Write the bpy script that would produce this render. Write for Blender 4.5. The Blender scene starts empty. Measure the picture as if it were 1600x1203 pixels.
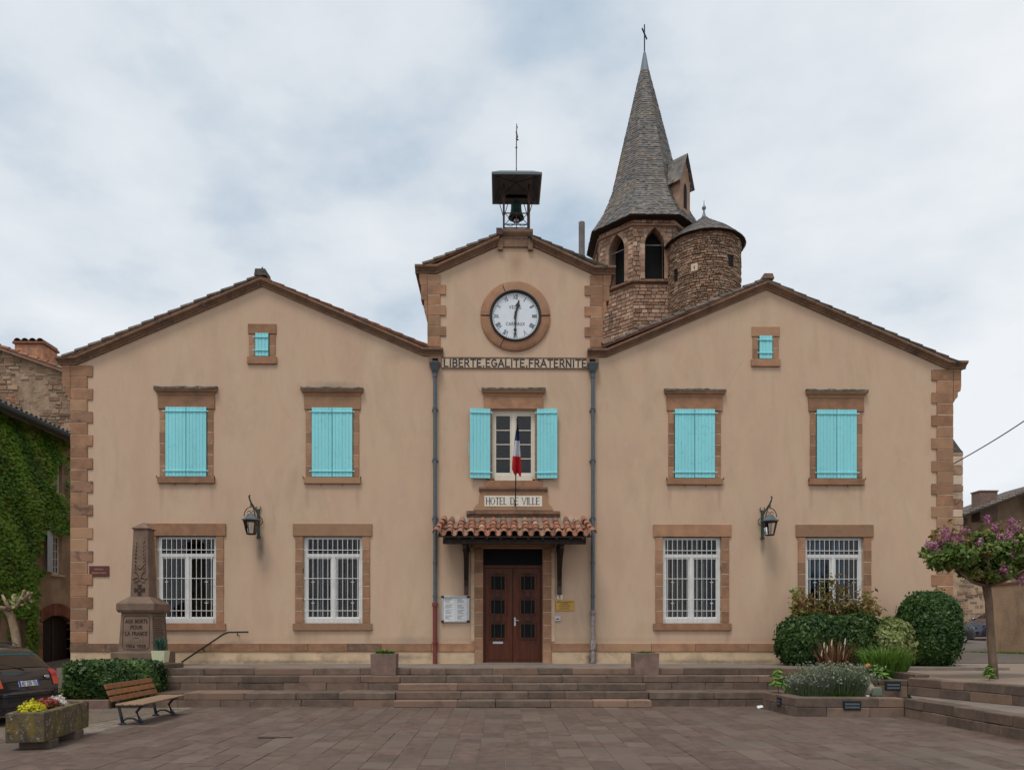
import bpy, math, random
import numpy as np
from mathutils import Matrix, Vector
from mathutils.geometry import tessellate_polygon

R = math.radians
PI = math.pi
rng = random.Random(7)
nrg = np.random.default_rng(11)
sc = bpy.context.scene
col = sc.collection

# ------------------------------------------------------------------ camera
YAW, DIST, EYE, FPX, CAMX = R(0.8), 22.0, 1.76, 1200.0, -0.403
cam_d = bpy.data.cameras.new('camera')
cam = bpy.data.objects.new('camera', cam_d)
col.objects.link(cam)
cam.location = (CAMX, -DIST, EYE)
cam.rotation_euler = (PI / 2, 0, -YAW)
cam_d.sensor_width = 36
cam_d.sensor_fit = 'HORIZONTAL'
cam_d.lens = 27.0
cam_d.shift_y = 383.5 / 1600
cam_d.clip_end = 3000
sc.camera = cam

# ------------------------------------------------------------------ sky and sun
SUN_EL, SUN_AZ = R(65), R(208)          # azimuth measured clockwise from +y
world = bpy.data.worlds.new('World')
sc.world = world
world.use_nodes = True
wn, wl = world.node_tree.nodes, world.node_tree.links
wn.clear()
def wnode(t, **k):
    n = wn.new(t)
    for a, b in k.items():
        setattr(n, a, b)
    return n
w_out = wnode('ShaderNodeOutputWorld')
w_mix = wnode('ShaderNodeMixShader')
w_bs = wnode('ShaderNodeBackground'); w_bs.inputs[1].default_value = 0.10
w_bc = wnode('ShaderNodeBackground'); w_bc.inputs[1].default_value = 1.0
w_sky = wnode('ShaderNodeTexSky', sky_type='NISHITA', sun_disc=False)
w_sky.sun_elevation = SUN_EL
w_sky.sun_rotation = SUN_AZ
w_tc = wnode('ShaderNodeTexCoord')
w_sep = wnode('ShaderNodeSeparateXYZ')
w_add = wnode('ShaderNodeMath', operation='ADD'); w_add.inputs[1].default_value = 0.22
w_max = wnode('ShaderNodeMath', operation='MAXIMUM'); w_max.inputs[1].default_value = 0.12
w_dx = wnode('ShaderNodeMath', operation='DIVIDE')
w_dy = wnode('ShaderNodeMath', operation='DIVIDE')
w_com = wnode('ShaderNodeCombineXYZ')
wl.new(w_tc.outputs['Generated'], w_sep.inputs[0])
wl.new(w_sep.outputs[2], w_add.inputs[0])
wl.new(w_add.outputs[0], w_max.inputs[0])
wl.new(w_sep.outputs[0], w_dx.inputs[0]); wl.new(w_max.outputs[0], w_dx.inputs[1])
wl.new(w_sep.outputs[1], w_dy.inputs[0]); wl.new(w_max.outputs[0], w_dy.inputs[1])
wl.new(w_dx.outputs[0], w_com.inputs[0]); wl.new(w_dy.outputs[0], w_com.inputs[1])
w_n1 = wnode('ShaderNodeTexNoise'); w_n1.inputs['Scale'].default_value = 0.95
w_n1.inputs['Detail'].default_value = 5; w_n1.inputs['Roughness'].default_value = 0.5
w_n1.inputs['Distortion'].default_value = 0.35
w_n2 = wnode('ShaderNodeTexNoise'); w_n2.inputs['Scale'].default_value = 3.6
w_n2.inputs['Detail'].default_value = 7; w_n2.inputs['Roughness'].default_value = 0.55
w_map = wnode('ShaderNodeMapping'); w_map.inputs['Location'].default_value = (0.2, 5.5, 2.0)
wl.new(w_com.outputs[0], w_map.inputs[0])
wl.new(w_map.outputs[0], w_n1.inputs[0]); wl.new(w_map.outputs[0], w_n2.inputs[0])
w_blend = wnode('ShaderNodeMix', data_type='FLOAT'); w_blend.inputs[0].default_value = 0.30
wl.new(w_n1.outputs[0], w_blend.inputs[2]); wl.new(w_n2.outputs[0], w_blend.inputs[3])
w_ramp = wnode('ShaderNodeValToRGB')
e = w_ramp.color_ramp.elements
e[0].position, e[0].color = 0.37, (0.430, 0.535, 0.645, 1)
e[1].position, e[1].color = 0.575, (0.835, 0.862, 0.89, 1)
m_ = e.new(0.465); m_.color = (0.690, 0.740, 0.790, 1)
wl.new(w_blend.outputs[0], w_ramp.inputs[0])
wl.new(w_ramp.outputs[0], w_bc.inputs[0])
wl.new(w_sky.outputs[0], w_bs.inputs[0])
w_mix.inputs[0].default_value = 0.93
wl.new(w_bs.outputs[0], w_mix.inputs[1]); wl.new(w_bc.outputs[0], w_mix.inputs[2])
wl.new(w_mix.outputs[0], w_out.inputs[0])

sun_d = bpy.data.lights.new('sun', 'SUN')
sun_d.energy = 1.6
sun_d.angle = R(16)
sun_d.color = (1.0, 0.95, 0.88)
sun = bpy.data.objects.new('sun', sun_d)
col.objects.link(sun)
sun.location = (0, -30, 40)
sdir = Vector((math.sin(SUN_AZ) * math.cos(SUN_EL), math.cos(SUN_AZ) * math.cos(SUN_EL), math.sin(SUN_EL)))
sun.rotation_euler = sdir.to_track_quat('Z', 'Y').to_euler()

sc.view_settings.view_transform = 'Standard'
sc.view_settings.look = 'None'
sc.view_settings.exposure = 0.12
sc.view_settings.gamma = 1.0

# ------------------------------------------------------------------ helpers
def ray(px, py):
    dx, dz = (px - 800) / FPX, (985 - py) / FPX
    return (math.sin(YAW) + dx * math.cos(YAW), math.cos(YAW) - dx * math.sin(YAW), dz)
def at(px, py, Y=0.0):
    """point of the plane y = Y seen at a photo pixel"""
    a, b, c = ray(px, py)
    t = (Y + DIST) / b
    return Vector((CAMX + a * t, Y, EYE + c * t))
def atz(px, py, Z=0.0):
    a, b, c = ray(px, py)
    t = (Z - EYE) / c
    return Vector((CAMX + a * t, -DIST + b * t, Z))
def atx(px, py, X):
    a, b, c = ray(px, py)
    t = (X - CAMX) / a
    return Vector((X, -DIST + b * t, EYE + c * t))

class MB:
    """collects geometry for one mesh object"""
    def __init__(s):
        s.v, s.f, s.r, s.m = [], [], [], Matrix.Identity(4)
        s.cur = 0.0
    def add(s, vs, fs, rnd=None):
        o = len(s.v)
        for p in vs:
            q = s.m @ Vector(p)
            s.v.append((q.x, q.y, q.z))
        for f in fs:
            s.f.append(tuple(i + o for i in f))
            s.r.append(s.cur if rnd is None else rnd)
        return s
    def box(s, x0, x1, y0, y1, z0, z1, rnd=None):
        return s.add([(x0,y0,z0),(x1,y0,z0),(x1,y1,z0),(x0,y1,z0),(x0,y0,z1),(x1,y0,z1),(x1,y1,z1),(x0,y1,z1)],
                     [(0,3,2,1),(4,5,6,7),(0,1,5,4),(1,2,6,5),(2,3,7,6),(3,0,4,7)], rnd)
    def cbox(s, x0, x1, y0, y1, z0, z1, b=0.012, rnd=None, jit=0.0):
        """box with chamfered edges"""
        b = min(b, (x1-x0)*.3, (y1-y0)*.3, (z1-z0)*.3)
        X, Y, Z = (x0, x1), (y0, y1), (z0, z1)
        vs, idx = [], {}
        for i in (0,1):
            for j in (0,1):
                for k in (0,1):
                    sx, sy, sz = (b,-b)[i], (b,-b)[j], (b,-b)[k]
                    idx[i,j,k,'x'] = len(vs); vs.append((X[i], Y[j]+sy, Z[k]+sz))
                    idx[i,j,k,'y'] = len(vs); vs.append((X[i]+sx, Y[j], Z[k]+sz))
                    idx[i,j,k,'z'] = len(vs); vs.append((X[i]+sx, Y[j]+sy, Z[k]))
        fs = []
        if jit: vs = [tuple(c + rng.uniform(-jit, jit) for c in v) for v in vs]
        q = [(0,0),(1,0),(1,1),(0,1)]
        for i in (0,1):
            fs.append([idx[i,a,c,'x'] for a, c in q]); fs.append([idx[a,i,c,'y'] for a, c in q]); fs.append([idx[a,c,i,'z'] for a, c in q])
        for a in (0,1):
            for c in (0,1):
                fs.append([idx[0,a,c,'y'], idx[1,a,c,'y'], idx[1,a,c,'z'], idx[0,a,c,'z']])
                fs.append([idx[a,0,c,'x'], idx[a,1,c,'x'], idx[a,1,c,'z'], idx[a,0,c,'z']])
                fs.append([idx[a,c,0,'x'], idx[a,c,1,'x'], idx[a,c,1,'y'], idx[a,c,0,'y']])
                for d in (0,1):
                    fs.append([idx[a,c,d,'x'], idx[a,c,d,'y'], idx[a,c,d,'z']])
        return s.add(vs, fs, rnd)
    def prism(s, poly, y0, y1, rnd=None):
        """polygon in xz extruded along y"""
        n = len(poly)
        vs = [(x, y0, z) for x, z in poly] + [(x, y1, z) for x, z in poly]
        fs = [tuple(range(n)), tuple(range(2*n-1, n-1, -1))]
        fs += [(i, i+n, (i+1) % n + n, (i+1) % n) for i in range(n)]
        return s.add(vs, fs, rnd)
    def prismz(s, poly, z0, z1, rnd=None):
        n = len(poly)
        vs = [(x, y, z0) for x, y in poly] + [(x, y, z1) for x, y in poly]
        fs = [tuple(range(n)), tuple(range(2*n-1, n-1, -1))]
        fs += [(i, i+n, (i+1) % n + n, (i+1) % n) for i in range(n)]
        return s.add(vs, fs, rnd)
    def tube(s, pts, r, n=8, rnd=None, caps=True):
        pts = [Vector(p) for p in pts]
        rs = r if isinstance(r, (list, tuple)) else [r] * len(pts)
        vs, fs = [], []
        for i, p in enumerate(pts):
            d = (pts[min(i+1, len(pts)-1)] - pts[max(i-1, 0)]).normalized()
            a = d.cross(Vector((0, 0, 1)))
            if a.length < 1e-3: a = Vector((1, 0, 0))
            a.normalize(); b = d.cross(a)
            for k in range(n):
                t = 2 * PI * k / n
                q = p + (a * math.cos(t) + b * math.sin(t)) * rs[i]
                vs.append(tuple(q))
        for i in range(len(pts) - 1):
            for k in range(n):
                fs.append((i*n+k, i*n+(k+1) % n, (i+1)*n+(k+1) % n, (i+1)*n+k))
        if caps:
            fs.append(tuple(range(n))); fs.append(tuple(range((len(pts)-1)*n, len(pts)*n)))
        return s.add(vs, fs, rnd)
    def lathe(s, prof, c=(0,0,0), n=16, a0=0.0, a1=2*PI, rnd=None):
        vs, fs = [], []
        full = abs(a1 - a0 - 2*PI) < 1e-6
        m = n if full else n + 1
        for r, z in prof:
            for k in range(m):
                t = a0 + (a1 - a0) * k / n
                vs.append((c[0] + r*math.cos(t), c[1] + r*math.sin(t), c[2] + z))
        for i in range(len(prof) - 1):
            for k in range(n):
                k2 = (k+1) % m if full else k+1
                fs.append((i*m+k, i*m+k2, (i+1)*m+k2, (i+1)*m+k))
        return s.add(vs, fs, rnd)
    def sweep(s, path, prof, rnd=None):
        """profile (projection towards -y, up) carried along an xz path"""
        n = len(prof); vs, fs = [], []
        for x, z in path:
            for p, u in prof: vs.append((x, -p, z + u))
        for i in range(len(path) - 1):
            for k in range(n):
                fs.append((i*n+k, i*n+(k+1) % n, (i+1)*n+(k+1) % n, (i+1)*n+k))
        fs.append(tuple(range(n))); fs.append(tuple(range((len(path)-1)*n, len(path)*n)))
        return s.add(vs, fs, rnd)
    def mesh(s, name, smooth=False):
        assert max(max(f) for f in s.f) < len(s.v), name
        me = bpy.data.meshes.new(name)
        me.from_pydata(s.v, [], s.f)
        at_ = me.attributes.new('rnd', 'FLOAT', 'FACE')
        at_.data.foreach_set('value', s.r)
        import bmesh
        bm = bmesh.new(); bm.from_mesh(me)
        bmesh.ops.recalc_face_normals(bm, faces=bm.faces)
        bm.to_mesh(me); bm.free()
        if smooth:
            me.polygons.foreach_set('use_smooth', [True] * len(me.polygons))
        return me
    def build(s, name, mat, parent=None, smooth=False, angle=None):
        me = s.mesh(name, smooth or angle is not None)
        if angle is not None:
            me.set_sharp_from_angle(angle=R(angle))
        return link(name, me, mat, parent)

def link(name, me, mat, parent=None):
    if mat is not None and not me.materials:
        me.materials.append(mat)
    o = bpy.data.objects.new(name, me)
    col.objects.link(o)
    o.parent = parent
    return o
def empty(name, loc=(0,0,0), rz=0.0):
    o = bpy.data.objects.new(name, None)
    o.empty_display_size = 0.2
    col.objects.link(o)
    o.location = loc; o.rotation_euler = (0, 0, rz)
    return o
def tag(o, label=None, cat=None, group=None, kind=None):
    if label: o['label'] = label
    if cat: o['category'] = cat
    if group: o['group'] = group
    if kind: o['kind'] = kind
    return o
def copy_tree(o, parent=None):
    c = o.copy(); col.objects.link(c); c.parent = parent
    for ch in o.children: copy_tree(ch, c)
    return c

# ------------------------------------------------------------------ materials
def material(name):
    m = bpy.data.materials.new(name)
    m.use_nodes = True
    nt = m.node_tree
    return m, nt.nodes, nt.links, nt.nodes['Principled BSDF']
def N(ns, t, ins=None, **k):
    n = ns.new(t)
    for a, b in k.items(): setattr(n, a, b)
    for a, b in (ins or {}).items(): n.inputs[a].default_value = b
    return n
def rgb(c): return (c[0], c[1], c[2], 1)

def surface(name, base, dark=None, light=None, scale=3.0, rough=0.85, var=0.18, bump=0.15, bscale=40.0,
            piece=0.0, stain=None, stain_amt=0.0, stain_scale=1.2, spots=None, spots_amt=0.0, spots_scale=9.0, streak=1.0,
            spec=0.25, bdist=0.01, second=None, second_at=0.6, smears=()):
    """mineral surface: two noise octaves of colour, per-piece shade, stains, lichen spots, bump"""
    m, ns, ln, bs = material(name)
    tc = N(ns, 'ShaderNodeNewGeometry')
    mp = N(ns, 'ShaderNodeMapping', {'Scale': (1, 1, streak)})
    ln.new(tc.outputs['Position'], mp.inputs[0])
    n1 = N(ns, 'ShaderNodeTexNoise', {'Scale': scale, 'Detail': 6.0, 'Roughness': 0.62})
    ln.new(mp.outputs[0], n1.inputs[0])
    d = dark or tuple(c * (1 - var) for c in base)
    l = light or tuple(min(1, c * (1 + var)) for c in base)
    rp = N(ns, 'ShaderNodeValToRGB')
    el = rp.color_ramp.elements
    el[0].position, el[0].color = 0.30, rgb(d)
    el[1].position, el[1].color = 0.70, rgb(l)
    mid = el.new(0.5); mid.color = rgb(base)
    ln.new(n1.outputs[0], rp.inputs[0])
    out = rp.outputs[0]
    oi = N(ns, 'ShaderNodeObjectInfo')
    at_ = N(ns, 'ShaderNodeAttribute', attribute_name='rnd')
    ad = N(ns, 'ShaderNodeMath', operation='ADD')
    ln.new(oi.outputs['Random'], ad.inputs[0]); ln.new(at_.outputs['Fac'], ad.inputs[1])
    fr = N(ns, 'ShaderNodeMath', operation='FRACT'); ln.new(ad.outputs[0], fr.inputs[0])
    if second:                                         # some pieces are of another stone
        wn_ = N(ns, 'ShaderNodeTexWhiteNoise', noise_dimensions='1D'); ln.new(fr.outputs[0], wn_.inputs['W'])
        gt = N(ns, 'ShaderNodeMapRange', {'From Min': second_at, 'From Max': 1.0}); ln.new(wn_.outputs['Value'], gt.inputs[0])
        mx = N(ns, 'ShaderNodeMix', data_type='RGBA'); mx.inputs['B'].default_value = rgb(second)
        ln.new(gt.outputs[0], mx.inputs['Factor']); ln.new(out, mx.inputs['A']); out = mx.outputs['Result']
    if piece:
        mr = N(ns, 'ShaderNodeMapRange', {'To Min': 1 - piece, 'To Max': 1 + piece}); ln.new(fr.outputs[0], mr.inputs[0])
        hs = N(ns, 'ShaderNodeHueSaturation'); ln.new(out, hs.inputs['Color']); ln.new(mr.outputs[0], hs.inputs['Value']); out = hs.outputs[0]
    if stain:
        n2 = N(ns, 'ShaderNodeTexNoise', {'Scale': stain_scale, 'Detail': 7.0, 'Roughness': 0.66, 'Distortion': 0.4})
        ln.new(mp.outputs[0], n2.inputs[0])
        mr = N(ns, 'ShaderNodeMapRange', {'From Min': 0.50, 'From Max': 0.72, 'To Max': stain_amt}); ln.new(n2.outputs[0], mr.inputs[0])
        mx = N(ns, 'ShaderNodeMix', data_type='RGBA'); mx.inputs['B'].default_value = rgb(stain)
        ln.new(mr.outputs[0], mx.inputs['Factor']); ln.new(out, mx.inputs['A']); out = mx.outputs['Result']
    if spots:
        n3 = N(ns, 'ShaderNodeTexNoise', {'Scale': spots_scale, 'Detail': 4.0, 'Roughness': 0.7})
        ln.new(tc.outputs['Position'], n3.inputs[0])
        mr = N(ns, 'ShaderNodeMapRange', {'From Min': 0.58, 'From Max': 0.66, 'To Max': spots_amt}); ln.new(n3.outputs[0], mr.inputs[0])
        mx = N(ns, 'ShaderNodeMix', data_type='RGBA'); mx.inputs['B'].default_value = rgb(spots)
        ln.new(mr.outputs[0], mx.inputs['Factor']); ln.new(out, mx.inputs['A']); out = mx.outputs['Result']
    for (cx, cz, rx, rz, c, amt) in smears:            # old dirt marks with a place of their own
        vm = N(ns, 'ShaderNodeVectorMath', operation='SUBTRACT'); vm.inputs[1].default_value = (cx, 0, cz); ln.new(tc.outputs['Position'], vm.inputs[0])
        vs = N(ns, 'ShaderNodeVectorMath', operation='MULTIPLY'); vs.inputs[1].default_value = (1/rx, 0, 1/rz); ln.new(vm.outputs[0], vs.inputs[0])
        vl = N(ns, 'ShaderNodeVectorMath', operation='LENGTH'); ln.new(vs.outputs[0], vl.inputs[0])
        if 'nn' not in dir(): nn = None
        if nn is None: nn = N(ns, 'ShaderNodeTexNoise', {'Scale': 6.0, 'Detail': 5.0, 'Roughness': 0.65}); ln.new(mp.outputs[0], nn.inputs[0])
        ad2 = N(ns, 'ShaderNodeMath', operation='MULTIPLY_ADD'); ad2.inputs[1].default_value = 1.1; ln.new(nn.outputs[0], ad2.inputs[0]); ln.new(vl.outputs['Value'], ad2.inputs[2])
        mr = N(ns, 'ShaderNodeMapRange', {'From Min': 0.55, 'From Max': 1.5, 'To Min': amt, 'To Max': 0.0}); ln.new(ad2.outputs[0], mr.inputs[0])
        mx = N(ns, 'ShaderNodeMix', data_type='RGBA'); mx.inputs['B'].default_value = rgb(c)
        ln.new(mr.outputs[0], mx.inputs['Factor']); ln.new(out, mx.inputs['A']); out = mx.outputs['Result']
    ln.new(out, bs.inputs['Base Color'])
    bs.inputs['Roughness'].default_value = rough
    bs.inputs['Specular IOR Level'].default_value = spec
    if bump:
        n4 = N(ns, 'ShaderNodeTexNoise', {'Scale': bscale, 'Detail': 5.0, 'Roughness': 0.6})
        ln.new(tc.outputs['Position'], n4.inputs[0])
        bp = N(ns, 'ShaderNodeBump', {'Strength': bump, 'Distance': bdist})
        ln.new(n4.outputs[0], bp.inputs['Height']); ln.new(bp.outputs[0], bs.inputs['Normal'])
    return m

def paint(name, c, rough=0.45, metal=0.0, spec=0.4, var=0.06, scale=6.0, coat=0.0):
    m, ns, ln, bs = material(name)
    tc = N(ns, 'ShaderNodeNewGeometry')
    n1 = N(ns, 'ShaderNodeTexNoise', {'Scale': scale, 'Detail': 5.0, 'Roughness': 0.6}); ln.new(tc.outputs['Position'], n1.inputs[0])
    mr = N(ns, 'ShaderNodeMapRange', {'From Min': .3, 'From Max': .7, 'To Min': 1 - var, 'To Max': 1 + var}); ln.new(n1.outputs[0], mr.inputs[0])
    hs = N(ns, 'ShaderNodeHueSaturation'); hs.inputs['Color'].default_value = rgb(c); ln.new(mr.outputs[0], hs.inputs['Value'])
    ln.new(hs.outputs[0], bs.inputs['Base Color'])
    bs.inputs['Roughness'].default_value = rough; bs.inputs['Metallic'].default_value = metal
    bs.inputs['Specular IOR Level'].default_value = spec; bs.inputs['Coat Weight'].default_value = coat
    return m

def glass(name, tint=(0.9, 0.95, 1.0), base=0.06, transp=1.0, refl=0.9):
    m, ns, ln, bs = material(name)
    ns.remove(bs)
    out = ns['Material Output']
    tr = N(ns, 'ShaderNodeBsdfTransparent'); tr.inputs[0].default_value = rgb(tuple(t * transp for t in tint))
    gl = N(ns, 'ShaderNodeBsdfGlossy', {'Roughness': 0.02}); gl.inputs[0].default_value = (refl, refl, refl, 1)
    fr = N(ns, 'ShaderNodeFresnel', {'IOR': 1.5})
    ad = N(ns, 'ShaderNodeMath', operation='ADD'); ad.inputs[1].default_value = base; ad.use_clamp = True
    ln.new(fr.outputs[0], ad.inputs[0])
    mx = N(ns, 'ShaderNodeMixShader')
    ln.new(ad.outputs[0], mx.inputs[0]); ln.new(tr.outputs[0], mx.inputs[1]); ln.new(gl.outputs[0], mx.inputs[2])
    ln.new(mx.outputs[0], out.inputs[0])
    return m

def foliage(name, cols, rough=0.5, trans=0.25, spec=0.3):
    """cols: colours picked by the per-leaf random value"""
    m, ns, ln, bs = material(name)
    at_ = N(ns, 'ShaderNodeAttribute', attribute_name='rnd')
    rp = N(ns, 'ShaderNodeValToRGB')
    el = rp.color_ramp.elements
    while len(el) > 1: el.remove(el[0])
    el[0].position, el[0].color = 0.0, rgb(cols[0])
    for i, c in enumerate(cols[1:], 1):
        x = el.new(i / (len(cols) - 1)); x.color = rgb(c)
    ln.new(at_.outputs['Fac'], rp.inputs[0])
    ln.new(rp.outputs[0], bs.inputs['Base Color'])
    bs.inputs['Roughness'].default_value = rough
    bs.inputs['Specular IOR Level'].default_value = spec
    tl = N(ns, 'ShaderNodeBsdfTranslucent'); ln.new(rp.outputs[0], tl.inputs[0])
    mx = N(ns, 'ShaderNodeMixShader'); mx.inputs[0].default_value = trans
    ln.new(bs.outputs[0], mx.inputs[1]); ln.new(tl.outputs[0], mx.inputs[2])
    ln.new(mx.outputs[0], ns['Material Output'].inputs[0])
    return m

M = {}
M['stucco'] = surface('stucco', (0.553, 0.392, 0.275), dark=(0.515, 0.345, 0.250), light=(0.572, 0.426, 0.295), scale=0.9, rough=0.92, bump=0.25, bscale=90, bdist=0.004,
                      stain=(0.40, 0.27, 0.18), stain_amt=0.50, stain_scale=0.9, streak=0.35, spots=(0.62, 0.52, 0.42), spots_amt=0.10, spots_scale=2.6,
                      smears=((-7.27, 4.12, .16, .55, (.10, .09, .08), .85), (7.12, 4.15, .12, .40, (.16, .13, .11), .6), (-3.0, 1.45, .9, .22, (.30, .25, .20), .7),
                              (0.0, 12.3, .35, .5, (.36, .21, .12), .5), (-5.2, 8.75, 1.1, .18, (.26, .21, .17), .6), (-6.0, 1.6, .8, .25, (.36, .24, .15), .6), (2.25, 1.0, .5, 1.2, (.36, .27, .19), .5)) + tuple((xw + sx, 5.62, .10, .55, (.38, .27, .19), .55) for xw in (-9.36, -5.22, 5.15, 9.24) for sx in (-.72, .72))
                      + tuple((xw + sx, 1.62, .12, .45, (.36, .25, .17), .6) for xw in (-5.2, 5.1) for sx in (-1.0, 1.0)) + ((-.05, 1.5, 14, .12, (.40, .29, .19), .4), (-11.0, 9.6, .5, .6, (.40, .29, .20), .4), (4.0, 9.9, .8, .3, (.40, .29, .20), .5), (-3.4, 9.6, .7, .3, (.36, .26, .18), .5)))
M['plinth'] = surface('plinth_render', (0.58, 0.43, 0.28), scale=1.5, var=0.14, rough=0.95, bump=0.35, bscale=50, bdist=0.006,
                      stain=(0.24, 0.17, 0.11), stain_amt=0.7, stain_scale=1.6, streak=1.2,
                      smears=((2.2, .95, .22, .3, (.03, .03, .03), .9), (-3.2, 1.0, .8, .12, (.16, .13, .10), .7), (-6.5, .86, 3.5, .10, (.13, .11, .08), .7), (6.0, .86, 3.5, .10, (.13, .11, .08), .7)))
M['trim'] = surface('brown_sandstone', (0.320, 0.172, 0.100), scale=3.2, var=0.22, piece=0.21, rough=0.88, bump=0.2, bscale=60, bdist=0.004,
                    stain=(0.14, 0.09, 0.065), stain_amt=0.45, stain_scale=1.7, second=(0.345, 0.205, 0.122), second_at=0.6, spots=(0.42, 0.29, 0.19), spots_amt=0.25, spots_scale=8)
M['stained'] = surface('soot_stained_sandstone', (0.300, 0.170, 0.108), scale=2.2, var=0.2, rough=0.9, bump=0.3, bscale=50, bdist=0.005,
                       stain=(0.035, 0.028, 0.025), stain_amt=0.95, stain_scale=3.6)
M['weathered'] = surface('weathered_sandstone', (0.205, 0.122, 0.080), scale=3, var=0.25, piece=0.1, rough=0.92, bump=0.4, bscale=50, bdist=0.006,
                         stain=(0.07, 0.06, 0.05), stain_amt=0.85, stain_scale=2.4, spots=(0.33, 0.31, 0.26), spots_amt=0.5, spots_scale=14)
M['lichen'] = surface('lichen_stone', (0.105, 0.090, 0.075), scale=6, var=0.4, rough=0.95, bump=0.9, bscale=30, bdist=0.02,
                      spots=(0.30, 0.29, 0.25), spots_amt=0.7, spots_scale=18)
M['mortar'] = surface('lime_mortar', (0.52, 0.44, 0.35), scale=5, var=0.12, rough=0.95)
M['step'] = surface('step_stone', (0.130, 0.092, 0.070), scale=3.5, var=0.28, piece=0.24, rough=0.85, bump=0.35, bscale=40, bdist=0.008,
                    stain=(0.055, 0.048, 0.043), stain_amt=0.7, stain_scale=2.2, spots=(0.26, 0.23, 0.20), spots_amt=0.22, spots_scale=22,
                    second=(0.21, 0.132, 0.095), second_at=0.5)
M['paving'] = surface('paving_stone', (0.118, 0.081, 0.065), scale=5.0, var=0.30, piece=0.13, rough=0.72, bump=0.3, bscale=28, bdist=0.006,
                      stain=(0.085, 0.07, 0.064), stain_amt=0.6, stain_scale=0.9, spots=(0.22, 0.19, 0.17), spots_amt=0.15, spots_scale=30,
                      second=(0.140, 0.108, 0.087), second_at=0.5, spec=0.2)
M['joint'] = surface('paving_joint', (0.21, 0.17, 0.135), scale=8, var=0.35, rough=0.95, stain=(0.07, 0.06, 0.05), stain_amt=0.8, stain_scale=2.0)
M['terrace'] = surface('terrace_stone', (0.20, 0.165, 0.14), scale=2, var=0.2, rough=0.85, bump=0.3, bscale=50, stain=(0.09, 0.075, 0.065), stain_amt=0.6)
M['gravel'] = surface('pale_gravel', (0.27, 0.205, 0.155), scale=30, var=0.35, rough=0.95, bump=0.9, bscale=70, bdist=0.02, stain=(0.16, 0.12, 0.095), stain_amt=0.5, stain_scale=0.8)
M['asphalt'] = surface('old_asphalt', (0.13, 0.105, 0.09), scale=9, var=0.2, rough=0.9, bump=0.5, bscale=90, stain=(0.085, 0.07, 0.06), stain_amt=0.5, stain_scale=0.5)
M['cobble'] = surface('worn_cobbles', (0.165, 0.127, 0.098), scale=14, var=0.4, rough=0.9, bump=0.9, bscale=22, bdist=0.03, stain=(0.07, 0.06, 0.05), stain_amt=0.5)
M['soil'] = surface('planting_soil', (0.06, 0.05, 0.03), scale=14, var=0.4, rough=1.0, bump=1.0, bscale=35, bdist=0.03, stain=(0.05, 0.09, 0.025), stain_amt=0.8, stain_scale=2.5)
M['memorial'] = surface('memorial_stone', (0.190, 0.125, 0.090), scale=3, var=0.2, rough=0.85, bump=0.35, bscale=45, bdist=0.005,
                        stain=(0.08, 0.066, 0.045), stain_amt=0.6, stain_scale=2.5)
M['carved'] = surface('carved_letters', (0.055, 0.036, 0.028), scale=8, var=0.2, rough=0.9)
M['trough'] = surface('mossy_trough_stone', (0.105, 0.080, 0.050), dark=(0.060, 0.045, 0.035), light=(0.165, 0.125, 0.030), scale=5, rough=0.95, bump=0.8, bscale=30, bdist=0.02,
                      stain=(0.215, 0.150, 0.020), stain_amt=1.0, stain_scale=2.6, streak=0.55, spots=(0.34, 0.33, 0.30), spots_amt=0.8, spots_scale=15)
M['tile'] = surface('canal_tile', (0.285, 0.125, 0.078), scale=7, var=0.3, piece=0.3, rough=0.9, bump=0.4, bscale=50, bdist=0.005,
                    stain=(0.10, 0.08, 0.065), stain_amt=0.85, stain_scale=4, second=(0.36, 0.225, 0.155), second_at=0.6, spots=(0.30, 0.27, 0.22), spots_amt=0.4, spots_scale=20)
M['tile_grey'] = surface('old_grey_tile', (0.130, 0.108, 0.090), scale=7, var=0.35, piece=0.3, rough=0.95, bump=0.5, bscale=40, bdist=0.006,
                         stain=(0.05, 0.048, 0.045), stain_amt=0.6, stain_scale=4, spots=(0.27, 0.27, 0.24), spots_amt=0.5, spots_scale=22)
M['church'] = surface('church_stone', (0.315, 0.195, 0.132), scale=2.2, var=0.22, piece=0.32, rough=0.92, bump=0.7, bscale=16, bdist=0.03,
                      stain=(0.13, 0.095, 0.075), stain_amt=0.55, stain_scale=0.9, second=(0.44, 0.32, 0.235), second_at=0.5)
M['rubble'] = surface('rubble_stone', (0.265, 0.168, 0.112), scale=2.6, var=0.3, piece=0.40, rough=0.95, bump=0.7, bscale=18, bdist=0.03,
                      stain=(0.09, 0.07, 0.055), stain_amt=0.5, stain_scale=1.1, second=(0.32, 0.25, 0.18), second_at=0.55)
M['rubble_mortar'] = surface('rubble_mortar', (0.23, 0.165, 0.12), scale=4, var=0.3, rough=0.95, bump=0.8, bscale=16, bdist=0.03)
M['old_render'] = surface('old_render', (0.42, 0.30, 0.20), scale=1.1, var=0.2, rough=0.95, bump=0.6, bscale=14, bdist=0.02,
                          stain=(0.17, 0.13, 0.10), stain_amt=0.75, stain_scale=1.2, streak=0.7)
M['dark_render'] = surface('patchy_dark_render', (0.330, 0.230, 0.155), scale=2.2, var=0.3, rough=0.95, bump=0.9, bscale=9, bdist=0.04,
                           stain=(0.13, 0.10, 0.08), stain_amt=0.85, stain_scale=1.6, streak=0.8)
M['slate'] = surface('spire_slate', (0.108, 0.102, 0.098), scale=2.5, var=0.25, piece=0.42, rough=0.6, bump=0.25, bscale=30, bdist=0.004, spec=0.5,
                     stain=(0.17, 0.135, 0.085), stain_amt=0.65, stain_scale=0.8, second=(0.165, 0.125, 0.090), second_at=0.6)
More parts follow.
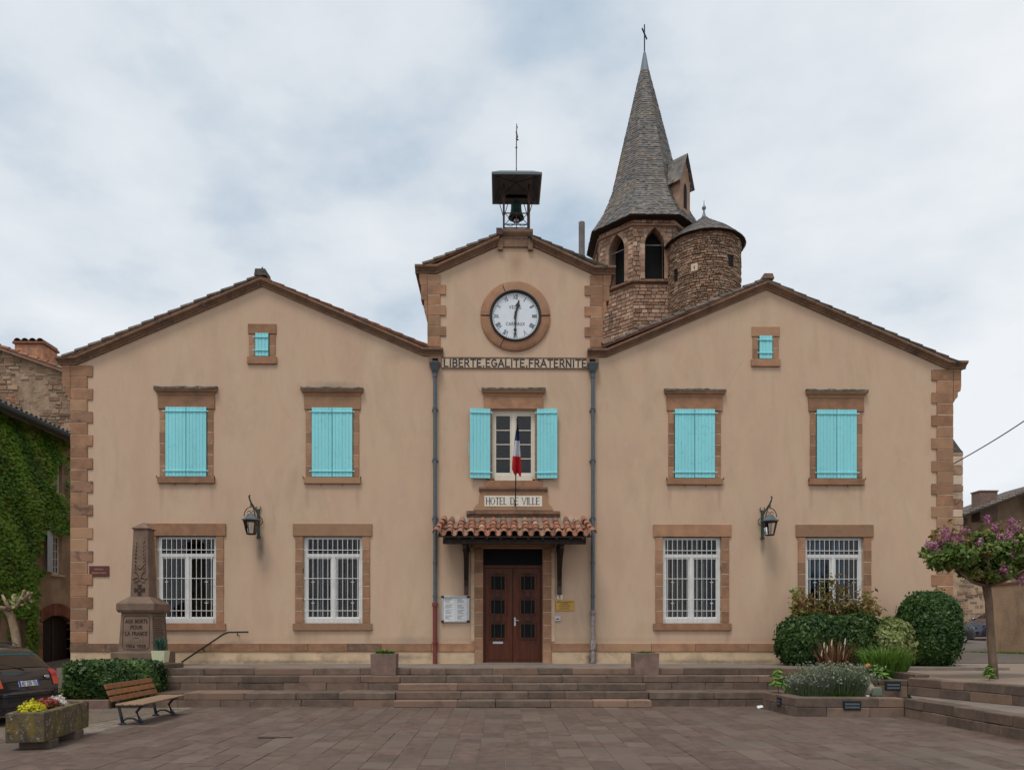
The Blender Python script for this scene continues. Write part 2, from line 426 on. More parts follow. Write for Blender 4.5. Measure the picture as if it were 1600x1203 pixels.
M['lead'] = paint('lead_flashing', (0.16, 0.20, 0.22), rough=0.5, metal=0.3, var=0.15)
M['shutter'] = surface('turquoise_paint', (0.255, 0.680, 0.730), scale=5, var=0.07, piece=0.05, rough=0.55, bump=0.05, bscale=60, streak=0.12, spec=0.35,
                        stain=(0.33, 0.66, 0.68), stain_amt=0.35, stain_scale=2.2, spots=(0.12, 0.36, 0.40), spots_amt=0.25, spots_scale=7)
M['white'] = paint('white_paint', (0.74, 0.74, 0.72), rough=0.5, var=0.05)
M['cream'] = paint('cream_paint', (0.68, 0.62, 0.52), rough=0.55, var=0.06)
M['grille'] = paint('white_iron', (0.70, 0.68, 0.66), rough=0.55, var=0.10, scale=25)
M['iron'] = paint('dark_iron', (0.030, 0.028, 0.028), rough=0.55, metal=0.4, var=0.3, scale=20)
M['rusty'] = paint('rusty_iron', (0.085, 0.050, 0.042), rough=0.75, metal=0.2, var=0.35, scale=25)
M['green_iron'] = paint('green_iron', (0.035, 0.075, 0.055), rough=0.55, metal=0.2, var=0.35, scale=25)
M['bronze'] = paint('bronze_patina', (0.022, 0.050, 0.042), rough=0.5, metal=0.5, var=0.3, scale=10)
M['pipe'] = paint('slate_blue_pipe', (0.090, 0.115, 0.130), rough=0.5, metal=0.1, var=0.12)
M['red_pipe'] = paint('red_oxide_pipe', (0.180, 0.040, 0.035), rough=0.6, var=0.15)
M['old_pipe'] = paint('scuffed_cast_iron', (0.26, 0.22, 0.22), rough=0.7, var=0.5, scale=9)
M['darkwood'] = surface('dark_timber', (0.028, 0.018, 0.014), scale=9, var=0.4, rough=0.7, bump=0.3, bscale=50, streak=0.15)
M['door'] = surface('mahogany_door', (0.098, 0.028, 0.013), scale=14, var=0.3, rough=0.42, bump=0.12, bscale=60, streak=0.12, spec=0.22,
                    stain=(0.055, 0.020, 0.014), stain_amt=0.6, stain_scale=4)
M['black'] = paint('black_interior', (0.006, 0.006, 0.007), rough=0.7, spec=0.2)
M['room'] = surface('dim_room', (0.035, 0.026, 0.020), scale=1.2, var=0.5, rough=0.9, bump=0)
M['curtain'] = surface('brown_curtain', (0.17, 0.115, 0.070), scale=5, var=0.25, rough=0.9, bump=0)
M['curtain_pale'] = surface('tan_curtain', (0.36, 0.26, 0.16), scale=5, var=0.25, rough=0.9, bump=0)
M['crack'] = surface('crack_dust', (0.36, 0.25, 0.17), scale=5, var=0.2, rough=0.95, bump=0)
M['curtain_blue'] = surface('blue_curtain', (0.16, 0.34, 0.50), scale=5, var=0.25, rough=0.9, bump=0)
M['glass'] = glass('window_glass', (0.72, 0.75, 0.78), 0.0, refl=0.7)
M['lamp_glass'] = glass('lantern_glass', (0.93, 0.95, 0.95), 0.0)
M['car_glass'] = glass('car_glass', (0.16, 0.19, 0.20), 0.07)
M['dial'] = paint('clock_enamel', (0.70, 0.755, 0.80), rough=0.35, var=0.04)
M['ink'] = paint('black_lettering', (0.022, 0.020, 0.022), rough=0.6)
M['ink_soft'] = paint('faded_lettering', (0.075, 0.08, 0.085), rough=0.7, var=0.3, scale=20)
M['panel'] = surface('pale_panel', (0.58, 0.455, 0.34), scale=4, var=0.12, rough=0.85, bump=0.1)
M['plate_cream'] = paint('cream_plate', (0.72, 0.66, 0.56), rough=0.5)
M['gold'] = paint('yellow_plaque', (0.52, 0.30, 0.055), rough=0.45, var=0.1)
M['maroon'] = paint('maroon_plaque', (0.105, 0.030, 0.026), rough=0.5, var=0.15)
M['alu'] = paint('aluminium', (0.50, 0.51, 0.53), rough=0.35, metal=0.7)
M['paper'] = paint('paper_notices', (0.66, 0.70, 0.74), rough=0.6, var=0.06)
M['plastic'] = paint('black_plastic', (0.010, 0.011, 0.013), rough=0.4, var=0.1)
M['blue'] = paint('flag_blue', (0.020, 0.040, 0.180), rough=0.8)
M['flag_white'] = paint('flag_white', (0.68, 0.68, 0.76), rough=0.8)
M['red'] = paint('flag_red', (0.55, 0.018, 0.028), rough=0.8)
M['bench_wood'] = surface('varnished_slats', (0.235, 0.095, 0.038), scale=8, var=0.25, rough=0.5, bump=0.15, bscale=60, streak=1, piece=0.12, spec=0.4)
M['seat_wood'] = surface('worn_slats', (0.270, 0.175, 0.110), scale=8, var=0.2, rough=0.65, bump=0.15, bscale=60, piece=0.12)
M['bench_iron'] = paint('grey_cast_iron', (0.055, 0.062, 0.070), rough=0.5, metal=0.3, var=0.15)
M['planter'] = surface('planter_concrete', (0.205, 0.135, 0.110), scale=5, var=0.22, rough=0.92, bump=0.4, bscale=50, stain=(0.11, 0.085, 0.07), stain_amt=0.6, stain_scale=3)
M['flue'] = surface('grey_flue_cement', (0.165, 0.150, 0.140), scale=5, var=0.25, rough=0.9, bump=0.2, bscale=40)
M['pot'] = paint('cream_pot', (0.60, 0.60, 0.40), rough=0.5)
M['rock'] = surface('pale_rock', (0.42, 0.37, 0.30), scale=6, var=0.3, rough=0.95, bump=0.8, bscale=12, bdist=0.03, stain=(0.12, 0.08, 0.05), stain_amt=0.8, stain_scale=4)
M['glassy_block'] = paint('pale_glass_block', (0.22, 0.25, 0.21), rough=0.2, var=0.15)
M['car_black'] = paint('black_car_paint', (0.012, 0.013, 0.018), rough=0.25, spec=0.5, coat=1.0, var=0.05)
M['car_navy'] = paint('navy_car_paint', (0.014, 0.013, 0.035), rough=0.25, spec=0.5, coat=1.0, var=0.05)
M['rubber'] = paint('tyre_rubber', (0.012, 0.012, 0.012), rough=0.85)
M['rim'] = paint('wheel_rim', (0.30, 0.31, 0.32), rough=0.35, metal=0.8)
M['tail_red'] = paint('tail_light_red', (0.42, 0.012, 0.018), rough=0.15, coat=1.0)
M['tail_amber'] = paint('tail_light_amber', (0.55, 0.065, 0.02), rough=0.15, coat=1.0)
M['headlight'] = paint('headlight_lens', (0.60, 0.66, 0.70), rough=0.1, coat=1.0)
M['plate_white'] = paint('number_plate', (0.68, 0.70, 0.74), rough=0.4)
M['plate_blue'] = paint('plate_blue_band', (0.02, 0.06, 0.35), rough=0.4)
M['bark'] = surface('tree_bark', (0.170, 0.115, 0.080), scale=10, var=0.3, rough=0.95, bump=0.7, bscale=25, bdist=0.02, streak=0.4)
M['pale_bark'] = surface('pale_bark', (0.270, 0.190, 0.125), scale=10, var=0.3, rough=0.95, bump=0.7, bscale=25, bdist=0.02)
M['brick'] = surface('red_brick', (0.260, 0.105, 0.065), scale=5, var=0.25, piece=0.25, rough=0.9, bump=0.4, bscale=30)
M['orange_render'] = surface('orange_brick_patch', (0.34, 0.165, 0.095), scale=5, var=0.35, piece=0.3, rough=0.95, bump=0.6, bscale=20, stain=(0.17, 0.135, 0.11), stain_amt=0.95, stain_scale=2.2)
M['white_blue'] = paint('pale_blue_grey_paint', (0.42, 0.45, 0.49), rough=0.6)
M['litter'] = paint('white_litter', (0.7, 0.7, 0.7), rough=0.7)
M['ivy'] = foliage('ivy_leaves', [(0.036, 0.088, 0.013), (0.098, 0.205, 0.023), (0.175, 0.320, 0.034), (0.250, 0.400, 0.050)])
M['hedge'] = foliage('hedge_leaves', [(0.014, 0.034, 0.010), (0.030, 0.066, 0.015), (0.054, 0.104, 0.024), (0.095, 0.160, 0.040)], rough=0.4)
M['clip'] = foliage('clipped_laurel_leaves', [(0.011, 0.029, 0.009), (0.026, 0.063, 0.015), (0.046, 0.100, 0.022), (0.085, 0.150, 0.036)], rough=0.4)
M['varieg'] = foliage('variegated_leaves', [(0.060, 0.100, 0.025), (0.150, 0.200, 0.050), (0.270, 0.310, 0.110), (0.420, 0.430, 0.210)])
M['nandina'] = foliage('bamboo_leaves', [(0.050, 0.075, 0.020), (0.130, 0.125, 0.025), (0.200, 0.140, 0.030), (0.180, 0.060, 0.025)])
M['redgrass'] = foliage('red_leaves', [(0.055, 0.018, 0.012), (0.110, 0.038, 0.018), (0.170, 0.075, 0.030), (0.260, 0.180, 0.110)])
M['lavender'] = foliage('lavender_stems', [(0.080, 0.130, 0.050), (0.150, 0.205, 0.100), (0.220, 0.250, 0.170), (0.210, 0.165, 0.200)])
M['daylily'] = foliage('daylily_blades', [(0.060, 0.125, 0.018), (0.115, 0.220, 0.030), (0.175, 0.290, 0.045)])
M['bright'] = foliage('bright_leaves', [(0.070, 0.150, 0.022), (0.125, 0.240, 0.036), (0.190, 0.320, 0.060)])
M['myrtle'] = foliage('crape_myrtle_leaves', [(0.036, 0.078, 0.020), (0.078, 0.150, 0.030), (0.145, 0.210, 0.044), (0.240, 0.190, 0.060)])
M['pink'] = foliage('pink_blossom', [(0.270, 0.085, 0.150), (0.380, 0.140, 0.230), (0.490, 0.260, 0.340)])
M['yellow_fl'] = foliage('yellow_flowers', [(0.420, 0.360, 0.010), (0.600, 0.540, 0.020), (0.700, 0.640, 0.050)])
M['red_fl'] = foliage('bronze_red_begonia', [(0.120, 0.020, 0.018), (0.260, 0.040, 0.030), (0.380, 0.100, 0.060)])
M['white_fl'] = foliage('white_begonia', [(0.130, 0.030, 0.025), (0.500, 0.420, 0.380), (0.680, 0.620, 0.580)])
M['orange_fl'] = foliage('orange_flower', [(0.700, 0.200, 0.010), (0.800, 0.300, 0.020)])
M['bluegreen'] = foliage('blue_green_leaves', [(0.030, 0.075, 0.055), (0.060, 0.125, 0.090), (0.095, 0.170, 0.125)])

# ------------------------------------------------------------------ leaves
def leaf_mesh(name, P, Nn, size, rnd, aspect=1.6, spread=0.7, seed=1):
    """one folded leaf (two triangles each side of the midrib) per point, tilted around normal Nn"""
    g = np.random.default_rng(seed)
    n = len(P)
    Nn = Nn + g.normal(0, spread, (n, 3)); Nn /= np.linalg.norm(Nn, axis=1)[:, None] + 1e-9
    T = g.normal(0, 1, (n, 3)); T[:, 2] -= 0.4
    T -= (T * Nn).sum(1)[:, None] * Nn; T /= np.linalg.norm(T, axis=1)[:, None] + 1e-9
    B = np.cross(Nn, T)
    s = (np.asarray(size) * g.uniform(0.65, 1.35, n))[:, None]
    L = T * s * aspect * .5; W = B * s * .5
    V = np.stack([P - L, P + W - Nn * s * .10, P + L, P - W - Nn * s * .10], 1).reshape(-1, 3)
    i = np.arange(n) * 4
    F = np.stack([i, i+1, i+2, i, i+2, i+3], 1).reshape(-1, 3)
    return V, F, np.repeat(np.asarray(rnd), 2)
def np_mesh(name, V, F, rnd, extra=None):
    """triangles from arrays, plus an optional MB of quads (stems, cores)"""
    me = bpy.data.meshes.new(name)
    V = np.asarray(V, float); F = np.asarray(F, int); rnd = np.asarray(rnd, float)
    me.vertices.add(len(V)); me.vertices.foreach_set('co', V.ravel())
    me.loops.add(F.size); me.loops.foreach_set('vertex_index', F.ravel())
    me.polygons.add(len(F))
    me.polygons.foreach_set('loop_start', np.arange(len(F)) * 3)
    me.update(calc_edges=True)
    a = me.attributes.new('rnd', 'FLOAT', 'FACE'); a.data.foreach_set('value', rnd)
    me.validate()
    return me
def clump(rn, P, k=1.0, seed=3):
    """slow noise so that light and dark leaves gather in patches"""
    ph = np.random.default_rng(seed).uniform(0, 6, (6, 3)); w = np.random.default_rng(seed+1).uniform(1.5, 5, (6, 3)) * k
    v = sum(np.sin((P * w[i] + ph[i]).sum(1)) for i in range(6)) / 6
    return np.clip(0.5 * rn + 0.35 + 0.45 * v, 0, 1)
def blob_points(n, c, r, power=2.0, rough=0.08, thick=0.18, seed=1, zmin=None, stray=0.05):
    """points in the outer shell of a superellipsoid"""
    g = np.random.default_rng(seed)
    d = g.normal(0, 1, (n, 3)); d /= np.linalg.norm(d, axis=1)[:, None]
    k = (np.abs(d) ** power).sum(1) ** (-1.0 / power)
    ph = g.uniform(0, 6, (5, 3)); w = g.uniform(2, 6, (5, 3))
    bump = sum(np.sin((d * w[i] * 1.5 + ph[i]).sum(1)) for i in range(5)) / 5
    rad = k * (1 + rough * bump) * (1 - thick * g.random(n) ** 2)
    rad = rad * np.where(g.random(n) < stray, g.uniform(1.0, 1.13, n), 1.0)
    P = d * rad[:, None] * np.asarray(r) + np.asarray(c)
    Nn = d / np.asarray(r); Nn /= np.linalg.norm(Nn, axis=1)[:, None]
    if zmin is not None:
        keep = P[:, 2] > zmin; P, Nn = P[keep], Nn[keep]
    return P, Nn
def leafy(name, mat, parent, P, Nn, size, seed=1, aspect=1.6, spread=0.6, k=1.0):
    g = np.random.default_rng(seed + 50)
    rn = clump(g.random(len(P)), P, k, seed)
    V, F, r = leaf_mesh(name, P, Nn, size, rn, aspect, spread, seed)
    return link(name, np_mesh(name, V, F, r), mat, parent)
def core(name, mat, parent, c, r, power=2.0, f=0.84):
    """dark twiggy inside of a clipped shrub"""
    b = MB(); n1, n2 = 14, 9
    vs, fs = [], []
    for i in range(n2 + 1):
        th = PI * i / n2
        for j in range(n1):
            ph = 2 * PI * j / n1
            d = np.array([math.sin(th)*math.cos(ph), math.sin(th)*math.sin(ph), math.cos(th)])
            k = (np.abs(d) ** power).sum() ** (-1 / power)
            vs.append(tuple(d * k * np.asarray(r) * f + np.asarray(c)))
    for i in range(n2):
        for j in range(n1):
            fs.append((i*n1+j, i*n1+(j+1) % n1, (i+1)*n1+(j+1) % n1, (i+1)*n1+j))
    b.add(vs, fs, 0.0)
    return b.build(name, mat, parent, smooth=True)
def blades(n, c, rad, h, w, lean, seed, droop=0.3, col_lo=0.0):
    """upright grass-like blades: V, F, rnd arrays"""
    g = np.random.default_rng(seed)
    V, F, Rr = [], [], []
    for i in range(n):
        a = g.uniform(0, 2*PI); rr = rad * math.sqrt(g.random())
        b = np.array([c[0] + rr*math.cos(a), c[1] + rr*math.sin(a), c[2]])
        a2 = a + g.normal(0, .6)
        ln = lean * (0.3 + rr / max(rad, 1e-6)) * g.uniform(.5, 1.3)
        hh = h * g.uniform(.6, 1.1)
        d = np.array([math.cos(a2), math.sin(a2), 0.0]); sd = np.array([-d[1], d[0], 0]) if g.random() < .5 else np.array([1.0, 0, 0])
        p1 = b + d*ln*hh*.4 + np.array([0, 0, hh*.6]); p2 = b + d*ln*hh + np.array([0, 0, hh*(1-droop*ln)])
        k = len(V)
        V += [b - sd*w*.4, b + sd*w*.4, p1 - sd*w*.5, p1 + sd*w*.5, p2]
        F += [(k, k+1, k+3), (k, k+3, k+2), (k+2, k+3, k+4)]
        x = col_lo + (1-col_lo) * g.random(); Rr += [x*.6, x*.8, x]
    return np.array(V), np.array(F), np.array(Rr)

# ------------------------------------------------------------------ lettering
def arc(cx, cy, rx, ry, a0, a1, n=8):
    return [(cx + rx*math.cos(R(a0+(a1-a0)*i/n)), cy + ry*math.sin(R(a0+(a1-a0)*i/n))) for i in range(n+1)]
G = {
 'A': (.72, [[(0,0),(.36,1)],[(.36,1),(.72,0)],[(.13,.34),(.59,.34)]]),
 'B': (.6, [[(.05,0),(.05,1)],[(.05,1),(.32,1)]+arc(.32,.76,.22,.24,90,-90)+[(.05,.52)],[(.32,.52)]+arc(.32,.26,.26,.26,90,-90)+[(.05,0)]]),
 'C': (.66, [arc(.36,.5,.34,.5,45,315,12)]),
 'D': (.68, [[(.05,0),(.05,1)],[(.05,1),(.28,1)]+arc(.28,.5,.37,.5,90,-90,10)+[(.05,0)]]),
 'E': (.56, [[(.05,0),(.05,1)],[(.05,1),(.52,1)],[(.05,.52),(.42,.52)],[(.05,0),(.54,0)]]),
 'F': (.54, [[(.05,0),(.05,1)],[(.05,1),(.52,1)],[(.05,.52),(.42,.52)]]),
 'G': (.7, [arc(.36,.5,.34,.5,45,340,12)+[(.68,.45)],[(.42,.45),(.7,.45)]]),
 'H': (.68, [[(.06,0),(.06,1)],[(.62,0),(.62,1)],[(.06,.52),(.62,.52)]]),
 'I': (.2, [[(.1,0),(.1,1)]]),
 'L': (.54, [[(.05,0),(.05,1)],[(.05,0),(.52,0)]]),
 'M': (.84, [[(.06,0),(.06,1)],[(.06,1),(.42,.15)],[(.42,.15),(.78,1)],[(.78,1),(.78,0)]]),
 'N': (.7, [[(.06,0),(.06,1)],[(.06,1),(.64,0)],[(.64,0),(.64,1)]]),
 'O': (.74, [arc(.37,.5,.35,.5,0,360,16)]),
 'P': (.58, [[(.05,0),(.05,1)],[(.05,1),(.3,1)]+arc(.3,.73,.25,.27,90,-90)+[(.05,.46)]]),
 'R': (.62, [[(.05,0),(.05,1)],[(.05,1),(.3,1)]+arc(.3,.74,.24,.26,90,-90)+[(.05,.48)],[(.28,.48),(.6,0)]]),
 'S': (.56, [arc(.28,.75,.24,.25,30,250,8)+arc(.28,.26,.25,.26,80,-150,8)]),
 'T': (.62, [[(.31,0),(.31,1)],[(0,1),(.62,1)]]),
 'U': (.66, [[(.06,1),(.06,.35)]+arc(.33,.3,.27,.3,180,360,8)+[(.6,1)]]),
 'V': (.7, [[(0,1),(.35,0)],[(.35,0),(.7,1)]]),
 'X': (.66, [[(0,0),(.66,1)],[(0,1),(.66,0)]]),
 'Z': (.6, [[(0,1),(.6,1)],[(.6,1),(0,0)],[(0,0),(.6,0)]]),
 '.': (.2, [[(.1,0),(.1,.1)]]), '-': (.4, [[(.05,.5),(.35,.5)]]),
 '0': (.6, [arc(.3,.5,.27,.5,0,360,14)]), '1': (.34, [[(.2,0),(.2,1)],[(.2,1),(.02,.78)]]),
 '2': (.56, [arc(.28,.72,.25,.28,160,-30,8)+[(.03,0)],[(.03,0),(.54,0)]]),
 '4': (.6, [[(.44,0),(.44,1)],[(.44,1),(.02,.3)],[(.02,.3),(.6,.3)]]),
 '8': (.56, [arc(.28,.75,.22,.25,0,360,12),arc(.28,.26,.26,.26,0,360,12)]),
 '9': (.56, [arc(.28,.7,.25,.3,0,360,12),[(.53,.7),(.5,.3),(.25,0)]]),
 ' ': (.4, []),
}
def text_width(t, h, gap=.16): return sum(G[c][0] + gap for c in t) * h - gap * h
def lettering(b, t, u0, v0, h, w=.13, gap=.16, serif=0.0, depth=.006, sx=1.0, thin=None):
    """letters in the local xz plane of b.m, facing -y; every stroke a thin bar set a hair apart"""
    k = 0
    x = u0
    for ch in t:
        adv, strokes = G[ch]
        for st in strokes:
            for (a0, c0), (a1, c1) in zip(st[:-1], st[1:]):
                p = Vector((x + a0*h*sx, v0 + c0*h)); q = Vector((x + a1*h*sx, v0 + c1*h))
                d = q - p
                if d.length < 1e-6: continue
                ww = w
                if thin is not None and abs(d.x) > abs(d.y) * .2: ww = thin
                d.normalize(); nn = Vector((-d.y, d.x)) * ww * h * .5
                e_ = d * ww * h * (.45 if len(st) == 2 else .15)
                p, q = p - e_, q + e_
                dd = depth + k * 0.00025; k = (k + 1) % 9
                pts = [(p+nn), (q+nn), (q-nn), (p-nn)]
                b.add([(pp.x, -dd, pp.y) for pp in pts] + [(pp.x, 0, pp.y) for pp in pts],
                      [(0,1,2,3),(0,1,5,4),(1,2,6,5),(2,3,7,6),(3,0,4,7)])
            if serif and len(st) == 2 and abs(st[0][0] - st[1][0]) < .4:
                for (a0, c0) in st:
                    if c0 in (0, 1):
                        xx, zz = x + a0*h*sx, v0 + c0*h
                        dd = depth + k * 0.00025 + .0003; k = (k + 1) % 9
                        b.box(xx - serif*h, xx + serif*h, -dd, 0, zz - .025*h, zz + .025*h)
        x += (adv*sx + gap) * h
    return b

# ================================================================== SETTING
T = 0.825                                     # terrace level, five risers above the square
RIS = T / 5
def sheet(name, pts, mat, kind='structure'):
    b = MB(); b.add(pts, [tuple(range(len(pts)))])
    return tag(b.build(name, mat), kind=kind)
ground = sheet('ground', [(-900,-900,-.16),(900,-900,-.16),(900,900,-.16),(-900,900,-.16)], M['asphalt'])

# --- square: a bed of joint mortar that carries the slabs
PX0, PX1, PY0, PY1 = -8.6, 14.0, -14.6, -3.7
plaza = sheet('square', [(-30,-30,-.009),(14.0,-30,-.009),(14.0,-3.0,-.009),(-30,-3.0,-.009)], M['joint'])
cobbles = sheet('cobbled_strip', [(-22,-24,-.004),(-8.62,-24,-.004),(-8.62,-9.0,-.004),(-7.6,-4.6,-.004),(-9.0,-4.0,-.004),(-11.2,-4.0,-.004),(-22,-8,-.004)], M['cobble'])
slabs = []
x = PX0
SW = 0.375
while x < PX1:
    y = PY0 - rng.random() * .5
    while y < PY1 - .05:
        L = rng.choice((.5, .62, .75, .9))
        y2 = min(y + L, PY1)
        if not (x < -7.6 and y > -9.5 and x < -7.6 - 0.0):
            slabs.append((x, y, y2))
        y = y2
    x += SW
def slab_box(b, w, l, rnd=None):
    return b.cbox(0.003, w - .003, .006, l - .006, -.06, 0.0, .004, rnd)
cx_, cy_ = CAMX, -DIST
def seen(s):
    d = s[1] + .3 + DIST
    px = 800 + ((s[0] + .18 - CAMX) / d - math.tan(YAW)) * 1200
    py = 985 + EYE / d * 1200
    if px < -10 or px > 1610 or py > 1215: return -1
    if s[0] > 7.6 and s[1] > -10: return -1
    return 1 / d / d
slabs.sort(key=seen, reverse=True)
near = [s for s in slabs[:300]]
cache = {}
for (x, y, y2) in near:
    L = round(y2 - y, 3)
    if L < .05: continue
    if L not in cache:
        cache[L] = slab_box(MB(), SW, L).mesh('paving_slab')
    o = link('paving_slab', cache[L], M['paving'], plaza)
    o.location = (x, y, rng.uniform(-.004, .003))
    o.rotation_euler = (rng.uniform(-.004, .004), rng.uniform(-.006, .006), 0)
b = MB()
for (x, y, y2) in slabs[300:]:
    if y2 - y < .05: continue
    b.m = Matrix.Translation((x, y, rng.uniform(-.004, .003)))
    slab_box(b, SW, y2 - y, rng.random())
b.m = Matrix.Identity(4)
tag(b.build('far_paving_slabs', M['paving'], plaza), kind='stuff')
b = MB(); b.box(-.28, .28, -.03, .03, 0.0, .006)
o = b.build('drain_slot', M['iron'], plaza); o.location = atz(430, 1152, .004)

# --- blocks
def blocks(root, mat, p, q, z0, z1, depth, lens=(.45, .95), name='stone_block', gap=.005, inward=1, jit=.006, mats=None):
    """a course of cut stones from p to q (xy), thickness on the left of p->q when inward=1"""
    p, q = Vector((p[0], p[1], 0)), Vector((q[0], q[1], 0))
    d = q - p; L = d.length; d.normalize()
    ang = math.atan2(d.y, d.x)
    s = 0.0
    while s < L - 1e-3:
        l = rng.uniform(*lens)
        if L - s - l < lens[0] * .6: l = L - s
        b = MB()
        y0, y1 = (0, depth) if inward > 0 else (-depth, 0)
        b.cbox(gap*.5, l - gap*.5, y0, y1, 0, z1 - z0 - gap, .012, jit=.005)
        o = b.build(name, mat, root)
        n = Vector((-d.y, d.x, 0)) * rng.uniform(-jit, jit)
        o.location = p + d * s + n + Vector((0, 0, z0)) - root.location
        o.rotation_euler = (0, 0, ang)
        s += l

# --- entrance steps
YE = [-2.82, -3.30, -3.70, -4.07, -4.44]           # front edges of the levels T, T-1r ...
CXL, CXR = -2.86, 3.05                              # the middle flight
LXE, RXE = -8.75, 6.62                             # ends of the side tiers
steps = empty('entrance_steps', (0, -3.6, 0))
tag(steps, 'wide flight of worn brown stone steps below the town hall door', 'steps')
terr = MB(); terr.box(-11.6, 12.62, -2.5, 0.3, -.1, T - .012)
tag(terr.build('terrace', M['terrace']), kind='structure')
blocks(steps, M['step'], (LXE, YE[0]), (9.6, YE[0]), T - RIS, T, .40, (.8, 1.5))
for i in range(1, 5):
    blocks(steps, M['step'], (CXL, YE[i]), (CXR, YE[i]), T - RIS*(i+1), T - RIS*i, .56, (.7, 1.6))
for xa, xb in ((LXE, CXL - .005), (CXR + .005, RXE)):
    blocks(steps, M['step'], (xa, YE[1]), (xb, YE[1]), T - RIS*2, T - RIS, .55, (.8, 1.5))
    blocks(steps, M['step'], (xa, YE[1] + .004), (xb, YE[1] + .004), T - RIS*3 - .02, T - RIS*2, .50, (.5, 1.1))
    blocks(steps, M['step'], (xa, YE[3] - .12), (xb, YE[3] - .12), T - RIS*4, T - RIS*3, .85, (.8, 1.5))
    blocks(steps, M['step'], (xa, YE[3] - .116), (xb, YE[3] - .116), -.03, T - RIS*4, .80, (.6, 1.2))
b = MB()                                            # rubble fill under the treads
b.box(LXE + .05, RXE - .05, -2.80, -2.4, -.1, T - RIS - .02); b.box(LXE + .05, RXE - .05, -3.9, -2.79, -.1, T - 3*RIS - .03)
b.box(CXL + .05, CXR - .05, -3.28, -2.80, -.1, T - 2*RIS - .01)
o = b.build('core_masonry', M['step'], steps); o.location = -steps.location
# cheek wall on the left, stepping down, with the step lights let into it
cheek = empty('stair_cheek_wall', (-9.0, -3.2, 0))
tag(cheek, 'stepped stone cheek wall at the left end of the steps beside the hedge', 'wall')
for (ya, yb, zt) in ((-2.95, -1.9, .93), (-3.62, -2.96, .64), (-4.30, -3.63, .36)):
    blocks(cheek, M['step'], (-9.25, ya), (-8.72, ya), -.02, zt - .12, yb - ya, (.3, .6))
    b = MB(); b.cbox(-9.27, -8.66, ya - .02, yb - .005, zt - .115, zt, .012)
    o = b.build('coping_stone', M['step'], cheek); o.location = -cheek.location
def step_light(loc, w, h, label, rz=0.0):
    r = empty('step_light', loc, rz)
    MB().cbox(-w/2, w/2, -.03, .05, -h/2, h/2, .008).build('housing', M['plastic'], r)
    b = MB()
    for k in range(2):
        b.box(-w*.42, w*.42, -.036, -.028, -h*.30 + k*h*.34, -h*.10 + k*h*.34)
    b.build('lens', M['pipe'], r)
    return tag(r, label, 'light', 'black recessed step lights')
step_light((-8.86, -2.97, .73), .16, .19, 'black step light high on the cheek wall below the cream pot')
step_light((-8.98, -3.64, .41), .17, .21, 'black step light low on the cheek wall between hedge and steps')

# --- raised bed on the right: lower wall, upper seat wall
bed = empty('bed_retaining_wall', (8, -6, 0))
tag(bed, 'low brown stone wall round the front of the planted bed at right', 'wall')
A0, A1 = atz(1192, 1107), atz(1242, 1119)
A2 = atz(1413, 1120); A3 = Vector((A2.x + .28, -14.2, 0))
LZ = .385
for p, q in ((A0, A1), (A1, A2), (A2, A3)):
    blocks(bed, M['step'], p, q, -.03, .19, .34, (.5, .95))
    blocks(bed, M['step'], p, q, .19, LZ, .36, (.55, 1.0))
seatw = empty('seat_wall', (9, -6, LZ))
tag(seatw, 'upper stone wall holding back the gravel behind the planted bed', 'wall')
B0 = Vector((6.66, -4.10, 0)); B1 = atz(1418, 1084, LZ); B2 = atz(1600, 1102, LZ); B2 = B1 + (B2 - B1) * 1.8
UZ = .74
blocks(seatw, M['step'], (6.66, -4.30), (B1.x, B1.y), LZ - .2, .56, .34, (.5, 1.0))
blocks(seatw, M['step'], (6.66, -4.30), (B1.x, B1.y), .56, UZ - .05, .36, (.5, 1.0))
blocks(seatw, M['step'], B1, B2, LZ - .02, .56, .34, (.5, .95))
blocks(seatw, M['step'], B1, B2, .56, UZ, .36, (.5, 1.0))
blocks(seatw, M['step'], (B1.x + .34, B1.y + .3), (B1.x + .6, -2.82), .3, T - .03, .3, (.5, .9), inward=-1)
b = MB(); b.prismz([(A1.x + .3, A1.y + .3), (A2.x + .3, A2.y + .25), (B1.x + .1, B1.y + .2), (6.7, -4.1), (A0.x + .25, A0.y)], -.1, LZ - .07)
tag(b.build('planting_bed_soil', M['soil']), kind='structure')
b = MB(); b.prismz([(A2.x + .3, A2.y + .25), (A3.x + .3, A3.y), (B2.x + .1, B2.y), (B1.x + .1, B1.y + .1)], -.1, LZ - .02)
tag(b.build('seat_ledge', M['terrace']), kind='structure')
b = MB(); b.prismz([(6.5, -4.05), (B1.x + .1, B1.y + .2), (B1.x + .4, -2.9), (B1.x + .4, -2.4), (6.5, -2.4)], .0, T - .16)
tag(b.build('upper_bed_soil', M['soil']), kind='structure')
b = MB(); b.add([(B1.x + .2, B1.y + .1, UZ - .02), (B2.x + .2, B2.y, UZ - .02), (40, -16, UZ), (40, .8, UZ + .1), (12.5, .8, UZ + .05), (9.4, -2.7, UZ - .01)], [(0,1,2,3,4,5)])
tag(b.build('gravel_terrace', M['gravel']), kind='structure')
b = MB(); b.add([(12.3, .6, UZ + .06), (40, .6, UZ + .11), (46, 17, 1.33), (46, 40, 1.9), (12.3, 40, 1.9), (12.3, 17, 1.33)], [(0,1,2,5), (5,2,3,4)])
tag(b.build('street', M['asphalt']), kind='structure')
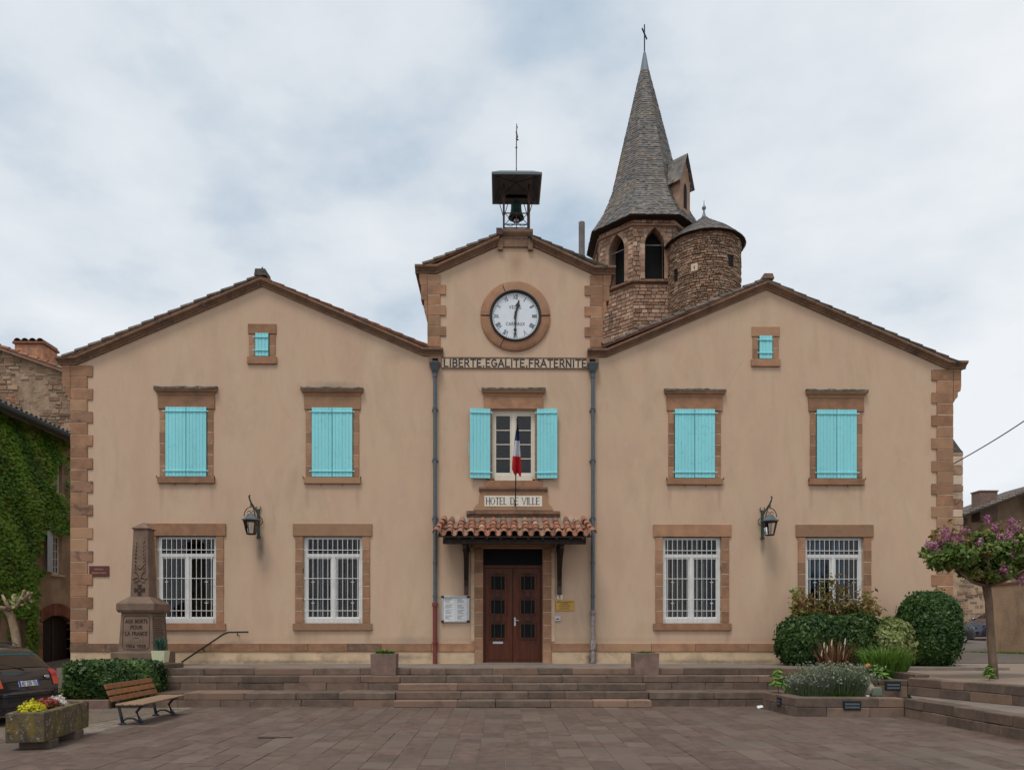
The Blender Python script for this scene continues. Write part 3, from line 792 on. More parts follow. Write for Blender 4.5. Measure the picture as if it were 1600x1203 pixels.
# step lights in the bed walls
d_ = (A1 - A0).normalized()
step_light(A0 + d_ * .55 * (A1 - A0).length + Vector((0, -.0, .24)), .17, .19, 'small black light in the angled left end of the bed wall', math.atan2(d_.y, d_.x))
p_ = atz(1329, 1119); step_light((p_.x, A1.y + (A2.y - A1.y) * .5 - .002, .235), .35, .19, 'wide black light in the front of the low bed wall', math.atan2(A2.y - A1.y, A2.x - A1.x))
p_ = at(1394, 1068, B1.y + .02)
step_light((p_.x, B1.y - .012, .56), .33, .2, 'black light in the upper wall behind the small leafy plant', .0)

# --- left: hedge bed kerb, side street
b = MB(); b.add([(-40, -9, 0.0), (-11.0, -6.5, 0.0), (-9.3, -2.0, .2), (-11.5, -.5, .45), (-12.7, 4, .68), (-12.7, 30, 1.3), (-40, 30, 1.3)], [(0,1,2,3,4,5,6)])
tag(b.build('side_street', M['cobble']), kind='structure')
kerb = empty('hedge_kerb', (-10, -4.5, 0))
tag(kerb, 'low stone kerb along the foot of the clipped hedge', 'kerb')
blocks(kerb, M['planter'], (-11.9, -4.72), (-9.27, -4.52), -.03, .2, .22, (.7, 1.3), name='kerb_stone')
b = MB(); b.prismz([(-11.9, -4.6), (-9.27, -4.4), (-9.27, -2.3), (-11.9, -2.3)], -.1, .16)
tag(b.build('hedge_bed_soil', M['soil']), kind='structure')

# ================================================================== TOWN HALL
hall = empty('town_hall', (0, 0, T))
tag(hall, 'symmetrical beige rendered town hall with two gabled wings and a clock gable', 'building')
HZ = Vector((0, 0, -T))                     # parts are written in world metres
def part(b, name, mat, parent=hall, **k):
    o = b.build(name, mat, parent, **k)
    if parent is hall: o.location = HZ
    return o
HW, EZ, AX, AZ = 12.62, 9.30, 7.217, 11.56  # half width, eave, gable axis, gable apex (undersides)
TW = 2.495
GW = [(-9.37, 'dark'), (-5.215, 'dark'), (5.08, 'pale'), (9.195, 'blue')]
UW = [-9.36, -5.22, 5.15, 9.24]
SW_ = [-7.215, 7.20]
holes = []
for xc, _ in GW: holes.append((xc - .845, xc + .845, 1.97, 4.45))
holes.append((-.665, .565, 6.05, 8.085))
holes.append((-.925, .785, T - .03, 4.12))
outer = [(-HW, .5), (-HW, EZ), (-12.5, EZ), (-AX, AZ), (-2.62, 9.60), (-TW, 9.60), (-TW, 11.95), (-2.25, 11.95), (-.46, 12.76), (-.46, 13.0),
         (.46, 13.0), (.46, 12.76), (2.25, 11.95), (TW, 11.95), (TW, 9.60), (2.62, 9.60), (AX, AZ), (12.5, EZ), (HW, EZ), (HW, .5)]
def wall_mesh(b, outer, holes, y, reveal):
    loops = [[Vector((x, z, 0)) for x, z in outer]]
    for x0, x1, z0, z1 in holes:
        loops.append([Vector((x0, z0, 0)), Vector((x0, z1, 0)), Vector((x1, z1, 0)), Vector((x1, z0, 0))])
    flat = [p for l in loops for p in l]
    tris = tessellate_polygon(loops)
    b.add([(p.x, y, p.y) for p in flat], [tuple(t) for t in tris])
    for x0, x1, z0, z1 in holes:
        b.add([(x0,y,z0),(x1,y,z0),(x1,y,z1),(x0,y,z1),(x0,y+reveal,z0),(x1,y+reveal,z0),(x1,y+reveal,z1),(x0,y+reveal,z1)],
              [(0,1,5,4),(1,2,6,5),(2,3,7,6),(3,0,4,7)])
b = MB(); wall_mesh(b, outer, holes, 0.0, .32)
part(b, 'front_wall', M['stucco'])
b = MB()
for s in (-1, 1):
    b.add([(s*HW, 0, .3), (s*HW, 15, .3), (s*HW, 15, EZ), (s*HW, 0, EZ)], [(0,1,2,3)])
    b.add([(s*TW, 0, 9.3), (s*TW, 6, 9.3), (s*TW, 6, 11.95), (s*TW, 0, 11.95)], [(0,1,2,3)])
b.add([(-HW, 15, .3), (HW, 15, .3), (HW, 15, EZ), (AX, 15, AZ), (2.6, 15, 9.6), (-2.6, 15, 9.6), (-AX, 15, AZ), (-HW, 15, EZ)], [tuple(range(8))])
b.add([(-TW, 6, 9.3), (TW, 6, 9.3), (TW, 6, 11.95), (0, 6, 12.97), (-TW, 6, 11.95)], [(0,1,2,3,4)])
part(b, 'side_and_rear_wall', M['stucco'])
# dark rooms behind the openings
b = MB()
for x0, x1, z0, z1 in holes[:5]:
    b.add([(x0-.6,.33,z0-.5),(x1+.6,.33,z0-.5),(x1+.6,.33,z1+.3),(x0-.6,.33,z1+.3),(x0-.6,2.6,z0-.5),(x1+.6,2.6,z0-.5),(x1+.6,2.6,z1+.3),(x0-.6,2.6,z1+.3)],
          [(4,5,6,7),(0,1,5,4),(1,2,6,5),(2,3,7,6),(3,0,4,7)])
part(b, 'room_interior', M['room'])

# --- plinth and band course
b = MB()
for x0, x1 in ((-HW - .012, -1.16), (1.045, HW + .012)):
    b.box(x0, x1, -.022, .0, .5, 1.155)
part(b, 'plinth', M['plinth'])
def band(x0, x1):
    x = x0
    while x < x1 - .01:
        l = rng.uniform(.9, 1.6)
        if x1 - x - l < .5: l = x1 - x
        bb = MB(); bb.cbox(x + .004, x + l - .004, -.045, .02, 1.16, 1.395, .008)
        part(bb, 'band_stone', M['trim'] if rng.random() < .7 else M['weathered'])
        x += l
band(-HW - .02, -1.165); band(1.05, HW + .02)

# --- quoins
def quoins(xe, s, z0, z1, n, long, short, first, ybk=.30):
    h = (z1 - z0) / n
    for i in range(n):
        w = long if (i + first) % 2 == 0 else short
        z = z1 - (i + 1) * h
        bb = MB()
        xa, xb = sorted((xe + s * .018, xe - s * w))
        bb.cbox(xa, xb, -.032 + rng.uniform(-.003, .003), ybk, z + .006, z + h - .006, .010, jit=.005)
        m = M['stained'] if (xe < -5 and z < 7.8 and w == long and rng.random() < .55) else M['trim']
        part(bb, 'quoin', m)
def kneeler(s, xe, levels, inner):
    """stones of the corbelled gable foot: levels (z_top, z_bottom, out_top, out_bottom)"""
    for (zt, zb, o1, o0) in levels:
        m = (zt + zb)/2
        pts = [(xe + s*.021, zt - .003), (xe + s*o1, zt - .003), (xe + s*o1, m)]
        if abs(o1 - o0) > .03: pts += [(xe + s*(o1 - (o1-o0)*.25), m - .04), (xe + s*(o1 - (o1-o0)*.45), m - .05), (xe + s*(o0 + .02), zb + .05)]
        pts += [(xe + s*o0, zb + .003), (xe + s*.021, zb + .003)]
        bb = MB(); bb.prism(pts, -.038, .34)
        part(bb, 'kneeler', M['trim'])
for s in (-1, 1):
    quoins(s*HW, s, T + .58, 9.29, 24, .61, .46, 0)
    kneeler(s, s*HW, ((9.29, 8.97, .24, .24), (8.97, 8.66, .24, .22), (8.66, 8.34, .14, .03)), .55)
    quoins(s*TW, s, 9.865, 11.945, 7, .51, .35, 1)
    bb = MB(); bb.box(*sorted((s*(HW + .008), s*(HW - .44))), -.023, .28, 1.42, 9.28); part(bb, 'joint_mortar', M['mortar']); bb = MB(); bb.box(*sorted((s*(TW + .008), s*(TW - .33))), -.023, .28, 9.88, 11.93); part(bb, 'joint_mortar', M['mortar'])
    kneeler(s, s*TW, ((11.945, 11.63, .25, .22), (11.63, 11.20, .20, .20), (11.20, 10.62, .11, .03)), .3)
# --- cornices
PROF = [(-.02, 0), (.05, 0), (.05, .05), (.08, .065), (.10, .10), (.15, .115), (.18, .145), (.18, .195), (-.02, .195)]
def cornice(path, name='cornice', mat='weathered', prof=PROF):
    bb = MB(); bb.sweep(path, prof)
    return part(bb, name, M[mat])
for s in (-1, 1):
    cornice([(s*12.99, EZ), (s*12.47, EZ), (s*AX, AZ)])
    cornice([(s*AX, AZ), (s*2.62, 9.60), (s*2.06, 9.60)])
    cornice([(s*2.86, 11.955), (s*2.25, 11.955), (s*.47, 12.765)])
    bb = MB(); bb.box(*sorted((s*HW, s*12.99)), .0, 15, EZ + .02, EZ + .185); part(bb, 'eave_moulding', M['weathered'])
    bb = MB(); bb.box(*sorted((s*TW, s*2.86)), .0, 6, 11.98, 12.13); part(bb, 'eave_moulding', M['weathered'])
    bb = MB(); bb.prism([(s*(AX) - .17, AZ + .24), (s*AX + .17, AZ + .24), (s*AX + .14, AZ + .42), (s*AX - .14, AZ + .42)], -.21, .3)
    bb.tube([(s*AX, 0, AZ + .42), (s*AX - .02, 0, AZ + .50), (s*AX + .015, 0, AZ + .56)], [.035, .03, .012], 6)
    if s < 0: part(bb, 'ridge_stone', M['lichen'])
    else:
        bb = MB(); bb.prism([(s*(AX) - .17, AZ + .24), (s*AX + .17, AZ + .24), (s*AX + .12, AZ + .38), (s*AX - .12, AZ + .38)], -.21, .3); part(bb, 'ridge_stone', M['weathered'])
# bell pedestal on the clock gable
bb = MB(); bb.box(-.47, .47, -.06, .9, 12.72, 12.98); bb.sweep([(-.5, 12.94), (.5, 12.94)], [(-.9, 0), (.07, 0), (.07, .06), (.13, .12), (.16, .16), (.16, .24), (-.9, .24)])
bb.box(-.50, -.36, -.10, .1, 12.62, 12.94); bb.box(.36, .50, -.10, .1, 12.62, 12.94)
part(bb, 'bell_pedestal', M['weathered'])
bb = MB(); bb.box(-.545, -.38, -.2, .9, 13.0, 13.185); part(bb, 'pedestal_flashing', M['rusty'])

# --- roofs with verge tiles
def roof(x0, z0, x1, z1, ya, yb, tile_mat, n, side):
    """one slope from eave (x0,z0) to ridge (x1,z1)"""
    L = math.hypot(x1-x0, z1-z0); a = math.atan2(z1-z0, x1-x0)
    bb = MB(); bb.add([(x0,ya,z0),(x1,ya,z1),(x1,yb,z1),(x0,yb,z0),(x0,ya,z0+.05),(x1,ya,z1+.05),(x1,yb,z1+.05),(x0,yb,z0+.05)],
                      [(0,1,2,3),(4,5,6,7),(0,1,5,4),(1,2,6,5),(2,3,7,6),(3,0,4,7)])
    r = part(bb, 'roof', M['tile'])
    st = L / n
    tb = MB(); tb.lathe([(.0, 0), (.105, 0), (.095, st*1.16), (.0, st*1.16)], n=8, a0=0, a1=PI)
    tb2 = MB()
    tb2.m = Matrix.Rotation(PI/2, 4, 'Y') @ Matrix.Rotation(PI/2, 4, 'Z')
    # half-round tile lying along local +x, crown up
    vs, fs = [], []
    for k in range(9):
        t = PI * k / 8
        for (xx, rr) in ((0, .105), (st*1.15, .085)):
            vs.append((xx, rr*math.cos(t), rr*math.sin(t))); vs.append((xx, (rr-.018)*math.cos(t), (rr-.018)*math.sin(t)))
    for k in range(8):
        i = k*4; j = i+4
        fs += [(i, j, j+2, i+2), (i+1, i+3, j+3, j+1), (i, i+1, j+1, j), (i+2, j+2, j+3, i+3)]
    tm = MB(); tm.add(vs, fs)
    me = tm.mesh('roof_tile', True); me.set_sharp_from_angle(angle=R(40))
    for row in (0, 1):
        for k in range(n):
            o = link('roof_tile', me, tile_mat, r)
            f = k / n
            o.location = (x0 + (x1-x0)*f + rng.uniform(-.012, .012), ya + .06 + row*.21, z0 + .035 + (z1-z0)*f + .02)
            tilt = -a + R(2.5) if x1 > x0 else a
            o.rotation_euler = (0, -a + R(3), 0) if x1 > x0 else (0, -a + R(3) if False else -(a) - 0, 0)
            if x1 < x0:
                o.rotation_euler = (0, -a - R(3), 0)
    return r
RZ = .205
for s in (-1, 1):
    roof(s*12.78, EZ + RZ - .10, s*AX, AZ + RZ - .02, -.16, 15, M['tile_grey'] if s < 0 else M['tile_grey'], 15, s)
    roof(s*2.5, 9.63 + RZ, s*AX, AZ + RZ - .02, -.16, 15, M['tile'] if s < 0 else M['tile_grey'], 14, -s)
    roof(s*2.62, 11.98 + RZ - .10, s*.42, 12.78 + RZ, -.16, 6, M['tile_grey'], 7, s)
b = MB(); b.tube([at(909, 408, 4.0), at(909, 348, 4.0)], .105, 12); part(b, 'flue_pipe', M['flue'])

# --- hairline cracks in the render
for pts in (((428, 790), (426, 800), (429, 812), (427, 820), (430, 836)), ((738, 585), (742, 600), (748, 608), (752, 615)), ((1121, 760), (1124, 775), (1122, 786), (1128, 800), (1133, 818)), ((1160, 565), (1150, 580), (1141, 596), (1137, 606)), ((700, 1000), (690, 1004), (672, 1003))):
    b = MB(); P_ = [at(px, py) for px, py in pts]
    for p, q in zip(P_[:-1], P_[1:]):
        d = (q - p).normalized(); n_ = Vector((-d.z, 0, d.x)) * .0028; up = Vector((0, -.0015, 0))
        b.add([p - n_ + up, q - n_ + up, q + n_ + up, p + n_ + up], [(0,1,2,3)])
    part(b, 'hairline_crack', M['crack'])

# --- frieze with the motto
b = MB(); b.cbox(-2.10, 2.09, -.022, .0, 9.275, 9.545, .006); frz = part(b, 'motto_panel', M['panel'])
b = MB(); b.box(-2.10, 2.09, -.035, 0, 9.545, 9.572); b.box(-2.10, 2.09, -.035, 0, 9.252, 9.275); part(b, 'panel_edge', M['weathered'], frz)
t_ = 'LIBERTE.EGALITE.FRATERNITE'
h_ = .205
wd = text_width(t_, h_, .22)
b = MB(); b.m = Matrix.Translation((-2.04, -.023, 9.307))
sx_ = (4.07 - .22*h_*(len(t_)-1)) / (sum(G[c][0] for c in t_) * h_)
lettering(b, t_, 0, 0, h_, w=.165, gap=.22, sx=sx_, depth=.007); part(b, 'motto_letters', M['ink'], frz)

# --- clock
b = MB(); b.lathe([(.70, 0), (.70, .07), (.95, .07), (1.0, .035), (1.0, 0)], n=64)
me = b.mesh('x')
def ring_stone(a0, a1):
    bb = MB(); bb.m = Matrix.Translation((0, 0, 10.745)) @ Matrix.Rotation(PI/2, 4, 'X')
    n = 14
    vs, fs = [], []
    prof = [(.70, 0), (.70, .075), (.955, .075), (1.0, .045), (1.0, 0)]
    for k in range(n+1):
        t = a0 + (a1-a0)*k/n
        for r_, h in prof: vs.append((r_*math.cos(t), r_*math.sin(t), h))
    m = len(prof)
    for k in range(n):
        for j in range(m):
            fs.append((k*m+j, k*m+(j+1) % m, (k+1)*m+(j+1) % m, (k+1)*m+j))
    fs += [tuple(range(m)), tuple(range(n*m, n*m+m))]
    bb.add(vs, fs)
    return bb
b = MB(); b.m = Matrix.Translation((0, 0, 10.745)) @ Matrix.Rotation(PI/2, 4, 'X')
b.lathe([(.0, .045), (.665, .045)], n=64)
clock = part(b, 'clock', M['dial'])
for a0, a1 in ((2, 112), (114, 178.5), (181.5, 243), (244.5, 358.5)):
    ring_stone(R(a0), R(a1)).build('ring_stone', M['trim'], clock, angle=35)
b = MB(); b.m = Matrix.Translation((0, 0, 10.745)) @ Matrix.Rotation(PI/2, 4, 'X')
b.lathe([(.735, .02), (.735, .11), (.71, .125), (.675, .11), (.66, .046)], n=64)
b.build('bezel', M['iron'], clock, angle=50)
b = MB()
ROM = ['XII', 'I', 'II', 'III', 'IIII', 'V', 'VI', 'VII', 'VIII', 'IX', 'X', 'XI']
for i, t in enumerate(ROM):
    h = .125
    w = text_width(t, h, .07)
    sx = .75
    w = sum(G[c][0]*sx + .10 for c in t)*h - .10*h
    b.m = Matrix.Translation((0, -.046, 10.745)) @ Matrix.Rotation(R(30*i), 4, 'Y') @ Matrix.Translation((-w/2, 0, .485))
    lettering(b, t, 0, 0, h, w=.13, gap=.10, sx=sx, serif=.09, depth=.003, thin=.08)
for i in range(60):
    if i % 5 == 0: continue
    b.m = Matrix.Translation((0, -.046, 10.745)) @ Matrix.Rotation(R(6*i), 4, 'Y')
    b.box(-.008, .008, -.003, 0, .615, .635)
b.build('numerals', M['ink'], clock)
b = MB()
for t, z, h, g in (('VEDEL', .215, .085, .28), ('CARMAUX', -.265, .085, .22)):
    w = text_width(t, h, g); b.m = Matrix.Translation((-w/2, -.046, 10.745 + z))
    lettering(b, t, 0, 0, h, w=.14, gap=g, depth=.003, serif=.08 if t == 'VEDEL' else 0)
b.build('maker_name', M['ink_soft'], clock)
def hand(prof, ang, y, name):
    bb = MB(); bb.m = Matrix.Translation((0, y, 10.745)) @ Matrix.Rotation(ang, 4, 'Y')
    n = len(prof)
    pts = [(w, z) for w, z in prof] + [(-w, z) for w, z in reversed(prof)]
    bb.prism(pts, -.008, 0)
    return bb.build(name, M['ink'], clock)
hand([(.02, -.10), (.035, -.02), (.035, .03), (.022, .10), (.03, .26), (.065, .31), (.03, .36), (.028, .40), (.005, .47)], R(13), -.07, 'hour_hand')
hand([(.02, -.14), (.03, -.03), (.03, .03), (.018, .15), (.018, .36), (.05, .41), (.018, .46), (.014, .58), (.004, .64)], R(181), -.085, 'minute_hand')

# --- windows
def stones(parent, xi, xo, z0, z1, n, mats=('trim',), y0=-.03, y1=.22):
    for s in (-1, 1):
        for i in range(n):
            h = (z1 - z0) / n
            bb = MB(); bb.cbox(*sorted((s*xi, s*(xo + rng.uniform(-.004, .004)))), y0, y1, z0 + i*h + .007, z0 + (i+1)*h - .007, .007, jit=.0035)
            bb.build('jamb_stone', M['trim'], parent)
        bb = MB(); bb.box(*sorted((s*(xi+.006), s*(xo-.012))), y0 + .006, y1 - .01, z0 + .01, z1 - .01); bb.build('joint_mortar', M['mortar'], parent)
def ground_window(xc, kind):
    hw, z0, z1 = .835, 1.975, 4.445
    b = MB()
    y0, y1 = .10, .17
    b.box(-hw, -hw + .085, y0, y1, z0, z1); b.box(hw - .085, hw, y0, y1, z0, z1)
    b.box(-hw + .085, hw - .085, y0, y1, z1 - .07, z1); b.box(-hw + .085, hw - .085, y0 - .06, y1, z0, z0 + .13)
    b.box(-hw + .085, hw - .085, y0 - .015, y1, 3.86, 3.96)
    b.box(-.045, .045, y0 - .02, y1, z0 + .13, 3.86)
    for s in (-1, 1):
        b.box(*sorted((s*.046, s*.085)), y0 + .01, y1 - .01, z0 + .131, 3.859); b.box(*sorted((s*(hw-.086), s*(hw-.12))), y0 + .01, y1 - .01, z0 + .131, 3.859)
        b.box(*sorted((s*.086, s*(hw-.121))), y0 + .01, y1 - .01, 3.82, 3.859); b.box(*sorted((s*.086, s*(hw-.121))), y0 + .01, y1 - .01, z0 + .131, z0 + .18)
    w = b.build('window', M['white'], hall); w.location = HZ + Vector((xc, 0, 0))
    for x0, x1, za, zb in ((-hw + .085, hw - .085, 3.96, z1 - .07), (-hw + .12, -.085, z0 + .18, 3.82), (.085, hw - .12, z0 + .18, 3.82)):
        MB().box(x0, x1, .132, .138, za, zb).build('pane', M['glass'], w)
    MB().cbox(-1.125, 1.125, -.045, .24, z1 + .005, 4.81, .01).build('lintel', M['trim'], w)
    MB().cbox(-1.125, 1.125, -.06, .24, 1.765, z0 - .004, .01).build('sill', M['trim'], w)
    stones(w, hw + .012, 1.06, z0, z1, 7)
    # iron bars
    g = MB()
    n = 11
    for i in range(n):
        x = -hw + .13 + i * (2*hw - .26) / (n - 1)
        g.box(x - .0065, x + .0065, .0, .013, z0 + .14, z1 - .06)
        if i % 2 == 1:
            for zz in (3.16, 2.56):
                for s in ((-1, 1) if i % 4 == 1 else ()):
                    g.box(x + s*.012 if s > 0 else x - .045, x + .045 if s > 0 else x - .012, .004, .018, zz - .02, zz + .0)
    for zz in (4.06, 3.25, 2.66, 2.33, 2.10):
        g.box(-hw + .02, hw - .02, -.012, -.001, zz - .009, zz + .009)
    g.build('window_grille', M['grille'], w)
    # curtains
    def curtain(x0, x1, za, zb, mat, y=.42):
        cb = MB(); n = int((x1-x0)/.035); vs, fs = [], []
        for i in range(n+1):
            xx = x0 + (x1-x0)*i/n; yy = y + .03*math.sin(i*1.3) + .012*math.sin(i*.47)
            vs += [(xx, yy, za), (xx, yy, zb)]
        for i in range(n): fs.append((2*i, 2*i+2, 2*i+3, 2*i+1))
        cb.add(vs, fs); cb.build('curtain', mat, w, smooth=True)
    if kind == 'dark':
        curtain(-.80, -.50, z0, 3.9, M['curtain']); curtain(-.06, .50, z0, 3.9, M['curtain'], .6)
        cb = MB(); cb.box(-.44, -.40, .30, .34, z0, 3.9); cb.build('inner_post', M['white'], w)
    elif kind == 'pale':
        curtain(-.80, -.10, z0, 4.45, M['curtain_pale']); curtain(.05, .34, z0, 4.45, M['curtain_pale'])
        cb = MB(); cb.box(.40, .44, .30, .34, z0, 3.9); cb.build('inner_post', M['white'], w)
    else:
        curtain(-.80, -.12, 3.0, 4.45, M['curtain_blue']); curtain(.10, .42, 2.9, 4.45, M['curtain_blue']); curtain(.50, .82, z0, 4.45, M['curtain'])
        cb = MB(); cb.box(-.36, -.32, .30, .34, z0, 3.9); cb.build('inner_post', M['white'], w)
    return w
for xc, k in GW: ground_window(xc, k)

def hood(parent, half, z0, z1, name='hood_mould'):
    hz = z1 - z0
    bb = MB(); vs = []
    prof = [(-.01, 0), (.04, 0), (.06, .35), (.11, .5), (.13, .7), (.13, .78), (-.01, .78)]
    rings = []
    for (p, u) in prof:
        e = half - .13 + max(p, 0)
        rings.append([(-e, .02, z0 + u*hz), (-e, -p, z0 + u*hz), (e, -p, z0 + u*hz), (e, .02, z0 + u*hz)])
    for r_ in rings: vs += r_
    fs = []
    for i in range(len(rings) - 1):
        for k in range(3): fs.append((i*4+k, i*4+k+1, i*4+5+k, i*4+4+k))
    bb.add(vs, fs)
    h = bb.build(name, M['trim'], parent)
    lb = MB()                                       # lichen crust along the top
    n = 16
    vs, fs = [], []
    for i in range(n + 1):
        x = -half + 2*half*i/n
        t = z0 + .80*hz + rng.uniform(.2, .36) * hz + .01
        vs += [(x, -.145 + rng.uniform(-.01, .01), z0 + .782*hz), (x, -.13 + rng.uniform(-.012, .012), t), (x, .01, t + .02), (x, .01, z0 + .782*hz)]
    for i in range(n):
        for k in range(3): fs.append((i*4+k, i*4+k+1, i*4+5+k, i*4+4+k))
    fs += [(0,1,2,3), (n*4, n*4+1, n*4+2, n*4+3)]
    lb.add(vs, fs); lb.build('lichen_crust', M['lichen'], parent)
def shutter_leaf(b, x0, x1, z0, z1, y0, n, hinge_side, hz=(.16, .12), thick=.035):
    """planked leaf with two strap battens"""
    w = (x1 - x0) / n
    for i in range(n):
        d = .004 if i % 2 else 0
        b.cbox(x0 + i*w + .003, x0 + (i+1)*w - .003, y0 + d, y0 + thick, z0, z1, .006)
    b.box(x0 + .002, x1 - .002, y0 + .012, y0 + thick - .004, z0 + .004, z1 - .004)
    for zz in (z0 + hz[0], z1 - hz[1]):
        b.cbox(x0, x1, y0 - .022, y0 - .001, zz - .022, zz + .022, .006)
        xs = x0 if hinge_side < 0 else x1
        b.cbox(*sorted((xs + hinge_side*.003, xs + hinge_side*.07)), y0 - .026, y0 - .006, zz - .014, zz + .014, .004)
def upper_window(xc):
    b = MB(); b.box(-.60, .60, -.012, .0, 6.13, 8.09)
    w = b.build('window', M['black'], hall); w.location = HZ + Vector((xc, 0, 0))
    hood(w, .885, 8.45, 8.645)
    MB().cbox(-.80, .80, -.045, .02, 8.06, 8.445, .008).build('lintel', M['trim'], w)
    MB().cbox(-.805, .805, -.075, .02, 5.945, 6.125, .01).build('sill', M['trim'], w)
    stones(w, .585, .755, 6.13, 8.055, 6, y0=-.028, y1=.015)
    jx = rng.uniform(-.01, .01)
    for s in (-1, 1):
        bb = MB(); xa, xb = sorted((s*.006 + jx, s*.578))
        shutter_leaf(bb, xa, xb, 6.135, 8.105, -.075, 6, s)
        bb.build('shutter', M['shutter'], w)
    k = MB()
    for s in (-1, 1):
        k.tube([(s*.30, -.02, 5.95), (s*.30, -.10, 5.92), (s*.30, -.11, 5.86)], .010, 5)
        k.tube([(s*.80, -.02, 6.08), (s*.82, -.09, 6.10), (s*.82, -.10, 6.15)], .012, 5)
    k.build('shutter_stay', M['iron'], w)
for xc in UW: upper_window(xc)
def attic_window(xc):
    b = MB(); b.box(-.20, .20, -.012, .0, 9.56, 10.21)
    w = b.build('window', M['black'], hall); w.location = HZ + Vector((xc, 0, 0))
    MB().cbox(-.40, .40, -.04, .02, 10.205, 10.49, .008).build('lintel', M['trim'], w)
    MB().cbox(-.42, .42, -.06, .02, 9.345, 9.555, .008).build('sill', M['trim'], w)
    stones(w, .205, .375, 9.56, 10.20, 2, y0=-.028, y1=.015)
    bb = MB(); shutter_leaf(bb, -.19, .185, 9.565, 10.22, -.062, 4, -1); bb.build('shutter', M['shutter'], w)
for xc in SW_: attic_window(xc)

# --- middle window above the door
wx = -.05
b = MB(); hw = .612
b.box(-hw, -hw + .07, .10, .16, 6.12, 8.08); b.box(hw - .07, hw, .10, .16, 6.12, 8.08); b.box(-hw + .07, hw - .07, .10, .16, 8.0, 8.08); b.box(-hw + .07, hw - .07, .06, .16, 6.06, 6.22)
b.box(-.055, .055, .085, .16, 6.22, 8.0)
for s in (-1, 1):
    b.box(*sorted((s*.056, s*.10)), .105, .15, 6.22, 8.0); b.box(*sorted((s*(hw-.071), s*(hw-.11))), .105, .15, 6.22, 8.0)
    b.box(*sorted((s*.101, s*(hw-.111))), .105, .15, 7.93, 8.0); b.box(*sorted((s*.101, s*(hw-.111))), .105, .15, 6.22, 6.30)
    for k in range(3): b.box(*sorted((s*.101, s*(hw-.111))), .11, .14, 6.695 + k*.408, 6.718 + k*.408)
cw = b.build('window', M['cream'], hall); cw.location = HZ + Vector((wx, 0, 0))
for s in (-1, 1):
    for k in range(4):
        z = 6.30 + k*.408
        MB().box(*sorted((s*.101, s*(hw-.111))), .126, .130, z, z + .40).build('pane', M['glass'], cw)
hood(cw, .915, 8.45, 8.65)
MB().cbox(-.845, .845, -.045, .24, 8.095, 8.445, .008).build('lintel', M['trim'], cw)
stones(cw, hw + .004, .775, 6.06, 8.09, 5, y0=-.028)
MB().cbox(-.82, .82, -.06, .24, 5.86, 6.052, .01).build('sill', M['trim'], cw)
for s in (-1, 1):
    bb = MB(); bb.m = Matrix.Translation((s*.665, -.05, 0)) @ Matrix.Rotation(s*R(-4), 4, 'Z')
    shutter_leaf(bb, *sorted((0, s*.585)), 6.10, 8.085, -.045, 6, -s); bb.build('shutter', M['shutter'], cw)
bb = MB(); bb.tube([(-1.27, -.13, 6.75), (-1.27, -.15, 7.1)], .012, 5); bb.build('shutter_bolt', M['shutter'], cw)
# name board
b = MB()
b.prism([(-1.14, 5.20), (1.14, 5.20), (1.10, 5.30), (.99, 5.40), (.97, 5.64), (.90, 5.735), (-.90, 5.735), (-.97, 5.64), (-.99, 5.40), (-1.10, 5.30)], -.05, 0)
nb = b.build('name_board', M['trim'], hall); nb.location = HZ + Vector((-.06, 0, 0))
MB().sweep([(-.98, 5.735), (.98, 5.735)], [(-.0, 0), (.07, 0), (.09, .04), (.12, .06), (.12, .12), (0, .125)]).build('upper_moulding', M['weathered'], nb)
MB().sweep([(-1.33, 4.99), (1.33, 4.99)], [(0, 0), (.07, 0), (.10, .06), (.15, .09), (.15, .17), (0, .20)]).build('lower_moulding', M['weathered'], nb)
MB().box(-.825, .825, -.057, -.02, 5.312, 5.612).build('plate', M['plate_cream'], nb)
t_ = 'HOTEL DE VILLE'; h_ = .19; wd = 1.52
gsum = sum(G[c][0] for c in t_)
b = MB(); b.m = Matrix.Translation((-.775, -.0575, 5.367)); lettering(b, t_, 0, 0, h_, w=.14, gap=.12, sx=(wd/h_ - .12*13)/gsum, serif=.10, depth=.004, thin=.07)
b.build('letters', M['ink_soft'], nb)

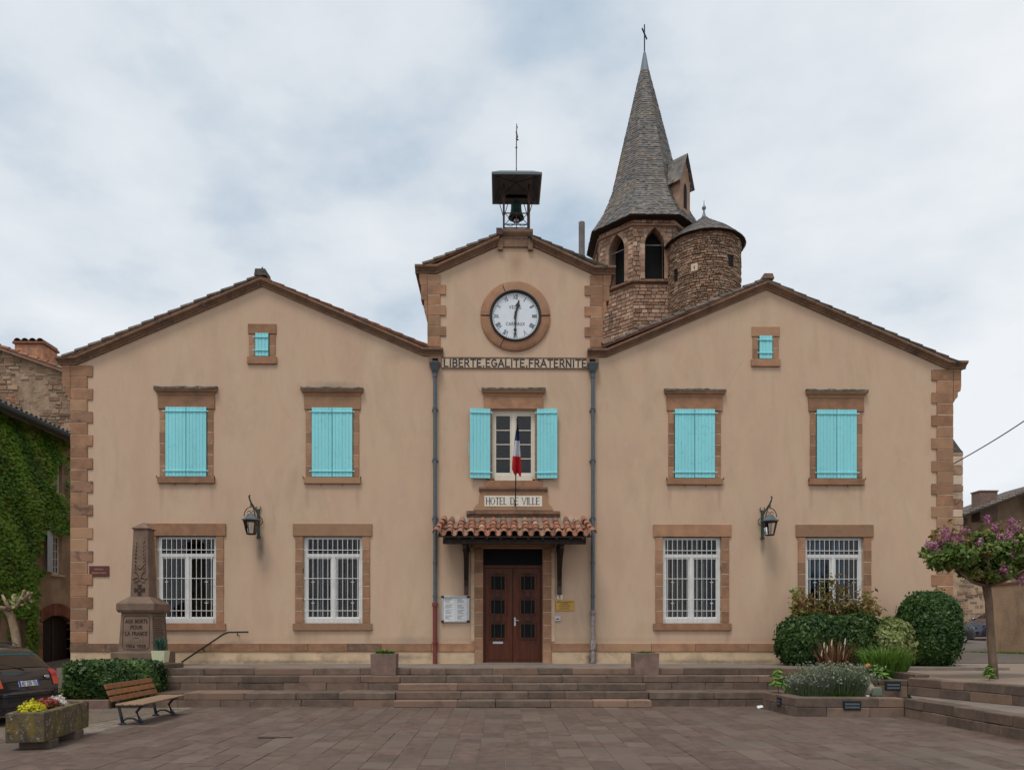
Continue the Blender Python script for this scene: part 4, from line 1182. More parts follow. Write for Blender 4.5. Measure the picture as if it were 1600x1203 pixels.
# --- door
b = MB()
b.box(-.852, .852, .16, .24, T - .02, 4.115)
dr = b.build('entrance_door', M['door'], hall); dr.location = HZ + Vector((-.07, 0, 0))
MB().box(-.845, .845, .15, .158, 3.62, 4.11).build('transom_pane', M['black'], dr)
b = MB(); b.box(-.852, .852, .10, .17, 3.56, 3.64); b.box(-.852, -.80, .10, .165, T, 3.56); b.box(.80, .852, .10, .165, T, 3.56); b.build('door_frame', M['door'], dr)
for s in (-1, 1):
    b = MB(); xa, xb = sorted((s*.008, s*.795))
    b.cbox(xa, xb, .115, .158, T + .01, 3.555, .006)
    xm = s*.43
    for zz in (3.13, 2.44, 1.75):
        for x0, x1, z0, z1 in ((xm-.25, xm-.19, zz-.25, zz+.25), (xm+.19, xm+.25, zz-.25, zz+.25), (xm-.19, xm+.19, zz+.19, zz+.25), (xm-.19, xm+.19, zz-.25, zz-.19)):
            b.cbox(x0, x1, .094, .12, z0, z1, .008)
    b.cbox(xa + .06, xb - .06, .103, .12, T + .10, T + .55, .012)
    lf = b.build('door_leaf', M['door'], dr)
    for zz in (3.13, 2.44, 1.75): MB().box(xm - .19, xm + .19, .108, .114, zz - .19, zz + .19).build('door_pane', M['black'], dr)
    b = MB()
    for k in (-.10, .0, .10):
        b.box(xm + k*1.0 - .014, xm + k*1.0 + .014, .07, .09, 1.48, 3.42) if k else None
    for k in (-.1, .1):
        for zz in (3.13, 2.44, 1.75):
            b.tube([(xm + k, .08, zz + .16), (xm + k*.4, .08, zz + .22), (xm, .08, zz + .30)], .009, 5)
    b.build('door_grille', M['iron'], dr)
b = MB(); b.tube([(.06, .10, 2.06), (.06, .06, 2.06), (.17, .055, 2.05)], .013, 6); b.box(.035, .085, .10, .116, 1.90, 2.14); b.build('door_handle', M['alu'], dr)
b = MB(); b.cbox(-.58, -.28, .09, .116, 1.38, 1.45, .006); b.build('letter_slot', M['alu'], dr)
for s in (-1, 1):
    n = 9
    for i in range(n):
        h = (4.12 - T) / n
        bb = MB(); bb.cbox(*sorted((s*.858, s*1.10)), -.05, .26, T + i*h + .007, T + (i+1)*h - .007, .006)
        bb.build('jamb_stone', M['trim'], dr)
    bb = MB(); bb.box(*sorted((s*.866, s*1.09)), -.043, .2, T + .01, 4.11); bb.build('joint_mortar', M['mortar'], dr)
    bb = MB(); bb.box(*sorted((s*1.10, s*1.20)), -.03, .0, 1.45, 4.0); bb.build('outer_jamb', M['plinth'], dr)
MB().cbox(-1.2, 1.2, -.05, .26, 4.125, 4.40, .01).build('lintel', M['trim'], dr)
MB().cbox(-1.12, 1.12, -.30, .16, T - .05, T + .02, .01).build('threshold', M['terrace'], dr)

# --- canopy over the door
CF, CB_ = (-1.22, 4.33), (-.03, 4.90)
cen = -.04
b = MB()
b.box(-1.95, 1.95, CF[0] + .12, CF[0] + .22, 4.12, 4.25); b.box(-1.95, 1.95, -.14, -.03, 4.36, 4.50)
for k in range(11):
    x = -1.9 + k*.38
    b.add([(x-.035, CF[0]+.02, CF[1]-.10), (x+.035, CF[0]+.02, CF[1]-.10), (x+.035, -.03, CB_[1]-.14), (x-.035, -.03, CB_[1]-.14),
           (x-.035, CF[0]+.02, CF[1]-.04), (x+.035, CF[0]+.02, CF[1]-.04), (x+.035, -.03, CB_[1]-.06), (x-.035, -.03, CB_[1]-.06)],
          [(0,3,2,1),(4,5,6,7),(0,1,5,4),(1,2,6,5),(2,3,7,6),(3,0,4,7)])
b.add([(-2.08, CF[0], CF[1]-.05), (2.08, CF[0], CF[1]-.05), (2.0, -.03, CB_[1]-.06), (-2.0, -.03, CB_[1]-.06),
       (-2.08, CF[0], CF[1]-.025), (2.08, CF[0], CF[1]-.025), (2.0, -.03, CB_[1]-.035), (-2.0, -.03, CB_[1]-.035)],
      [(0,3,2,1),(4,5,6,7),(0,1,5,4),(1,2,6,5),(2,3,7,6),(3,0,4,7)])
canopy = b.build('door_canopy', M['darkwood'], hall); canopy.location = HZ + Vector((cen, 0, 0))
SL = math.hypot(CB_[0]-CF[0], CB_[1]-CF[1]); SA = math.atan2(CB_[1]-CF[1], CB_[0]-CF[0])
def barrel(l, r0, r1, th=.014, n=8, half=PI):
    vs, fs = [], []
    for k in range(n+1):
        t = (PI - half)/2 + half*k/n
        for (yy, rr) in ((0, r0), (l, r1)):
            vs.append((rr*math.cos(t), yy, rr*math.sin(t))); vs.append(((rr-th)*math.cos(t), yy, (rr-th)*math.sin(t)))
    for k in range(n):
        i = k*4; j = i+4
        fs += [(i, j, j+2, i+2), (i+1, i+3, j+3, j+1), (i, i+1, j+1, j), (i+2, j+2, j+3, i+3)]
    fs += [(0, 2, 3, 1), (n*4, n*4+1, n*4+3, n*4+2)]
    bb = MB(); bb.add(vs, fs)
    me = bb.mesh('roof_tile', True); me.set_sharp_from_angle(angle=R(45)); return me
cover = barrel(.44, .092, .074); channel = barrel(.72, .085, .10)
NC = 13
for c in range(NC):
    x = (c - (NC-1)/2) * .297
    for r_ in range(4):
        o = link('roof_tile', cover, M['tile'], canopy)
        f = (r_ * .315 - .02) / SL
        o.location = (x + rng.uniform(-.012, .012), CF[0] + (CB_[0]-CF[0])*f, CF[1] + .045 + (CB_[1]-CF[1])*f + .012)
        o.rotation_euler = (SA - R(2.2) + rng.uniform(-.02, .02), rng.uniform(-.05, .05), rng.uniform(-.03, .03))
for c in range(NC + 1):
    x = (c - NC/2) * .297
    for r_ in range(2):
        o = link('channel_tile', channel, M['tile'], canopy)
        f = (r_ * .62 - .03) / SL
        o.location = (x, CF[0] + (CB_[0]-CF[0])*f, CF[1] + .075 + (CB_[1]-CF[1])*f + r_*.01)
        o.rotation_euler = (-(SA - R(1.5)), PI, 0)
for s in (-1, 1):
    for r_ in range(4):
        o = link('roof_tile', cover, M['tile'], canopy)
        f = (r_ * .315 - .02) / SL
        o.location = (s*(2.13 - .19*f), CF[0] + (CB_[0]-CF[0])*f, CF[1] + .09 + (CB_[1]-CF[1])*f)
        o.rotation_euler = (SA - R(2), s*.3, s*R(9))
b = MB(); b.box(-1.98, 1.98, -.06, -.002, 4.86, 4.985); b.build('mortar_fillet', M['mortar'], canopy)
for x in (-1.36, 1.30):
    b = MB()
    b.prism([(x-.055, 2.80), (x+.055, 2.80), (x+.06, 3.1), (x+.075, 4.12), (x-.075, 4.12), (x-.06, 3.1)], -.14, -.01)
    b.m = Matrix.Translation((x, 0, 0)) @ Matrix.Rotation(PI/2, 4, 'Z')
    b.prism([(-.14, 3.2), (-.14, 3.5), (-.55, 3.95), (-1.05, 4.11), (-1.05, 4.0), (-.6, 3.78)], -.05, .05)
    b.prism([(-1.12, 4.115), (-.01, 4.115), (-.01, 4.25), (-1.12, 4.25)], -.075, .075)
    b.m = Matrix.Identity(4)
    b.cbox(x-.10, x+.10, -.3, -.01, 4.0, 4.11, .02)
    b.build('bracket', M['darkwood'], canopy)
    MB().cbox(x-.06, x+.06, -.15, -.005, 2.80, 3.02, .01).build('bracket_shoe', M['rusty'], canopy)

# --- rainwater pipes
def downpipe(x, low_mat, zlow):
    b = MB(); b.box(x-.17, x+.17, -.04, -.001, 9.30, 9.60)
    hd = b.build('rain_outlet', M['trim'], hall); hd.location = HZ
    MB().box(x-.08, x+.08, -.05, -.02, 9.40, 9.53).build('outlet_mouth', M['black'], hd)
    b = MB(); b.m = Matrix.Translation((x, -.11, 0))
    b.lathe([(.0, 9.38), (.165, 9.38), (.165, 9.34), (.15, 9.32), (.135, 9.24), (.10, 9.18), (.085, 9.12), (.06, 9.10), (.055, 9.02)], n=14)
    b.tube([(0, 0, 9.05), (0, 0, zlow)], .052, 12)
    for z in (9.0, 8.1, 6.65, 5.0, 3.7, 2.75): b.lathe([(.052, -.03), (.066, -.025), (.066, .025), (.052, .03)], (0, 0, z), 12)
    for z in (8.05, 6.6, 4.95): b.box(-.09, .09, .04, .11, z - .02, z + .02)
    dp = b.build('downpipe', M['pipe'], hall, angle=40); dp.location = HZ
    b = MB(); b.m = Matrix.Translation((x, -.11, 0))
    b.tube([(0, 0, zlow), (0, 0, T + .0)], .062, 12); b.lathe([(.06, -.06), (.082, -.05), (.082, .05), (.06, .06)], (0, 0, zlow), 12)
    for z in (1.42,): b.lathe([(.06, -.03), (.08, -.025), (.08, .025), (.06, .03)], (0, 0, z), 12)
    if low_mat == 'old_pipe': b.box(-.07, .07, -.075, .07, 1.22, 1.5)
    b.build('lower_pipe', M[low_mat], dp, angle=40)
downpipe(-2.29, 'red_pipe', 2.50); downpipe(2.21, 'old_pipe', 2.28)

# --- bell frame on the clock gable
BX = .03
BF, BK = -.20, .75
b = MB(); b.box(BX - .40, BX + .40, BF + .10, BK + .05, 13.178, 13.205)
bf = part(b, 'bell_frame', M['rusty'])
for x in (-.36, .36):
    for y in (BF + .15, BK): MB().box(BX + x - .028, BX + x + .028, y - .028, y + .028, 13.206, 14.50).build('post', M['rusty'], bf)
b = MB()
for y in (BF + .15, BK):
    for z in (13.26, 13.36, 13.68): b.box(BX - .33, BX + .33, y - .012, y + .012, z - .012, z + .012)
    for s in (-1, 1):
        b.tube([(BX + s*.33, y, 13.36), (BX + s*.02, y, 13.68)], .010, 5); b.tube([(BX + s*.02, y, 13.36), (BX + s*.33, y, 13.68)], .010, 5)
        b.tube([(BX + s*.30, y - .004, 13.36), (BX + s*.17, y - .004, 13.30), (BX + s*.06, y - .004, 13.36)], .008, 5)
        for k in (-.10, .10):
            b.tube([(BX + s*.36, y, 13.95), (BX + s*.36 + k*.5, y, 14.15), (BX + s*.36 + k*1.3, y, 14.42)], .012, 5)
    b.box(BX - .012, BX + .012, y - .01, y + .01, 13.2, 13.68)
for x in (-.36, .36):
    for z in (13.26, 13.68): b.box(BX + x - .012, BX + x + .012, BF + .15, BK, z - .012, z + .012)
b.box(BX - .36, BX + .36, .22, .30, 14.30, 14.38)
b.build('railing', M['rusty'], bf)
b = MB(); b.m = Matrix.Translation((BX - .0, 0, 0))
e0, e1 = (-.70, -.72, .70, .80), (-.46, -.35, .46, .45)
for zz, dz in ((14.42, 0),):
    v = [(e0[0], e0[1], 14.40), (e0[2], e0[1], 14.40), (e0[2], e0[3], 14.40), (e0[0], e0[3], 14.40),
         (e0[0], e0[1], 14.46), (e0[2], e0[1], 14.46), (e0[2], e0[3], 14.46), (e0[0], e0[3], 14.46),
         (e1[0], e1[1], 14.72), (e1[2], e1[1], 14.72), (e1[2], e1[3], 14.72), (e1[0], e1[3], 14.72),
         (e0[0]+.04, e0[1]+.04, 14.40), (e0[2]-.04, e0[1]+.04, 14.40), (e0[2]-.04, e0[3]-.04, 14.40), (e0[0]+.04, e0[3]-.04, 14.40),
         (e1[0], e1[1], 14.66), (e1[2], e1[1], 14.66), (e1[2], e1[3], 14.66), (e1[0], e1[3], 14.66)]
    f = [(8,9,10,11), (16,19,18,17)]
    for i in range(4):
        j = (i+1) % 4
        f += [(i, j, 4+j, 4+i), (4+i, 4+j, 8+j, 8+i), (i, 12+i, 12+j, j), (12+i, 16+i, 16+j, 12+j)]
    b.add(v, f)
b.build('bell_roof', M['pipe'], bf)
b = MB()
for k in range(7):
    x = -.6 + .2*k
    b.add([(BX+x-.015, -.62, 14.425), (BX+x+.015, -.62, 14.425), (BX+x*.7+.015, -.3, 14.645), (BX+x*.7-.015, -.3, 14.645)], [(0,1,2,3)])
b.tube([(BX-.55, -.55, 14.42), (BX, .04, 14.6), (BX+.55, .62, 14.42)], .018, 5); b.tube([(BX+.55, -.55, 14.42), (BX, .04, 14.61), (BX-.55, .62, 14.42)], .018, 5)
b.build('roof_rafter', M['rusty'], bf)
b = MB()
b.tube([(BX + .0, .05, 14.7), (BX, .05, 15.6), (BX + .01, .05, 16.3)], [.022, .017, .012], 6)
b.tube([(BX + .0, .05, 15.86), (BX + .03, .05, 15.92), (BX - .0, .05, 16.05), (BX + .02, .05, 16.22)], .024, 6)
b.lathe([(0, -.03), (.035, 0), (0, .03)], (BX, .05, 15.62), 8); b.lathe([(0, -.03), (.03, 0), (0, .03)], (BX + .04, .05, 15.84), 8)
b.build('mast', M['rusty'], bf)
b = MB(); b.tube([(BX - .20, -.1, 14.70), (BX - .19, -.12, 14.80)], .03, 6); b.build('bird_deterrent', M['iron'], bf)
bell = empty('bell', (BX, .25, 13.7))
b = MB()
b.lathe([(.0, .50), (.055, .50), (.06, .44), (.13, .43), (.15, .38), (.155, .26), (.17, .16), (.205, .07), (.235, .0), (.215, -.005), (.15, .14), (.0, .3)], n=24)
b.build('bell_body', M['bronze'], bell, angle=40)
b = MB(); b.tube([(0, 0, .48), (0, 0, .62)], .02, 6); b.box(-.36, .36, -.03, .03, .60, .66); b.build('yoke', M['rusty'], bell)
b = MB(); b.tube([(0, 0, .28), (0, 0, .02)], .012, 6); b.lathe([(0, -.05), (.04, -.02), (.04, .01), (0, .04)], (0, 0, -.02), 8); b.build('clapper', M['iron'], bell)
b = MB(); b.box(-.07, .07, -.05, .05, -.12, -.04); b.build('striker_box', M['alu'], bell)
tag(bell, 'dark green bronze bell hanging under the small roof above the clock', 'bell')

# ================================================================== CHURCH BEHIND
def masonry(b, mp, U, V, course, length, joint=.02, proud=.03, skip=None, depth=.12, r=None):
    """rough courses of separate stones; mp(u, v, out) gives a point; skip(u0,u1,v0,v1) may trim or drop"""
    r = r or rng
    v = 0.0
    while v < V - .03:
        h = min(r.uniform(*course), V - v)
        u = -r.random() * length[0]
        while u < U:
            l = r.uniform(*length)
            u0, u1 = max(u, 0), min(u + l, U)
            u += l
            if u1 - u0 < .06: continue
            pieces = [(u0, u1)]
            if skip: pieces = skip(u0, u1, v, v + h)
            for (a, c) in pieces:
                if c - a < .05: continue
                o = r.uniform(0, proud); j = joint * .5; e = min(.025, h*.15)
                jj = [r.uniform(-1, 1) * joint * .5 for _ in range(8)]
                q = [(a+j+jj[0], v+j+jj[1]), (c-j+jj[2], v+j+jj[3]), (c-j+jj[4], v+h-j+jj[5]), (a+j+jj[6], v+h-j+jj[7])]
                cu, cv = (a+c)/2, v+h/2
                fr = [mp(uu + (cu-uu)*e/max(c-a, .1)*1.2, vv + (cv-vv)*e/h*1.2, o) for uu, vv in q]
                bk = [mp(uu, vv, o - .03) for uu, vv in q]; bb2 = [mp(uu, vv, -depth) for uu, vv in q]
                b.add(fr + bk + bb2, [(0,1,2,3)] + [(i, (i+1) % 4, 4+(i+1) % 4, 4+i) for i in range(4)] + [(4+i, 4+(i+1) % 4, 8+(i+1) % 4, 8+i) for i in range(4)], r.random())
        v += h
CY = 20.0
cc = at(1007, 300, CY)
church = empty('church_tower', (cc.x, CY, 1.0))
tag(church, 'octagonal church bell tower with tall slate spire and iron cross behind the roof', 'church')
CO = Vector((-cc.x, -CY, -1.0))
cx0 = cc.x
HF = 2.66                                      # half flat-to-flat
FW = 2 * HF * math.tan(PI/8)
ZB, ZS, ZE = 9.0, 19.65, 23.0
def octa(hf, z):
    r = hf / math.cos(PI/8)
    return [(cx0 + r*math.cos(R(22.5 + 45*k)), CY + r*math.sin(R(22.5 + 45*k)), z) for k in range(8)]
def face_map(k, hf, z0):
    """k: 0 faces +x, 2 +y, 6 -y ..."""
    a = R(45*k); nx, ny = math.cos(a), math.sin(a)
    tx, ty = -ny, nx
    w = 2 * hf * math.tan(PI/8)
    return lambda u, v, o: (cx0 + nx*(hf+o) + tx*(u - w/2), CY + ny*(hf+o) + ty*(u - w/2), z0 + v)
WH, WB, WT = .50, 19.85, 21.65                 # belfry openings: half width, bottom, springing
def arch_skip(z0):
    def f(u0, u1, v0, v1):
        za, zb = z0 + v0, z0 + v1
        zm = (za + zb)/2
        if zm < WB or zm > WT + .95: return [(u0, u1)]
        hw = WH + .20 if zm < WT else max(0, (WH + .20) * (1 - ((zm - WT)/.98)**1.6))
        c = FW/2
        out = []
        if u0 < c - hw: out.append((u0, min(u1, c - hw)))
        if u1 > c + hw: out.append((max(u0, c + hw), u1))
        return out
    return f
b = MB(); r_ = random.Random(3)
for k in (4, 5, 6, 7, 0):
    masonry(b, face_map(k, HF - .06, ZB + 4), FW - .05, ZS - ZB - 4.1, (.14, .23), (.18, .44), r=r_, proud=.04)
    masonry(b, face_map(k, HF - .06, ZS + .1), FW - .05, ZE - ZS - .1, (.20, .27), (.24, .5), r=r_, proud=.03, skip=arch_skip(ZS + .1))
tw = b.build('tower_masonry', M['church'], church); tw.location = CO; tag(tw, kind='stuff')
# solid backing with pointed openings
b = MB()
lo, hi = octa(HF - .10, ZB), octa(HF - .10, ZS)
b.add(lo + hi, [(i, (i+1) % 8, 8+(i+1) % 8, 8+i) for i in range(8)])
def arch_pts(hw, zb, zt, top, n=6):
    pts = [(-hw, zb), (hw, zb)]
    for i in range(n + 1):
        t = i / n; pts.append((hw * (1 - t**1.7) if t < 1 else 0, zt + top * t**.85))
    for i in range(n - 1, -1, -1):
        t = i / n; pts.append((-hw * (1 - t**1.7), zt + top * t**.85))
    return pts
for k in range(8):
    mp = face_map(k, HF - .10, 0)
    out_ = [Vector((0, ZS, 0)), Vector((FW, ZS, 0)), Vector((FW, ZE, 0)), Vector((0, ZE, 0))]
    hole = [Vector((FW/2 + x, z, 0)) for x, z in arch_pts(WH, WB, WT, .85)]
    flat = out_ + hole[::-1]
    tr = tessellate_polygon([out_, hole[::-1]])
    b.add([mp(p.x, p.y, 0) for p in flat], [tuple(t) for t in tr])
    n = len(hole)
    b.add([mp(p.x, p.y, 0) for p in hole] + [mp(p.x, p.y, -.55) for p in hole], [(i, (i+1) % n, n + (i+1) % n, n+i) for i in range(n)])
o = b.build('tower_wall', M['rubble_mortar'], church); o.location = CO
b = MB()
ii = octa(HF - .66, ZS + .1); jj = octa(HF - .66, ZE)
b.add(ii + jj, [(i, (i+1) % 8, 8+(i+1) % 8, 8+i) for i in range(8)])
o = b.build('belfry_interior', M['black'], church); o.location = CO
for k in (5, 6, 7):                                          # arch stones, wire bar
    mp = face_map(k, HF - .08, 0)
    pin, pout = arch_pts(WH, WB, WT, .85, 7), arch_pts(WH + .24, WB, WT, 1.12, 7)
    n = len(pin)
    for i in list(range(1, n - 1)) :
        a, c = i, i + 1
        q = [pin[a], pin[c], pout[c], pout[a]]
        if i == n - 1: continue
        bb = MB(); pr = .035 + rng.uniform(-.008, .008)
        bb.add([mp(FW/2 + x, z, pr) for x, z in q] + [mp(FW/2 + x, z, -.3) for x, z in q], [(0,1,2,3)] + [(j, (j+1) % 4, 4+(j+1) % 4, 4+j) for j in range(4)])
        o = bb.build('arch_stone', M['church'], church); o.location = CO
    for s in (-1, 1):
        z = WB
        while z < WT - .02:
            h = min(rng.uniform(.26, .36), WT - z)
            xa, xb = s*WH, s*(WH + .24)
            bb = MB(); q = [(xa, z+.008), (xb, z+.008), (xb, z+h-.008), (xa, z+h-.008)]
            bb.add([mp(FW/2 + x, zz, .03) for x, zz in q] + [mp(FW/2 + x, zz, -.3) for x, zz in q], [(0,1,2,3)] + [(j, (j+1) % 4, 4+(j+1) % 4, 4+j) for j in range(4)])
            o = bb.build('jamb_stone', M['church'], church); o.location = CO
            z += h
    bb = MB(); bb.tube([mp(FW/2 - WH, WT + .02, -.2), mp(FW/2 + WH, WT + .02, -.2)], .022, 6); o = bb.build('tie_bar', M['old_pipe'], church); o.location = CO
b = MB()
def octring(b, h0, z0, h1, z1):
    lo, hi = octa(h0, z0), octa(h1, z1)
    b.add(lo + hi, [(i, (i+1) % 8, 8+(i+1) % 8, 8+i) for i in range(8)])
octring(b, HF - .1, ZS - .06, HF + .10, ZS); octring(b, HF + .10, ZS, HF + .10, ZS + .06); octring(b, HF + .10, ZS + .06, HF - .1, ZS + .14)
o = b.build('string_course', M['weathered'], church); o.location = CO
b = MB()
octring(b, HF - .1, ZE - .50, HF + .06, ZE - .46); octring(b, HF + .06, ZE - .46, HF + .06, ZE - .40); octring(b, HF + .06, ZE - .40, HF - .1, ZE - .36)
o = b.build('hood_course', M['church'], church); o.location = CO
# spire
SP = [(ZE - .04, 3.02), (23.45, 2.70), (24.0, 2.38), (24.7, 2.08), (25.5, 1.80), (32.9, .11)]
b = MB()
for (z0, h0), (z1, h1) in zip(SP[:-1], SP[1:]): octring(b, h0 - .05, z0, h1 - .05, z1)
octring(b, 3.04, ZE - .10, 3.02, ZE - .03); octring(b, 2.5, ZE - .16, 3.04, ZE - .10)
sp = b.build('spire', M['darkwood'], church); sp.location = CO
def prof(z):
    for (z0, h0), (z1, h1) in zip(SP[:-1], SP[1:]):
        if z <= z1: return h0 + (h1-h0)*(z-z0)/(z1-z0)
    return SP[-1][1]
b = MB(); r_ = random.Random(5)
z = ZE - .06
while z < 32.3:
    dz = .135
    h0, h1 = prof(z) + .012, prof(z + dz*1.6) - .004
    for k in (4, 5, 6, 7, 0, 1, 3):
        a = R(45*k); nx, ny = math.cos(a), math.sin(a); tx, ty = -ny, nx
        w0, w1 = h0*math.tan(PI/8), h1*math.tan(PI/8)
        n = max(1, int(round(2*w0 / .16)))
        off = r_.random()*.0
        us = [-1 + 2*(i + (.5 if (int(z/dz) % 2 and 0 < i < n) else 0) * 0)/n for i in range(n+1)]
        us = [us[0]] + [u + r_.uniform(-.25, .25)/n for u in us[1:-1]] + [us[-1]]
        for i in range(n):
            u0, u1 = us[i], us[i+1]
            lift = r_.uniform(0, .018); dd = r_.uniform(-.02, .02)
            P = []
            for (u, h, w, zz, o_) in ((u0, h0+lift, w0, z+dd, 0), (u1, h0+lift, w0, z+dd, 0), (u1, h1, w1, z+dz*1.6, 0), (u0, h1, w1, z+dz*1.6, 0)):
                P.append((cx0 + nx*h + tx*w*u*1.004, CY + ny*h + ty*w*u*1.004, zz))
            P += [(P[0][0] - nx*.02, P[0][1] - ny*.02, P[0][2]), (P[1][0] - nx*.02, P[1][1] - ny*.02, P[1][2])]
            b.add(P, [(0,1,2,3), (0,4,5,1)], r_.random())
    z += dz
o = b.build('spire_slates', M['slate'], sp); tag(o, kind='stuff')
b = MB(); octring(b, .27, 32.2, .07, 33.4); octring(b, .07, 33.4, .0, 33.5); b.build('lead_cap', M['lead'], sp)
b = MB(); ctop = 34.95
b.tube([(cx0, CY, 33.3), (cx0, CY, ctop)], .035, 6)
b.m = Matrix.Translation((cx0, CY, 34.45)) @ Matrix.Rotation(R(62), 4, 'Z'); b.box(-.42, .42, -.03, .03, -.035, .035)
b.build('cross', M['iron'], sp)
# lucarne on the right hand face
DA = R(-45)
dm = Matrix.Translation((cx0, CY, 0)) @ Matrix.Rotation(DA, 4, 'Z')     # local +x looks out through the face
D1, DWH, DZ0, DZE, DZR = 2.55, .48, 23.0, 25.35, 26.75
b = MB(); b.m = dm
gpts = [(-DWH, DZ0), (DWH, DZ0), (DWH, DZE), (0, DZR - .15), (-DWH, DZE)]
b.add([(D1, y, z) for y, z in gpts] + [(.6, y, z) for y, z in gpts], [(0,1,2,3,4)] + [(i, (i+1) % 5, 5+(i+1) % 5, 5+i) for i in range(5)])
luc = b.build('lucarne', M['church'], church); luc.location = CO
b = MB(); b.m = dm; ap_ = arch_pts(.15, 23.9, 24.9, .35, 5); b.add([(D1 + .01, y, z) for y, z in ap_], [tuple(range(len(ap_)))])
b.build('lucarne_opening', M['black'], luc)
b = MB(); b.m = dm; r_ = random.Random(9)
for s in (-1, 1):
    n = 8
    for i in range(n):
        f0, f1 = i/n, (i+1.5)/n
        y0, z0 = s*(DWH + .22)*(1-f0), DZE - .25 + (DZR - DZE + .25)*f0
        y1, z1 = s*(DWH + .22)*(1-min(f1, 1)), DZE - .25 + (DZR - DZE + .25)*min(f1, 1)
        x = D1 + .16
        while x > .5:
            l = r_.uniform(.16, .24); lift = r_.uniform(.015, .035)
            b.add([(x, y0, z0+lift), (x-l+.004, y0, z0+lift), (x-l+.004, y1, z1), (x, y1, z1), (x, y0, z0-.02), (x-l+.004, y0, z0-.02)], [(0,1,2,3), (0,1,5,4), (0,3,4)], r_.random())
            x -= l
o = b.build('lucarne_slates', M['slate'], luc); tag(o, kind='stuff')
# stair turret
TY = 17.3
tc_ = at(1100, 400, TY)
turret = empty('stair_turret', (tc_.x, TY, 1.0))
tag(turret, 'round rubble stone stair turret with slate cone roof against the church tower', 'turret')
TO = Vector((-tc_.x, -TY, -1.0)); TR = 1.80; TE = 21.45
def cyl(u, v, o):
    a = u / TR - PI * 1.02
    return (tc_.x + (TR+o)*math.cos(a), TY + (TR+o)*math.sin(a), 12.0 + v)
ops = []
for px, py, w, h in ((1060, 428, .30, .55), (1144, 405, .36, .55)):
    dx = (px - 1103)/1200*(TY + DIST - 1.5)
    a = math.asin(max(-1, min(1, dx / TR))) - PI/2
    a -= math.atan2(tc_.x - CAMX, TY + DIST) * 1.0
    zz = EYE + (985 - py)/1200*(TY + DIST + TR*math.sin(a))
    ops.append(((a + PI*1.02)*TR, zz - 12.0, w, h))
def tskip(u0, u1, v0, v1):
    for (uc, vc, w, h) in ops:
        if v1 > vc - h/2 and v0 < vc + h/2:
            if u1 > uc - w/2 and u0 < uc + w/2:
                return [(u0, uc - w/2), (uc + w/2, u1)]
    return [(u0, u1)]
b = MB(); r_ = random.Random(12)
masonry(b, cyl, TR*PI*1.1, TE - 12.0, (.07, .15), (.11, .34), joint=.025, proud=.06, skip=tskip, r=r_)
o = b.build('rubble_masonry', M['rubble'], turret); o.location = TO; tag(o, kind='stuff')
b = MB(); b.lathe([(TR - .05, 9), (TR - .05, TE)], (tc_.x, TY, 0), 36); o = b.build('turret_wall', M['rubble_mortar'], turret, smooth=True); o.location = TO
for (uc, vc, w, h) in ops:
    b = MB(); P = [cyl(uc + a, vc + c, .0) for a, c in ((-w/2, -h/2), (w/2, -h/2), (w/2, h/2), (-w/2, h/2))]; b.add(P, [(0,1,2,3)]); o = b.build('turret_opening', M['black'], turret); o.location = TO
a_ = math.asin((1089-1103)/1200*(TY + DIST - 1.8)/TR) - PI/2 - math.atan2(tc_.x - CAMX, TY + DIST)
uc = (a_ + PI*1.02)*TR; vc = EYE + (985-417)/1200*(TY + DIST + TR*math.sin(a_)) - 12
b = MB(); P = [cyl(uc + x, vc + z, o_) for o_ in (.11, -.02) for x, z in ((-.15, -.18), (.15, -.18), (.15, .18), (-.15, .18))]; b.add(P, [(0,1,2,3)] + [(i, (i+1) % 4, 4+(i+1) % 4, 4+i) for i in range(4)]); o = b.build('pale_slit_stone', M['panel'], turret); o.location = TO
b = MB(); P = [cyl(uc + x, vc + z, .115) for x, z in ((-.02, -.1), (.02, -.1), (.02, .06), (-.02, .06))]; b.add(P, [(0,1,2,3)]); o = b.build('slit', M['black'], turret); o.location = TO
cone = [(TR + .23, TE - .05), (TR + .02, TE + .16), (1.3, TE + .62), (.62, TE + 1.1), (.10, TE + 1.5)]
def cprof(z):
    for (r0, z0), (r1, z1) in zip(cone[:-1], cone[1:]):
        if z <= z1: return r0 + (r1-r0)*(z-z0)/(z1-z0)
    return .1
b = MB(); b.lathe([(TR - .1, TE - .1), (TR + .22, TE - .08)] + [(r_ - .04, z_) for r_, z_ in cone], (tc_.x, TY, 0), 32)
tr_ = b.build('turret_roof', M['darkwood'], turret); tr_.location = TO
b = MB(); r_ = random.Random(15); z = TE - .07
while z < TE + 1.45:
    dz = .105; rr, r1 = cprof(z) + .015, cprof(z + dz*1.5)
    n = max(6, int(2*PI*rr / .2)); a = r_.random()
    for i in range(n):
        a0, a1 = a + 2*PI*i/n, a + 2*PI*(i+.97)/n; lf = r_.uniform(0, .02)
        P = [(tc_.x + (rr+lf)*math.cos(t), TY + (rr+lf)*math.sin(t), z) for t in (a0, a1)] + [(tc_.x + r1*math.cos(t), TY + r1*math.sin(t), z + dz*1.5) for t in (a1, a0)]
        P += [(tc_.x + (rr-.02)*math.cos(t), TY + (rr-.02)*math.sin(t), z - .02) for t in (a0, a1)]
        b.add(P, [(0,1,2,3), (0,1,5,4)], r_.random())
    z += dz
o = b.build('turret_slates', M['slate'], tr_); tag(o, kind='stuff')
b = MB(); b.lathe([(.13, TE + 1.45), (.07, TE + 1.7), (.03, TE + 1.85), (.10, TE + 1.95), (.11, TE + 2.02), (.03, TE + 2.12), (.01, TE + 2.4)], (tc_.x, TY, 0), 10); b.build('finial', M['lead'], tr_, smooth=True)

